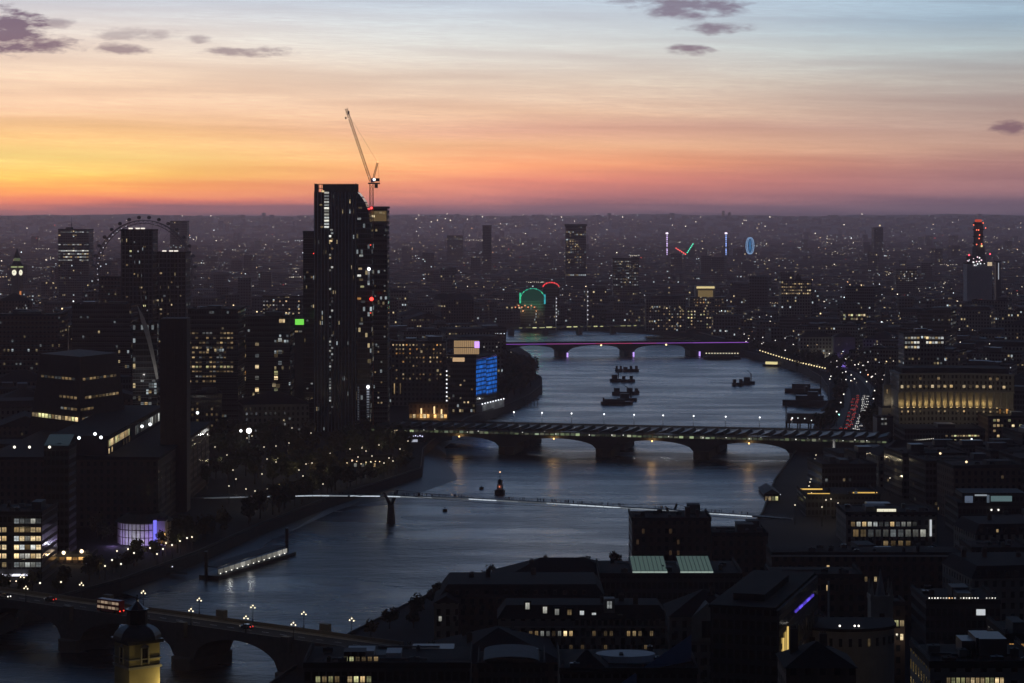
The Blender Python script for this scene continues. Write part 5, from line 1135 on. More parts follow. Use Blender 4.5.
# --- near stone bridge (bottom left)
A, B = (-205, 819.5), (-43, 702.8)
S_T, S_L, S_a, S_z = arch_bridge('stone_arch_bridge', 'nearest stone arch bridge with triple lanterns and a pale parapet at the bottom left', A, B, 17, [17.5, 68, 121, 166], 8.5, 3.0, 11.6, 13.2, pbr('bridge_parapet', (.17, .155, .135), .85, scale=.6), x_ends=(-40, 199), slope=.002)
for x in (68, 121, 166): MB().box(x-1.6, x+1.6, -1.8, .1, S_z(x)-3, S_z(x)+1.9).build('pier_turret', GRAN, S_T); MB().box(x-1.7, x+1.7, 16.9, 18.9, S_z(x)-3, S_z(x)+3.2).build('pier_turret', GRAN, S_T)
m = MB(); x0, x1 = -40, 199; m.face([(x0, 3.6, S_z(x0)+.03), (x1, 3.6, S_z(x1)+.03), (x1, 13.4, S_z(x1)+.03), (x0, 13.4, S_z(x0)+.03)]); m.build('roadway', GROUND, S_T)
m = MB()
for y in (3.4, 13.4): m.face([(x0, y, S_z(x0)), (x1, y, S_z(x1)), (x1, y, S_z(x1)+.16), (x0, y, S_z(x0)+.16)])
for k in range(30): x = -35+k*7.6; m.face([(x, 8.4, S_z(x)+.05), (x+3, 8.4, S_z(x)+.05), (x+3, 8.6, S_z(x)+.05), (x, 8.6, S_z(x)+.05)])
m.build('lane_marking', WHITE, S_T)
PLACES.append(('the stone arch bridge', 180, 750))
def on_bridge(x, y): c, s = math.cos(S_a), math.sin(S_a); return (A[0]+c*x-s*y, A[1]+s*x+c*y)
def lamp_proto(kind):
    T = thing('street_lamp', 'x', 'street lamp')
    if kind == 'triple':
        MB().frustum(0, 0, .26, .14, 0, 1.0, 8).frustum(0, 0, .12, .08, 1.0, 4.2, 8).build('post', BLACK, T)
        MB().bar((-.85, 0, 3.9), (.85, 0, 3.9), .06, 6).bar((-.85, 0, 3.9), (-.85, 0, 4.2), .05).bar((.85, 0, 3.9), (.85, 0, 4.2), .05).build('bracket', BLACK, T)
        for x, z in ((-.85, 4.5), (.85, 4.5), (0, 5.15)):
            l = lamp_part(T, (x, 0, z), .25, em((1, .86, .58), 2.0), 'lantern'); MB().frustum(0, 0, .3, .05, .34, .62, 8).build('lantern_cap', BLACK, l)
        plight(T, (0, 0, 6.3), (1, .80, .48), 190)
    elif kind == 'globe':
        MB().frustum(0, 0, .2, .09, 0, 5, 8).build('post', BLACK, T); lamp_part(T, (0, 0, 5.4), .36, em((1, .93, .76), 1.7), 'lantern')
    elif kind == 'globe_lit':
        MB().frustum(0, 0, .2, .09, 0, 5, 8).build('post', BLACK, T); lamp_part(T, (0, 0, 5.4), .34, em((1, .88, .62), 1.8), 'lantern'); plight(T, (0, 0, 6.2), (1, .82, .55), 90)
    elif kind == 'tall_lit':
        MB().frustum(0, 0, .2, .1, 0, 8.5, 8).build('post', STEEL, T); lamp_part(T, (0, 0, 8.9), .31, em((1, .88, .62), 1.25), 'lantern'); plight(T, (0, 0, 9.8), (1, .84, .52), 260)
    elif kind == 'tall':
        MB().frustum(0, 0, .2, .1, 0, 9.5, 8).build('post', STEEL, T); lamp_part(T, (0, 0, 9.9), .46, em((1, .95, .84), 2.0), 'lantern')
    elif kind == 'mast':
        MB().frustum(0, 0, .2, .1, 0, 8, 8).build('post', STEEL, T); MB().bar((0, 0, 8), (0, -1.4, 8.3), .08, 5).build('bracket', STEEL, T); lamp_part(T, (0, -1.4, 8.2), .5, em((.96, .98, 1), 2.4), 'lantern'); plight(T, (0, -1.6, 7.4), (.95, .97, 1), 700, .4)
    elif kind == 'sodium':
        MB().frustum(0, 0, .18, .09, 0, 6, 8).build('post', STEEL, T); lamp_part(T, (0, 0, 6.2), .62, em((1, .80, .42), 1.5), 'lantern')
    return remember(T)
def lamp_row(proto, pts, label, group, left_first=True, rz=0):
    for i, (x, y, z) in enumerate(pts): dup(proto, (x, y, z), rz, label.format(ordn(i+1)))['group'] = group
L_TRI, L_GLOBE, L_GLIT, L_MAST, L_SOD, L_TALL, L_TLIT = [lamp_proto(k) for k in ('triple', 'globe', 'globe_lit', 'mast', 'sodium', 'tall', 'tall_lit')]
S_near = [(x, .2) for x in (2, 24, 46, 100, 124, 148, 168)]; S_far = [(x, 16.7) for x in (-4, 26, 56, 86, 112, 136, 158, 178)]
def lampside(lst, side): lamp_row(L_TRI, [(*on_bridge(x, y), S_z(x)+1.1) for x, y in lst], 'triple-lantern lamp on the '+side+' parapet of the stone arch bridge, {} from the left', 'triple lanterns on the stone arch bridge', rz=S_a)
lampside(S_near, 'near'); lampside(S_far, 'far')
# red double-decker bus and cars on the stone bridge
bx = on_bridge(81, 6.2)
T = thing('double_decker_bus', 'red double-decker bus with lit windows crossing the stone arch bridge', 'bus', (*bx, S_z(81)+.04), S_a)
m = MB(); m.box(-5.3, 5.3, -1.25, 1.25, .35, 4.25); m.box(-5.1, 5.1, -1.15, 1.15, 4.25, 4.4); m.build('body', pbr('bus_red', (.28, .02, .018), .4), T)
for z in (1.35, 3.0):
    for k in range(6): MB().box(-.72, .72, -.03, 0, 0, .85).build('window', em((1, .72, .5), .3 if (k+int(z)) % 3 else .1), T, (-4.3+k*1.72, -1.26, z))
    MB().box(-.05, 0, -1.0, 1.0, 0, .9).build('windscreen', em((1, .75, .6), .16), T, (-5.31, 0, z))
for x in (-3.4, 3.3):
    for y in (-1.15, 1.15): w_ = MB(); w_.bar((0, -.16, 0), (0, .16, 0), .5, 12); w_.build('wheel', RUBBER, T, (x, y, .5))
for y in (-.85, .85): lamp_part(T, (5.33, y, 1.0), .2, em((1, .05, .03), 3), 'tail_light'); lamp_part(T, (-5.33, y, .8), .2, em((1, .95, .85), 3), 'headlight')
def car_proto(body):
    T = thing('car', 'x', 'car'); m = MB()
    m.box(-2.1, 2.1, -.86, .86, .35, .88); m.build('body', body, T)
    q = MB(); lo = [(-1.5, -.8), (1.35, -.8), (1.35, .8), (-1.5, .8)]; hi = [(-1.05, -.66), (.7, -.66), (.7, .66), (-1.05, .66)]
    for k in range(4): q.face([(*lo[k], .88), (*lo[(k+1) % 4], .88), (*hi[(k+1) % 4], 1.42), (*hi[k], 1.42)])
    q.face([(*p, 1.42) for p in hi]); q.build('cabin', PANE, T)
    for x in (-1.3, 1.35):
        for y in (-.8, .8): w_ = MB(); w_.bar((0, -.11, 0), (0, .11, 0), .33, 10); w_.build('wheel', RUBBER, T, (x, y, .33))
    for y in (-.62, .62): lamp_part(T, (2.1, y, .66), .24, em((1, .96, .88), 1.8), 'headlight'); lamp_part(T, (-2.1, y, .74), .2, em((1, .05, .03), 1.4), 'tail_light')
    return remember(T)
CARS = [car_proto(pbr(n, c, .35)) for n, c in (('black_car_paint', (.02, .02, .022)), ('silver_car_paint', (.3, .31, .32)), ('blue_car_paint', (.03, .05, .12)), ('white_car_paint', (.6, .6, .6)))]
for i, (x, y, fl, lab) in enumerate(((47, 10.6, 0, 'black car with its headlights on, left of the bus on the stone arch bridge'), (29, 6, PI, 'silver car driving at the left end of the stone arch bridge'), (139, 10.4, 0, 'blue car driving on the right half of the stone arch bridge'))):
    p = on_bridge(x, y); dup(CARS[i], (*p, S_z(x)+.04), S_a+fl+PI, lab)['group'] = 'cars on the stone arch bridge'
# --- railway bridge with solar roof, road bridge behind
A2, B2 = Vector((-118, 1444)), Vector((232, 1358.5)); d2 = (B2-A2).normalized(); n2_ = Vector((-d2.y, d2.x))
T, L2, a2, zf2 = arch_bridge('railway_bridge', 'railway bridge carrying a lit station under a sawtooth roof of solar panels', A2, B2, 26, [58, 118, 179, 239, 297], 9.5, 4.2, 10.6, 11.6, DKST, x_ends=(22, 350), parapet_h=.6)
MB().box(30, 349, 1.5, 24.5, 11.6, 12.3).build('platform', CONC, T)
k = 0
for x in [30+6.4*i for i in range(50)]:
    for q in range(2):
        st = R.choice([.02, .03, .05, .08, .13, .2]) if R.random() < .94 else .5
        MB().box(.3, 2.75, -.15, .05, 0, R.choice([1.0, 1.3, 1.5])).build('glazed_bay', em(R.choice([(.62, .78, .42), (.75, .80, .55), (.55, .68, .45)]), st), T, (x+3.1*q, .6, 12.4))
    k += 1
m = MB()
for i in range(51): m.box(30+6.4*i-.16, 30+6.4*i+.16, .1, .45, 11.6, 15.4)
m.box(29, 350, .0, .4, 14.1, 14.5).build('frame', STEEL, T)
m = MB(); g_ = MB()
PV = pbr('solar_panel', (.03, .04, .045), .5, var=.2, spec=.35)
for i in range(46):
    x = 29+7*i; z0, z1 = 15.1, 17.0
    m.face([(x, -.4, z0), (x+7, -.4, z0), (x+7, 25, z0), (x, 25, z0)][::-1]); m.face([(x, -.4, z0), (x+6.2, -.4, z1), (x+6.2, 25, z1), (x, 25, z0)]); m.face([(x+6.2, -.4, z1), (x+7, -.4, z0), (x+7, 25, z0), (x+6.2, 25, z1)]); m.face([(x, -.4, z0), (x+7, -.4, z0), (x+6.2, -.4, z1)])
m.build('solar_roof', pbr('grey_green_roof', (.055, .062, .056), .9, spec=.15), T)
for i in range(46):
    x = 29+7*i; q = MB()
    for j in range(3): y0, y1 = 1+j*8, 7.6+j*8; f = lambda t: (x+.5+5.0*t, 15.27+1.53*t); (xa, za), (xb, zb_) = f(0), f(1); q.face([(xa, y0, za+.06), (xb, y0, zb_+.06), (xb, y1, zb_+.06), (xa, y1, za+.06)])
    q.build('solar_panel', PV, T)
for i in range(46):
    if R.random() < .55: lamp_part(T, (30+7*i, .3, 13.6+R.uniform(-.6, .9)), R.uniform(.2, .36), em((1, .97, .88), 1.5), 'platform_lamp')
for x, c_ in ((88, AMBER), (148, AMBER), (209, AMBER), (268, AMBER)):
    lamp_part(T, (x, -.7, 10.4), .55, em(c_, 3.0), 'navigation_lamp'); plight(T, (x, -1.8, 10.0), c_, 700)
PLACES.append(('the railway bridge', 640, 1400)); PROT.append((380, 893, 452, 1365))
A3, B3 = A2+n2_*44, B2+n2_*44
T, L3, a3, zf3 = arch_bridge('road_bridge', 'road bridge with slender lamps standing close behind the railway bridge', A3, B3, 30, [58, 118, 179, 239, 297], 9.5, 4.2, 10.8, 12.0, DKST, x_ends=(30, 345))
pts = []
for px in (514, 542, 571.5, 604, 634, 663, 693.5, 725.5, 759.5, 792):
    q = A3+n2_*20; Dq = q.y
    for _ in range(6): x = X(px, Dq); s = (x-q.x)/d2.x; Dq = q.y+d2.y*s
    pts.append((x, Dq, 12.3))
lamp_row(L_MAST, pts, 'tall white lamp on the road bridge behind the railway bridge, {} from the left', 'lamps on the road bridge')
# --- pedestrian footbridge
fb = [Vector(p) for p in ((-160, 1141, 7.2), (-128, 1128, 9.6), (-95, 1114, 12.0), (-59, 1100, 13.4), (-20, 1084, 14.1), (20, 1067, 14.1), (65, 1048.5, 13.6), (112, 1029, 12.9), (125, 1023.5, 12.4))]
T = thing('footbridge', 'slim pedestrian suspension bridge with a glowing deck edge and low cables', 'footbridge', (0, 0, 0))
dr = (fb[-1]-fb[0]); dr.z = 0; dr.normalize(); nr = Vector((-dr.y, dr.x, 0))
m = MB()
for i in range(len(fb)-1):
    a, b = fb[i], fb[i+1]; u = Vector((0, 0, .5))
    m.face([a-nr*2, b-nr*2, b+nr*2, a+nr*2]).face([a-nr*2-u, b-nr*2-u, b-nr*2, a-nr*2]).face([b+nr*2-u, a+nr*2-u, a+nr*2, b+nr*2]).face([a+nr*2-u, b+nr*2-u, b-nr*2-u, a-nr*2-u])
m.build('deck', pbr('aluminium_deck', (.07, .07, .075), .6, metal=.3), T)
def fbp(s):
    s *= len(fb)-1; i = min(int(s), len(fb)-2); return fb[i].lerp(fb[i+1], s-i)
for sd in (-1, 1):
    m = MB(); N_ = 56
    for i in range(N_):
        a, b = fbp(i/N_)+nr*1.95*sd, fbp((i+1)/N_)+nr*1.95*sd; m.bar(a+Vector((0, 0, 1.1)), b+Vector((0, 0, 1.1)), .06); m.bar(a, a+Vector((0, 0, 1.1)), .06); m.bar(a+Vector((0, 0, .6)), b+Vector((0, 0, .6)), .05)
    m.build('handrail', BLACK, T)
def sfb(px):
    best = min(range(801), key=lambda k: abs((fbp(k/800).x)/fbp(k/800).y*FPX+512-px)); return best/800
for x0, x1, st in [(206, 232, .10), (232, 262, .22), (262, 284, .40), (284, 332, .75), (332, 350, .35), (352, 382, .95), (388, 402, .9), (402, 434, .3), (434, 470, .10), (470, 498, .85), (498, 520, .22), (520, 548, .12), (548, 572, .5), (572, 622, .9), (622, 650, .35), (650, 690, .3), (690, 720, .6), (720, 754, .85)]:
    s0, s1 = sfb(x0), sfb(x1); m = MB(); n = 6
    for k in range(n):
        a, b = fbp(s0+(s1-s0)*k/n)-nr*2.05, fbp(s0+(s1-s0)*(k+.96)/n)-nr*2.05
        m.face([a+Vector((0, 0, -.45)), b+Vector((0, 0, -.45)), b+Vector((0, 0, .05)), a+Vector((0, 0, .05))])
    m.build('light_strip', em((.80, .90, 1), st*.8), T)
for s_, nm in ((sfb(391), 'pylon'), (sfb(672), 'pylon')):
    p = fbp(s_); m = MB(); b0 = Vector((p.x, p.y, -2))
    m.bar(b0, Vector((p.x, p.y, p.z-4.5)), 2.3, 10, 1.5)
    for sd in (-1, 1):
        m.bar(Vector((p.x, p.y, p.z-5)), p+nr*7.2*sd+Vector((0, 0, 1.8)), 1.1, 8, .5)
    m.build(nm, pbr('pylon_concrete', (.10, .10, .10), .8), T)
for sd in (-1, 1):
    m = MB(); tops = [fbp(0)+nr*2.4*sd+Vector((0, 0, .6)), fbp(sfb(391))+nr*7.2*sd+Vector((0, 0, 1.8)), fbp(sfb(672))+nr*7.2*sd+Vector((0, 0, 1.8)), fbp(1)+nr*2.4*sd+Vector((0, 0, .6))]
    for i in range(3):
        a, b = tops[i], tops[i+1]; prev = a
        for k in range(1, 13):
            t0 = k/12; q = a.lerp(b, t0); q.z -= 2.2*4*t0*(1-t0); m.bar(prev, q, .12, 4); prev = q
    m.build('cable', STEEL, T)
PLACES.append(('the footbridge', 480, 1090))
# --- far bridge with violet light line
A4, B4 = Vector((-28, 2363)), Vector((252, 2404)); dd = (B4-A4).normalized()
def w_s(px):
    Dq = A4.y
    for _ in range(6): x = X(px, Dq); s = (x-A4.x)/dd.x; Dq = A4.y+dd.y*s
    return s
ps = [w_s(p) for p in (502, 563, 629, 695)]
T, L4, a4, zf4 = arch_bridge('far_bridge', 'long flat arched bridge with a violet and red light line along its side', A4, B4, 24, ps, 10.5, 5.5, 12.2, 13.8, DKST, x_ends=(0, L4 if False else 283), pier_ext=1)
NSG = 22
for k in range(NSG):
    f = k/(NSG-1); col = (.55, .16, 1) if (k < 5 or k > 13) else (1, .12, .35) if 8 < k < 12 else (.8, .16, .7)
    MB().box(0, 283/NSG-.1, -.25, -.02, 0, .62).build('light_line', em(col, .42 if k < NSG*.75 else .55), T, (k*283/NSG, 0, 13.6))
for x in ps: MB().box(-.8, .8, -2.4, -2.0, .3, 5.0).build('pier_light', em((.55, .35, 1), 1.3), T, (x+4.0, -2.0, 0))
for px in (601, 666): lamp_part(T, (w_s(px), -.8, 12.2), .9, em((1, .75, .35), 2.6), 'navigation_lamp')
PLACES.append(('the violet-lit bridge', 615, 2380))
# --- footbridge with white masts beyond
A5, B5 = (X(512, 2800), 2800), (X(712, 2900), 2900)
T = thing('cable_stayed_bridge', 'distant low bridge with a warm lit deck and two white dotted masts', 'bridge', (A5[0], A5[1], 0), math.atan2(B5[1]-A5[1], B5[0]-A5[0]))
L5 = math.hypot(B5[0]-A5[0], B5[1]-A5[1])
MB().box(0, L5, 0, 6, 8.0, 9.4).build('deck', DKST, T)
for k in range(6): MB().box(L5*k/6-2.5, L5*k/6+2.5, -1, 7, -2, 8).build('pier', GRAN, T)
for k in range(30):
    MB().box(0, (L5/30-.4)*R.uniform(.4, .95), -.3, 0, 0, R.uniform(.6, 1.5)).build('deck_light', em((.95, .95, .45), R.choice([.03, .06, .2, .6, 1.2] if k < 17 else [.05, .1, .3])), T, (L5*k/30, 0, 8.6))
for px, y0 in ((560, 296), (594, 289)):
    s = (X(px, 2840)-A5[0]); MB().bar((s, 3, 4), (s, 3, Z(y0, 2840)), .9, 6, .5).build('mast', WHITE, T)
    for k in range(7): lamp_part(T, (s, 1.6, 18+k*(Z(y0, 2840)-18)/6.6), .75, em((.95, .95, 1), .9), 'mast_lamp')
    m = MB()
    for k in range(1, 6): m.bar((s, 3, Z(y0, 2840)), (s+k*6, 1, 9.4), .12, 3).bar((s, 3, Z(y0, 2840)), (s-k*6, 1, 9.4), .12, 3)
    m.build('stay_cables', STEEL, T)
T = thing('covered_walkway', 'thin straight white lit footbridge deck left of the far bridge', 'footbridge', (X(456, 2700), 2700, GZ), .05)
Lw = 49/FPX*2700; MB().box(-Lw/2, Lw/2, 0, 5, Z(328, 2700)-GZ-1, Z(328, 2700)-GZ).build('deck', CONC, T); MB().box(-Lw/2, Lw/2, -.2, 0, 0, 1.0).build('deck_light', em((.85, .88, .8), .55), T, (0, 0, Z(328, 2700)-GZ-.8))
for k in range(4): MB().box(-1, 1, 1, 3, 0, Z(328, 2700)-GZ-1).build('pier', CONC, T, (-Lw/2+4+k*(Lw-8)/3, 0, 0))
def inside(pt, poly):
    x, y = pt; c = False; j = len(poly)-1
    for i in range(len(poly)):
        if (poly[i][1] > y) != (poly[j][1] > y) and x < (poly[j][0]-poly[i][0])*(y-poly[i][1])/(poly[j][1]-poly[i][1])+poly[i][0]: c = not c
        j = i
    return c
# ================================================================ boats and piers on the river
def hull(m, L, W, h, bow=.28, z=-.4):
    pts = [(-L/2, -W*.42), (-L/2+L*.06, -W/2), (L/2-L*bow, -W/2), (L/2-L*bow*.3, -W*.3), (L/2, 0), (L/2-L*bow*.3, W*.3), (L/2-L*bow, W/2), (-L/2+L*.06, W/2), (-L/2, W*.42)]
    m.prism(pts, z, h); return m
def barge(label, px, py, Lpx, ang, kind, group=None, name='barge', cat='barge'):
    D = DG(py); L = Lpx/FPX*D; W = max(5.0, L*.26)
    T = thing(name, label, cat, (X(px, D), D, 0), ang, group)
    hull(MB(), L, W, 2.4).build('hull', HULL, T)
    if kind == 'hopper':
        m = MB(); m.box(-L*.40, L*.24, -W*.4, W*.4, 2.4, 4.2); m.build('hold_cover', pbr('tarpaulin', (.06, .065, .07), .8), T); MB().box(-L*.45, -L*.40, -1, 1, 2.4, 5.6).build('winch', BLACK, T)
    elif kind == 'crane':
        MB().box(-L*.35, L*.1, -W*.35, W*.35, 2.4, 6.0).build('cargo', HULL, T); m = MB(); m.bar((L*.2, 0, 2.4), (L*.2, 0, 9), .5, 6).bar((L*.2, 0, 8.6), (-L*.1, 0, 12), .3); m.build('derrick', BLACK, T)
    elif kind == 'container':
        for k in range(3):
            if k != 1 or L > 20: MB().box(-L*.42+k*L*.27, -L*.42+k*L*.27+L*.23, -W*.38, W*.38, 2.4, 5.4+(k % 2)*2.4).build('container', [HULL, DARK, STEEL][k], T)
    elif kind == 'tug':
        MB().box(-L*.15, L*.18, -W*.3, W*.3, 2.4, 5).box(-L*.02, L*.14, -W*.24, W*.24, 5, 7.6).build('wheelhouse', WHITE, T); MB().frustum(-L*.1, 0, .6, .5, 5, 8, 8).build('funnel', BLACK, T); MB().bar((L*.02, 0, 7.6), (L*.02, 0, 12), .12).build('mast', BLACK, T)
        lamp_part(T, (L*.02, 0, 11.6), .34, em((1, .55, .3), 2.6), 'mast_lamp'); lamp_part(T, (-L*.3, 0, 4), .3, em((1, .3, .15), 1.5), 'stern_lamp')
    return T
for args in [('small moored barge with a box at the far left of the midstream group', 619, 371.5, 7.5, .05, 'container'), ('tiny moored pontoon between two barges in the farthest row of the midstream group', 626, 371.5, 6, 0, 'hopper'), ('square moored barge at the right of the farthest row in the midstream group', 634, 371.5, 10, .04, 'container'),
             ('moored crane barge at the left of the second row in the midstream group', 616, 381.5, 12, .1, 'crane'), ('moored barge with stacked cargo at the right of the second row in the midstream group', 628, 382.0, 14, 0, 'container'),
             ('moored barge lying in the third row of the midstream group', 624, 394.5, 24, .06, 'container'), ('small dinghy barge at the right end of the third row in the midstream group', 637, 393.5, 5, .0, 'hopper'),
             ('longest moored barge, nearest of the midstream group', 617, 404.5, 32, .08, 'hopper'), ('moored cargo barge right behind the nearest barge of the midstream group', 627, 401, 20, .03, 'crane')]:
    barge(*args, group='barges moored in midstream')
for args in [('left of two dark barges moored together near the north bank', 738, 385.5, 12, .1, 'container'), ('right of two dark barges moored together near the north bank', 748.5, 384.0, 13, .05, 'crane')]: barge(*args, group='barges moored near the north bank')
barge('dark tug under way with an orange lamp, beyond the footbridge', 500, 494, 9, 1.35, 'tug', name='tugboat', cat='boat')
for args in [('small dark mooring buoy left of the tug', 481.5, 489), ('small dark mooring buoy in the water left of the footbridge centre', 445, 511)]:
    Dq = DG(args[2]); T = thing('mooring_buoy', args[0], 'buoy', (X(args[1], Dq), Dq, 0)); MB().frustum(0, 0, 1.2, 1.2, -.4, 1.1, 10).build('float', BLACK, T); MB().frustum(0, 0, .25, .1, 1.1, 2.0, 6).build('post', BLACK, T)
# moored ships at the north bank
T = thing('moored_ship', 'dark old ship with a tall mast moored at the north embankment', 'ship', (X(812, 1780), 1775, 0), -.25)
hull(MB(), 46, 9, 4.5).build('hull', HULL, T); MB().box(-13, 8, -3.4, 3.4, 4.5, 8).box(-4, 4, -3, 3, 8, 11).build('superstructure', DARK, T); m = MB(); m.bar((6, 0, 8), (6, 0, 27), .3, 6).bar((6, 0, 14), (20, 0, 19), .18).bar((6, -3, 21), (6, 3, 21), .12); m.build('mast', BLACK, T); MB().frustum(-5, 0, 1.6, 1.3, 11, 15, 10).build('funnel', BLACK, T)
T = thing('moored_ship', 'smaller dark moored vessel just left behind the old ship', 'ship', (X(803, 1905), 1905, 0), -.15); hull(MB(), 30, 8, 3.6).build('hull', HULL, T); MB().box(-9, 6, -3, 3, 3.6, 7.4).build('superstructure', DARK, T); MB().bar((0, 0, 7.4), (0, 0, 15), .2).build('mast', BLACK, T)
T = thing('restaurant_boat', 'restaurant boat with a string of warm lamps moored by the far bridge', 'boat', (X(722, 2345), 2345, 0), -.06)
hull(MB(), 38, 8, 2.8).build('hull', HULL, T); MB().box(-15, 12, -3.2, 3.2, 2.8, 5.6).build('cabin', DARK, T)
for k in range(12): lamp_part(T, (-16+k*2.9, -3.6, 6.2), .62, em((1, .9, .6), 1.2))
T = thing('party_boat', 'small moored boat glowing bright yellow by the curved lamp row', 'boat', (X(772, 2235), 2235, 0), -.5); hull(MB(), 18, 5, 2).build('hull', HULL, T)
MB().box(-6, 5, -2, 2, 2, 4.6).build('cabin', em((1, .85, .4), .8), T); MB().box(-6.4, 5.4, -2.2, 2.2, 4.6, 5).build('cabin_roof', DARK, T)
T = thing('jetty', 'dark pier building on piles at the north end of the railway bridge', 'pier', (X(800, 1580), 1575, 0), -.2)
MB().box(-10, 22, -8, 14, 5.2, 6.2).build('deck', TIMBER, T); MB().box(-9, 20, -6, 12, 6.2, 12).build('shed', DARK, T)
for k in range(5):
    for y in (-7, 13): MB().bar((-9+k*7.4, y, -2), (-9+k*7.4, y, 5.2), .5, 6).build('pile', TIMBER, T)
MB().bar((-9.5, -7.5, 0), (-9.5, -7.5, 19), .4, 6).build('mast', BLACK, T)
for k in range(6): lamp_part(T, (-6+k*4.6, -8.2, 7+R.random()*3), .35, em(R.choice([(1, .7, .6), (.9, 1, .95), WARM]), 1.8))
T = thing('timber_jetty', 'low timber jetty on thin piles below the wooded headland', 'pier', (X(524, 1770), 1775, 0), .3)
MB().box(-12, 12, -2, 2, 4.2, 4.8).build('deck', TIMBER, T)
for k in range(9): MB().bar((-11+k*2.7, -1.6, -2), (-11+k*2.7, -1.6, 4.2), .3, 6).build('pile', TIMBER, T)
# lit passenger pontoon, near left
pa, pb = GP(220, 577, 1), GP(296, 553, 1); dv = pb-pa; Lp = dv.length; ap = math.atan2(dv.y, dv.x)
T = thing('river_pontoon', 'floating passenger pier with a lit glazed shelter and gangway on the near south bank', 'pier', (pa.x, pa.y, 0), ap)
MB().box(-1, Lp, 0, 9, -.6, 1.5).build('pontoon', HULL, T); MB().box(.5, Lp-7, 1.2, 7.8, 4.6, 5.0).build('shelter_roof', METROOF, T)
for k in range(13):
    x = 1+k*(Lp-9)/12.5; MB().box(0, (Lp-9)/13-.3, -.06, 0, 0, 1.9).build('glazed_panel', em((1, .98, .88), R.choice([.10, .16, .3])), T, (x, 1.4, 1.9)); MB().bar((x-.1, 1.4, 1.5), (x-.1, 1.4, 4.6), .1).build('shelter_post', STEEL, T)
    lamp_part(T, (x+.4, .5, 2.2), .22, em((1, .97, .85), 2.2), 'deck_lamp')
for x in (-2.4, Lp+1.2): MB().bar((x, 5, -3), (x, 5, 11.5), .75, 10).build('mooring_pile', BLACK, T)
q0, q1 = Vector((-2, 14, 2)), Vector((-34, 62, 6.4)); m = MB()
for f in (0, 1): o = Vector((1.1, .7, 0))*(1 if f else -1); m.bar(q0+o, q1+o, .3).bar(q0+o+Vector((0, 0, 2)), q1+o+Vector((0, 0, 2)), .12)
m.face([q0-Vector((1.1, .7, 0)), q0+Vector((1.1, .7, 0)), q1+Vector((1.1, .7, 0)), q1-Vector((1.1, .7, 0))]).build('gangway', STEEL, T)
for k in range(5): lamp_part(T, tuple(q0.lerp(q1, (k+.5)/5)+Vector((1, .7, 2.3))), .25, em((.8, .85, 1), 1.2), 'gangway_lamp')
for k in (2, 8): plight(T, (1+k*3, -1, 3.6), (1, .97, .88), 160)
PLACES.append(('the lit pontoon', 255, 985))

# ================================================================ people on the footbridge
def person_mesh(stride, arm, seed):
    rr = random.Random(seed); J = [((0, 0, .95), .15), ((0, .01, 1.2), .155), ((0, .02, 1.42), .15), ((0, .02, 1.53), .065), ((0, -.01, 1.62), .085), ((0, -.01, 1.72), .085)]
    E = [(0, 1), (1, 2), (2, 3), (3, 4), (4, 5)]
    for s in (-1, 1):
        b = len(J); a = stride*s
        J += [((.10*s, 0, .88), .11), ((.11*s, -a*.5-.03, .50), .075), ((.11*s, -a*.9+.03, .10), .05), ((.11*s, -a*.9-.13, .04), .04)]; E += [(0, b), (b, b+1), (b+1, b+2), (b+2, b+3)]
        b = len(J); J += [((.21*s, .02, 1.42), .065), ((.25*s, .04+a*arm, 1.13), .05), ((.24*s, -.06+a*arm*1.9, .90), .038), ((.24*s, -.1+a*arm*2.1, .82), .035)]; E += [(2, b), (b, b+1), (b+1, b+2), (b+2, b+3)]
    me = bpy.data.meshes.new('person'); me.from_pydata([j[0] for j in J], E, [])
    o = bpy.data.objects.new('person_rig', me); C.objects.link(o); md = o.modifiers.new('skin', 'SKIN')
    for v, j in zip(me.skin_vertices[0].data, J): v.radius = (j[1], j[1])
    me.skin_vertices[0].data[0].use_root = True
    o.modifiers.new('sub', 'SUBSURF').levels = 1
    dg = bpy.context.evaluated_depsgraph_get(); nm = bpy.data.meshes.new_from_object(o.evaluated_get(dg)); nm.name = 'person'
    bpy.data.objects.remove(o); bpy.data.meshes.remove(me)
    nm.materials.clear()
    for mt in (pbr('dark_coat_%d' % seed, (.02+.03*rr.random(), .02, .025+.02*rr.random()), .9), pbr('skin', (.35, .22, .17), .6), pbr('dark_trousers', (.02, .022, .03), .9)): nm.materials.append(mt)
    for p in nm.polygons: p.material_index = 1 if p.center.z > 1.56 else 2 if p.center.z < .85 and abs(p.center.x) < .2 else 0; p.use_smooth = True
    return nm
PM = [person_mesh(s, a, i) for i, (s, a) in enumerate(((.28, .5), (-.22, .6), (.06, .2)))]
pxs = sorted([R.uniform(402, 470) for _ in range(34)]+[R.uniform(505, 600) for _ in range(32)]+[R.uniform(600, 750) for _ in range(30)]+[R.uniform(330, 400) for _ in range(9)])
for i, p_ in enumerate(pxs):
    p = fbp(sfb(p_))+nr*R.uniform(-1.5, 1.5); v = i % 3
    o = put('person', PM[v], None, p, math.atan2(dr.y, dr.x)+(PI/2 if R.random() < .5 else -PI/2)+R.uniform(-.2, .2)); o.scale = (R.uniform(.92, 1.08),)*3
    tag(o, 'dark-coated pedestrian %s on the footbridge, %s from the left' % (('striding', 'walking', 'standing')[v], ordn(i+1)), 'person', 'pedestrians on the footbridge')

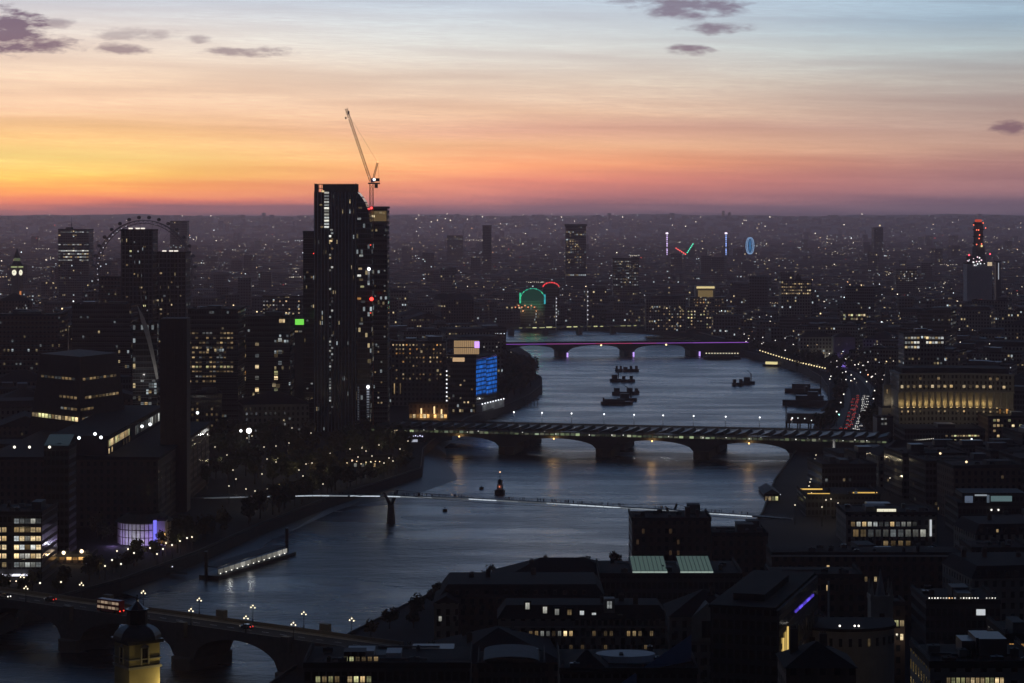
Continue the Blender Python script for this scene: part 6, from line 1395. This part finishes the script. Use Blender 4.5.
# ================================================================ riverside roads and lamps
def ribbon(name, pts, wd, z, mat, kind='structure', lab=None):
    m = MB(); L_, R_ = [], []
    for i, p in enumerate(pts):
        a, b = Vector(pts[max(0, i-1)]), Vector(pts[min(len(pts)-1, i+1)]); d = (b-a).normalized(); n = Vector((-d.y, d.x)); L_.append(Vector(p)+n*wd/2); R_.append(Vector(p)-n*wd/2)
    for i in range(len(pts)-1): m.face([(*R_[i], z), (*R_[i+1], z), (*L_[i+1], z), (*L_[i], z)])
    return struct(m, name, mat, kind)
ROADM = pbr('road_asphalt', (.045, .045, .047), .95, scale=.2, spec=.2); PAVE = pbr('pavement_stone', (.16, .155, .145), .85, scale=.5)
road = [(203, 1440), (229, 1540), (250, 1660), (270, 1780), (281, 1860), (290, 1960), (296, 2060), (289, 2180), (276, 2310), (262, 2420), (262, 2560), (235, 2760)]
ribbon('pavement', road, 26, GZ+.06, PAVE); ribbon('road', road, 15, GZ+.10, ROADM)
m = MB()
def along(pts, s):
    for i in range(len(pts)-1):
        a, b = Vector(pts[i]), Vector(pts[i+1]); l = (b-a).length
        if s <= l: return a+(b-a)*s/l, (b-a).normalized()
        s -= l
    return Vector(pts[-1]), (b-a).normalized()
for k in range(90):
    p, d = along(road, k*12); n = Vector((-d.y, d.x)); a, b = p-d*2, p+d*2; m.face([(*(a-n*.1), GZ+.14), (*(b-n*.1), GZ+.14), (*(b+n*.1), GZ+.14), (*(a+n*.1), GZ+.14)])
struct(m, 'lane_markings', WHITE)
k = 0
for lane, sgn, n_, ds, nm in ((-2.2, 0, 17, 17.5, 'inner tail-lit lane of the embankment road'), (-5.2, 0, 9, 31, 'kerbside tail-lit lane of the embankment road'), (2.4, PI, 22, 13.5, 'headlamp-lit oncoming lane of the embankment road'), (5.4, PI, 12, 25, 'outer headlamp-lit lane of the embankment road')):
    for i in range(n_):
        s = 75+i*ds+R.uniform(-3.2, 3.2); p, d = along(road, s); n = Vector((d.y, -d.x)); p = p+n*(lane+R.uniform(-.7, .7))
        k += 1; colr = ('black', 'silver', 'blue', 'white')[k % 4]
        c = dup(CARS[k % 4], (p.x, p.y, GZ+.10), math.atan2(d.y, d.x)+sgn, '%s car in the %s, %s from us' % (colr, nm, ordn(i+1))); c['group'] = 'traffic on the embankment road'
T = thing('traffic_light', 'traffic light glowing green-white beside the embankment road', 'traffic light', (X(839, 1580), 1580, GZ)); MB().frustum(0, 0, .12, .1, 0, 4.5, 8).build('post', BLACK, T); MB().box(-.25, .25, -.2, .2, 3.4, 4.9).build('signal_head', BLACK, T); lamp_part(T, (0, -.3, 4.2), .55, em((.4, 1, .8), 2.5))
# lamps: curved chain on the far embankment, scattered embankment lamps, south promenade
chain = []
for i in range(25):
    f = i/24; px = 760+f*65; py = 350.5+17.5*f+1.2*math.sin(f*3)*1.0; Dq = DG(py, GZ+6.2); chain.append((X(px, Dq), Dq, GZ))
lamp_row(L_SOD, chain, 'yellow lamp in the curved chain along the far north embankment, {} from the left', 'curved chain of embankment lamps')
emb = []
for i in range(26):
    p, d = along(road, 60+i*38); n = Vector((-d.y, d.x)); emb.append((*(p+n*(11 if i % 2 else -11)), GZ))
lamp_row(L_TALL, emb, 'globe lamp beside the embankment traffic road, {} counted away from the railway bridge', 'globe lamps along the embankment road')
prom = []
for px, py in [(2, 577), (40, 583), (61, 582), (92, 560), (105, 566), (112, 560), (117, 551), (121, 564), (128, 549), (134, 553), (138, 545), (143, 541), (150, 548), (155, 543), (157, 554), (163, 549), (166, 543), (172, 545), (180, 541), (187, 538), (192, 537), (204, 523), (212, 519)]:
    Dq = DG(py, GZ+5.4); prom.append((X(px, Dq), Dq, GZ))
lamp_row(L_GLIT, [p for i, p in enumerate(prom) if i % 2 == 0], 'warm promenade lamp in the front row by the violet playhouse, {} from the left', 'globe lamps on the south promenade')
lamp_row(L_GLOBE, [p for i, p in enumerate(prom) if i % 2], 'warm promenade lamp in the back row by the violet playhouse, {} from the left', 'globe lamps on the south promenade')
bank = []
for px, py in [(240, 432), (247, 438), (252, 436), (264, 447), (276, 446), (289, 443), (276, 452), (276, 457), (276, 462), (299, 470), (306, 464), (312, 463), (303, 476), (307, 481), (323, 484), (267, 459), (330, 453), (350, 449), (362, 448), (366, 451), (358, 457), (379, 445), (311, 433), (340, 463), (352, 461), (371, 462), (384, 463), (389, 458), (393, 461), (372, 456), (400, 449), (408, 441), (215, 447), (227, 455), (229, 486), (262, 474), (255, 491), (318, 474), (341, 470), (292, 420), (292, 428), (286, 418), (222, 462), (233, 470), (236, 479), (246, 489), (267, 489), (281, 489)]:
    Dq = DG(py, GZ+8.9); bank.append((X(px, Dq), Dq, GZ))
lamp_row(L_TLIT, bank, 'small lamp among the riverside trees below the tall towers, {} of the cluster', 'lamps among the south bank trees')
emb2 = []
for i in range(44):
    f = R.random(); p, d = along(road, 330+f*850); n = Vector((-d.y, d.x)); p = p+n*R.uniform(-34, 24)
    if not inside((p.x, p.y), river): emb2.append((p.x, p.y, GZ))
emb2.sort(key=lambda q: q[1])
lamp_row(L_TALL, emb2, 'white globe lamp among the trees of the curved north embankment, {} counted from us', 'lamps among the embankment trees')
nb = []
for px, py in [(816, 455), (815, 459), (814, 462), (813, 466), (811, 479), (810, 482), (809, 486), (795, 505), (822, 507), (838, 503), (845, 508), (853, 511), (890, 478), (909, 478), (940, 479), (826, 500), (831, 499)]:
    Dq = DG(py, GZ+8.9); nb.append((X(px, Dq), Dq, GZ))
lamp_row(L_TLIT, nb, 'yellow street lamp on the dark north bank below the railway bridge, {} from the river', 'lamps on the north bank')
T = thing('floodlight_mast', 'mast with a glaring white floodlight above the trees right of the brick chimney', 'floodlight', (X(249, 1290), 1290, GZ)); MB().frustum(0, 0, .3, .15, 0, 20, 8).build('post', STEEL, T); lamp_part(T, (0, -.6, 20.5), 1.5, em((1, 1, .97), 5.0)); plight(T, (0, -4, 19), (1, 1, .92), 1700)
T = thing('floodlight_mast', 'smaller white floodlight mast left of the glaring floodlight by the trees', 'floodlight', (X(241, 1300), 1300, GZ)); MB().frustum(0, 0, .3, .15, 0, 19, 8).build('post', STEEL, T); lamp_part(T, (0, -.6, 19.5), .8, em((1, 1, .97), 3.0))
street = [(178, 700), (196, 790), (192, 690)]
st = [GP(838, 640, GZ), GP(846, 618, GZ), GP(852, 603, GZ), GP(856, 590, GZ)]
ribbon('city_street', [(p.x, p.y) for p in st], 16, GZ+.10, pbr('pale_paving', (.22, .21, .19), .85, scale=.3))
lamp_row(L_GLIT, [(st[0].x-7, st[0].y+6, GZ), (st[1].x-7, st[1].y, GZ), (st[2].x-8, st[2].y, GZ), (st[2].x+8, st[2].y-12, GZ)], 'street lamp in the pale paved street left of the pinnacled church tower, {} from us', 'lamps in the paved street')
T = thing('banner_pole', 'tall pale pole standing at the corner of the paved street', 'pole', (X(828.5, 730), 730, GZ)); MB().frustum(0, 0, .4, .28, 0, Z(581, 730)-GZ, 8).build('pole', PALE, T); MB().box(-1, 3.4, -.8, .8, 0, 1.2).build('base', STONE, T)

# ================================================================ trees
def tree_mesh(seed, R_=4.6, Hc=9.5, n=620):
    rr = random.Random(seed); m = MB(); cl = []
    for k in range(15):
        a = rr.uniform(0, 2*PI); q = rr.uniform(.2, 1.0)*R_*.75; z = rr.uniform(4.2, Hc); cl.append((q*math.cos(a)*(1-.3*(z-4)/6), q*math.sin(a)*(1-.3*(z-4)/6), z, rr.uniform(1.1, 2.2)))
    for k in range(n):
        c = rr.choice(cl); v = Vector((rr.gauss(0, 1), rr.gauss(0, 1), rr.gauss(0, .8))).normalized()*c[3]*rr.uniform(.55, 1.05); p = Vector(c[:3])+v
        a = Vector((rr.uniform(-1, 1), rr.uniform(-1, 1), rr.uniform(-1, 1))).normalized(); b = a.orthogonal().normalized(); s = rr.uniform(.28, .62)
        m.face([p-a*s-b*s*.6, p+a*s-b*s*.6, p+a*s*.8+b*s*.6, p-a*s*.8+b*s*.6])
    t = MB(); t.bar((0, 0, 0), (0, 0, 3.4), .32, 7, .22); lim = []
    for c in cl: t.bar((0, 0, rr.uniform(2.6, 4)), c[:3], .13, 5, .04)
    return m, t
LEAF = [pbr('autumn_leaf_%d' % i, c, .8, var=.5, scale=1.5) for i, c in enumerate(((.055, .06, .028), (.075, .06, .025), (.04, .05, .03)))]
TV = []
for i in range(5):
    m, t = tree_mesh(100+i, n=(620 if i < 4 else 240)); TV.append((t.mesh('trunk', BARK), m.mesh('crown', LEAF[i % 3])))
def plant(x, y, s, label, group, v=None, z=GZ):
    v = R.randrange(5) if v is None else v
    T = thing('plane_tree', label, 'tree', (x, y, z), R.uniform(0, 6.28), group); T.scale = (s*R.uniform(.9, 1.12), s*R.uniform(.9, 1.12), s*R.uniform(.85, 1.2))
    put('trunk', TV[v][0], T); put('crown', TV[v][1], T); return T
def tree_rows(spots, label, group):
    for i, (x, y, s) in enumerate(spots): plant(x, y, s, label.format(ordn(i+1)), group)
def inset(pts, s, off):
    p, d = along(pts, s); return p+Vector((-d.y, d.x))*off
S2 = [p for p in SOUTH if p[1] >= 1040]
def slen(pts): return sum((Vector(pts[i+1])-Vector(pts[i])).length for i in range(len(pts)-1))
sp = []
for i in range(44):
    p = inset(S2, 6+i*8.2, 9+R.uniform(-2, 2)); sp.append((p.x, p.y, R.uniform(.9, 1.25) if p.y < 1200 else R.uniform(.55, .8)))
tree_rows(sp, 'front-row riverside tree on the south bank below the tall towers, {} from us', 'front row of south bank trees')
sp = []
for px in range(192, 402, 3):
    D_ = R.uniform(1175, 1430) if px < 335 else R.uniform(1320, 1430); sp.append((X(px, D_), D_, R.uniform(1.0, 1.6)))
tree_rows(sp, 'dark tree in the wooded gardens behind the south bank path, {} from the left', 'trees in the south bank gardens')
sp = []
for i in range(26):
    p = inset(S2, 687+i*15, 22+R.uniform(-3, 8)); sp.append((p.x, p.y, R.uniform(1.2, 1.8)))
for i in range(26):
    p = inset(S2, 680+i*15, 10+R.uniform(-3, 8)); sp.append((p.x, p.y, R.uniform(1.1, 1.7)))
for i in range(10): sp.append((X(R.uniform(503, 528), 1950), 1900+i*24, R.uniform(1.3, 1.8)))
tree_rows(sp, 'tree on the wooded headland right of the blue screens, {} from the bridge', 'trees on the wooded headland')
sp = []
for i in range(72):
    p, d = along(road, 20+i*13); n = Vector((-d.y, d.x)); q = p+n*((14 if i % 4 else 21)+R.uniform(-1, 2))*(1 if i % 2 else -1); sp.append((q.x, q.y, R.uniform(.95, 1.5)))
tree_rows(sp, 'street tree along the embankment traffic road, {} counted away from the railway bridge', 'trees along the embankment road')
sp = []
for px in range(797, 880, 4):
    D_ = R.uniform(2060, 2150); sp.append((X(px, D_), D_, R.uniform(.9, 1.4)))
tree_rows(sp, 'garden tree in front of the violet and white lit halls, {} from the left', 'garden trees north of the embankment')
sp = []
for i in range(34):
    s = i/33; y = 2090+s*270+R.uniform(-8, 8); x = 292-44*s+R.uniform(-4, 16); sp.append((x, y, R.uniform(.8, 1.2)))
tree_rows(sp, 'tree behind the curved chain of lamps on the far north embankment, {} from the right', 'trees by the curved lamp chain')
sp = [(X(px, D_), D_, s) for px, D_, s in ((372, 712, .6), (382, 706, .75), (393, 712, .8), (403, 708, .75), (412, 716, .8), (421, 714, .7), (430, 722, .75), (437, 725, .7))]
tree_rows(sp, 'bare-topped waterfront tree between the stone bridge and the steep gabled house, {} from the left', 'trees by the near stone bridge')
S3 = [p for p in SOUTH if 820 < p[1] < 1060]
sp = []
for i in range(24):
    p = inset(S3, 4+i*9, 7+R.uniform(-1, 9)); sp.append((p.x, p.y, R.uniform(.6, .95)))
tree_rows(sp, 'small promenade tree at the river edge behind the lit pontoon, {} from us', 'promenade trees behind the pontoon')
N3 = [p for p in NORTH if 700 < p[1] < 960]
sp = []
for i in range(7):
    p = inset(N3, 2+i*11, 13+R.uniform(-3, 8)); sp.append((p.x, p.y, R.uniform(.6, .8)))
for y_ in range(776, 892, 8):
    k_ = (y_-774)/110; sp.append((-56+34*k_+R.uniform(5, 20), y_+R.uniform(-4, 4), R.uniform(.5, .75)))
tree_rows(sp, 'dark quayside tree on the near north bank below the dark warehouse, {} from the right', 'quayside trees on the near north bank')
sp = [(X(px, 1005), 1005+R.uniform(-6, 6), R.uniform(.7, 1.0)) for px in (96, 103, 110, 118, 168, 176, 186, 196, 206)]
tree_rows(sp, 'small tree on the promenade beside the violet playhouse, {} from the left', 'trees by the violet playhouse')

# ================================================================ ordinary city blocks, each its own building
def near_river(x, y, r):
    return any(inside((x+r*math.cos(a), y+r*math.sin(a)), river) for a in [i*PI/4 for i in range(8)]) or inside((x, y), river)
GRID = bytearray(1024*683); B_RES = []
def cover(px0, px1, y0, y1, test):
    px0, px1, y0, y1 = max(0, int(px0)), min(1024, int(px1)+1), max(0, int(y0)), min(683, int(y1)+1)
    tot = free = 0
    for y in range(y0, y1):
        row = GRID[y*1024+px0:y*1024+px1]; tot += len(row); free += row.count(0)
    if not test and px1 > px0:
        for y in range(y0, y1): GRID[y*1024+px0:y*1024+px1] = b'\x01'*(px1-px0)
    return free/tot if tot else 0, free
def onroad(x, y):
    for i in range(len(road)-1):
        a, b = Vector(road[i]), Vector(road[i+1]); t = max(0, min(1, (Vector((x, y))-a).dot(b-a)/(b-a).length_squared))
        if (a+(b-a)*t-Vector((x, y))).length < 34: return True
    return any((Vector((p.x, p.y))-Vector((x, y))).length < 24 for p in st)
cand = []
for (D0_, D1_, sp_, rot, side) in ((455, 1420, 44, .10, 1), (1440, 2650, 50, -.35, 1), (880, 1300, 46, .05, -1), (1300, 2700, 52, .22, -1)):
    c, s = math.cos(rot), math.sin(rot); n = int(2400/sp_)
    for i in range(-n, n):
        for j in range(-n, n):
            x, y = c*i*sp_-s*j*sp_, s*i*sp_+c*j*sp_+1500
            if not (D0_ < y < D1_) or abs(x) > .235*y+18: continue
            bankx = 0 if y > 2500 else None
            if side == 1 and x < max(-20, -90+(y-500)*.18 if y < 900 else 20): continue
            if side == -1 and x > -10: continue
            if near_river(x, y, 33 if side == 1 else 46) or onroad(x, y): continue
            if any(math.hypot(x-a, y-b) < r_+sp_*.36 for a, b, r_ in FOOT): continue
            if side == -1 and 1090 < y < 1440 and x > -.142*y: continue      # the gardens
            cand.append((y, x, sp_, rot+R.choice((0, 0, PI/2)), side))
cand.sort()
GEN = []
for y, x, sp_, rot, side in cand:
    w, d = sp_*R.uniform(.6, .86), sp_*R.uniform(.55, .86)
    if side == 1: h = R.uniform(14, 25) if y < 1440 else R.uniform(18, 32)
    else: h = R.uniform(12, 20) if y < 1300 else R.uniform(18, 36)
    if y < 700: h = R.uniform(12, 20)
    if y > 1500 and R.random() < .08: h = R.uniform(42, 62)
    for a_, b_, yb_, D_ in PROT:
        if D_ > y+10 and 512+(x+w*.62)*FPX/y > a_ and 512+(x-w*.62)*FPX/y < b_: h = min(h, H-GZ-(yb_-HY)*y/FPX)
    if h < 7: continue
    k = FPX/y; cs = max(abs(w*math.cos(rot)), abs(d*math.sin(rot)))/2
    x0, x1 = 512+(x-cs)*k, 512+(x+cs)*k; yt = HY+(H-GZ-h)*k; yb = HY+(H-GZ)*k
    fr, n_ = cover(x0, x1, yt, yb, True)
    if fr < .10 or n_ < 12: continue
    cover(x0, x1, yt, yb, False); GEN.append((y, x, w, d, h, rot, side))
GEN = GEN[:235]
STY = [('stone', F_NEAR, F_STONE, ['mansard', 'flat', 'hip']), ('brick', F_NEARB, F_BRICK, ['mansard', 'flat', 'hip', 'gable']), ('concrete', F_NEARD, F_CONC, ['flat']), ('dark-clad', F_NEARD, F_DARK, ['flat'])]
names = {'flat': 'flat-roofed', 'hip': 'hip-roofed', 'mansard': 'mansard-roofed', 'gable': 'gabled'}
LAB = {}
for y, x, w, d, h, rot, side in GEN:
    sn, nearm, farm, roofs = R.choice(STY); rk = R.choice(roofs)
    px = 512+x*FPX/y
    T, _, _ = block('city_block', 'x', 512, 512+w/y*FPX, HY+(H-GZ-h)*FPX/y, y, d, nearm if y < 1700 else farm, roof=(FELT if rk == 'flat' else SLATE), rz=0, roofkind=rk, plant=(R.randint(1, 3) if rk == 'flat' else 0))
    FOOT.pop()
    c, s = math.cos(rot), math.sin(rot); T.location = (x+s*d/2, y-c*d/2, GZ); T.rotation_euler = (0, 0, rot)
    nw = 0; pal = R.choice(['w0 w1 w0', 'w0 c0 w1', 'c0 c1 c0', 'w1 w2 w0', 'c0 w0'])
    if y < 2300:
        for ang, p0, L in ((0, (-w/2, 0), w), (PI/2, (w/2, 0), d), (-PI/2, (-w/2, d), d)):
            n = Vector((math.sin(ang+rot), -math.cos(ang+rot)))
            if n.dot(Vector((-x, -y)).normalized()) < .12: continue
            cols, rows = int((L-2)/3), int((h-3)/3.5); p = R.choice([0, .03, .06, .12]) if y < 1400 else R.choice([.06, .12, .22, .38]); rrow = R.randrange(rows) if R.random() < .3 and rows else -1
            def pk(i, j): return GLOW[R.choice(pal.split())] if R.random() < (p if j != rrow else .7) and nwc[0] < 60 and not nwc.__setitem__(0, nwc[0]+1) else None
            nwc = [nw]
            windows(T, (p0[0]+math.cos(ang)*2.2, p0[1]+math.sin(ang)*2.2, 1.6), ang, cols, rows, 3.0, 3.5, 1.35, 1.7, pk); nw = nwc[0]
    if rk == 'flat' and R.random() < .35: lamp_part(T, (R.uniform(-w/3, w/3), R.uniform(0, d), h+2.5), .35+.0002*y, em(R.choice([(.9, .97, 1), WARM]), 1.8), 'roof_lamp')
    best = min(PLACES, key=lambda q: math.hypot(q[1]-px, (q[2]-y)*.11))
    dxp, dyp = px-best[1], y-best[2]
    rel = ('beyond ' if dyp > 0 else 'in front of ') if abs(dyp)*.11 > abs(dxp)*.8 else ('left of ' if dxp < 0 else 'right of ')
    hh = 'low' if h < 17 else 'tall' if h > 34 else 'mid-rise'
    lit = 'unlit' if nw == 0 and y < 2300 else 'few-windowed lit' if nw < 6 else 'well-lit' if nw > 20 else 'partly lit'
    if y >= 2300: lit = 'dim'
    LAB.setdefault('%s %s %s %s block %s%s' % (hh, lit, names[rk], sn, rel, best[0]), []).append((px, T))
for lab, lst in LAB.items():
    lst.sort(key=lambda q: q[0])
    for i, (px, T) in enumerate(lst):
        T['group'] = 'ordinary city blocks'; T['label'] = lab if len(lst) == 1 else lab+', %s from the left' % ordn(i+1)

# ================================================================ the rest of the city out to the hills: one mass
R2 = random.Random(5); F_FAR = facade('far_city_wall', (.12, .115, .11), 3.4, 3.8, .045, .6, .55, .62, .55)
far = MB()
def free(x, y, r): return not near_river(x, y, r+6) and not any(math.hypot(x-a, y-b) < r_+r for a, b, r_ in FOOT)
cnt = 0
while cnt < 6800:
    y = 2450*math.exp(R2.random()*1.96); x = R2.uniform(-.245, .245)*y
    s = min(1.6, y/4500+.35)
    w, d, h = R2.uniform(16, 48)*s, R2.uniform(14, 40)*s, R2.uniform(11, 26)
    if R2.random() < .022: h = R2.uniform(36, 62); w = d = R2.uniform(16, 28)
    if y < 3000 and not free(x, y, max(w, d)*.7): continue
    a = R2.choice((.2, -.3, .05, .5)); c, s_ = math.cos(a), math.sin(a)
    q = [(x+c*u-s_*v, y+s_*u+c*v) for u, v in ((-w/2, -d/2), (w/2, -d/2), (w/2, d/2), (-w/2, d/2))]
    zh = hill(y)*.97; far.prism(q, GZ+zh*.9, GZ+zh+h, top=False, uo=R2.randint(0, 3000)*3.4, vo=R2.randint(0, 50)*3.8); far.face([(*p, GZ+zh+h) for p in q], [(0, 0)]*4, 1); cnt += 1
for k in range(620):   # blocks just beyond the edges of the view
    y = R2.uniform(480, 2600); x = R2.choice((-1, 1))*(.235*y+R2.uniform(48, 330))
    w, d, h = R2.uniform(22, 40), R2.uniform(20, 36), R2.uniform(12, 26)
    if (y < 1000 and x < 0 and y < 860) or not free(x, y, 24): continue
    q = [(x-w/2, y-d/2), (x+w/2, y-d/2), (x+w/2, y+d/2), (x-w/2, y+d/2)]; z_ = GZ+h+.01*(k % 90)
    far.prism(q, GZ, z_, top=False, uo=R2.randint(0, 3000)*3.4, vo=R2.randint(0, 50)*3.8); far.face([(*p, z_) for p in q], [(0, 0)]*4, 1)
far.build('far_city', [F_FAR, FELT])['kind'] = 'stuff'
# far-off trees between the roofs
ft = MB()
for k in range(420):
    y = 2500*math.exp(R2.random()*1.3); x = R2.uniform(-.24, .24)*y
    if y < 3000 and not free(x, y, 10): continue
    for q in range(9):
        c = Vector((x+R2.gauss(0, 9), y+R2.gauss(0, 9), GZ+R2.uniform(6, 17)))
        for e in range(5):
            v = Vector((R2.gauss(0, 3.2), R2.gauss(0, 3.2), R2.gauss(0, 2.4))); a = Vector((R2.uniform(-1, 1), R2.uniform(-1, 1), R2.uniform(-1, 1))).normalized(); b = a.orthogonal(); s = R2.uniform(1.2, 2.6); p = c+v
            ft.face([p-a*s-b*s, p+a*s-b*s, p+a*s+b*s, p-a*s+b*s])
ft.build('far_woods', LEAF[2])['kind'] = 'stuff'
# the countless small lamps of the far city
cols = [((1, .87, .66), 40), ((.86, .95, 1), 26), ((1, .72, .40), 24), ((1, .12, .10), 5), ((1, .5, .25), 5)]
lmat = [em(c, st_) for st_ in (.4, .85, 1.8, 4.0) for c, _ in cols]
lm = MB(); wts = [w for _, w in cols]
def far_lamp(x, y, z, r, mi):
    z += hill(y); b = len(lm.v); lm.v += [(x-r, y, z), (x+r, y, z), (x, y-r, z), (x, y+r, z), (x, y, z-r), (x, y, z+r)]
    for t in ((0, 2, 5), (2, 1, 5), (1, 3, 5), (3, 0, 5), (2, 0, 4), (1, 2, 4), (3, 1, 4), (0, 3, 4)): lm.f.append(tuple(b+i for i in t)); lm.uv += [(0, 0)]*3; lm.mi.append(mi)
def spec(): return R2.choices(range(5), wts)[0]
def dim(): return R2.choices((0, 5, 10, 15), (46, 30, 18, 6))[0]
for k in range(270):   # lamps gather round squares, stations and high streets
    y = 1950*math.exp(R2.random()*2.0); x = R2.uniform(-.232, .232)*y; mi = spec() % 3
    for q in range(R2.randint(3, 11)):
        a, b = x+R2.gauss(0, .0042)*y, y+R2.gauss(0, .022)*y
        if b < 3000 and not free(a, b, 6): continue
        far_lamp(a, b, GZ+R2.uniform(13, 27), b/FPX*R2.uniform(.25, .5), (mi if R2.random() < .75 else spec())+dim())
for k in range(30):    # streets seen end to end
    y = 2300*math.exp(R2.random()*1.1); x = R2.uniform(-.22, .22)*y; dx_, dy_ = R2.uniform(-.5, .5), R2.uniform(.6, 1)
    for q in range(R2.randint(8, 20)):
        a, b = x+dx_*q*y*.012, y+dy_*q*y*.012
        if b < 3000 and not free(a, b, 6): continue
        far_lamp(a, b, GZ+22, b/FPX*.34, (2 if k % 3 else 0)+(0 if q % 3 else 5))
for k in range(460):   # busy streets north of the river
    y = 1700*math.exp(R2.random()*.85); x = R2.uniform(.10, .236)*y
    if not free(x, y, 4): continue
    far_lamp(x, y, GZ+R2.uniform(10, 30), y/FPX*R2.uniform(.28, .62), spec()+R2.choices((0, 5, 10, 15), (25, 35, 28, 12))[0])
for k in range(700):
    y = 1900*math.exp(R2.random()*2.15); x = R2.uniform(-.236, .236)*y
    if y < 3000 and not free(x, y, 6): continue
    mi = spec(); far_lamp(x, y, GZ+R2.uniform(14, 30)+(R2.uniform(0, 45) if mi == 3 else 0), y/FPX*R2.uniform(.28, .58), mi+dim())
for k in range(70):   # short lit rows: stations, shop parades, long windows
    y = 2000*math.exp(R2.random()*1.7); x = R2.uniform(-.23, .23)*y
    if y < 3000 and not free(x, y, 20): continue
    mi = R2.choices(range(5), [40, 40, 20, 0, 0])[0]; z = GZ+R2.uniform(16, 30)
    for i in range(R2.randint(4, 11)): far_lamp(x+i*y/FPX*R2.uniform(1.7, 2.2), y+R2.uniform(-3, 3), z+R2.uniform(-.3, .3)*y/FPX, y/FPX*R2.uniform(.25, .5), mi+5*(k % 3))
for k in range(110):   # horizon lamps
    y = R2.uniform(12500, 17500); px = R2.choice([R2.uniform(400, 640), R2.uniform(0, 1024)]); far_lamp(X(px, y), y, GZ+R2.uniform(18, 30), y/FPX*R2.uniform(.3, .55), R2.choice([5, 6, 10, 15]))
lm.build('far_city_lamps', lmat)['kind'] = 'stuff'

# remove the patterns the lamps and cars were copied from
def purge(o):
    for c in list(o.children): purge(c)
    bpy.data.objects.remove(o)
for o in [L_TRI, L_GLOBE, L_GLIT, L_MAST, L_SOD, L_TALL, L_TLIT]+CARS: purge(o)
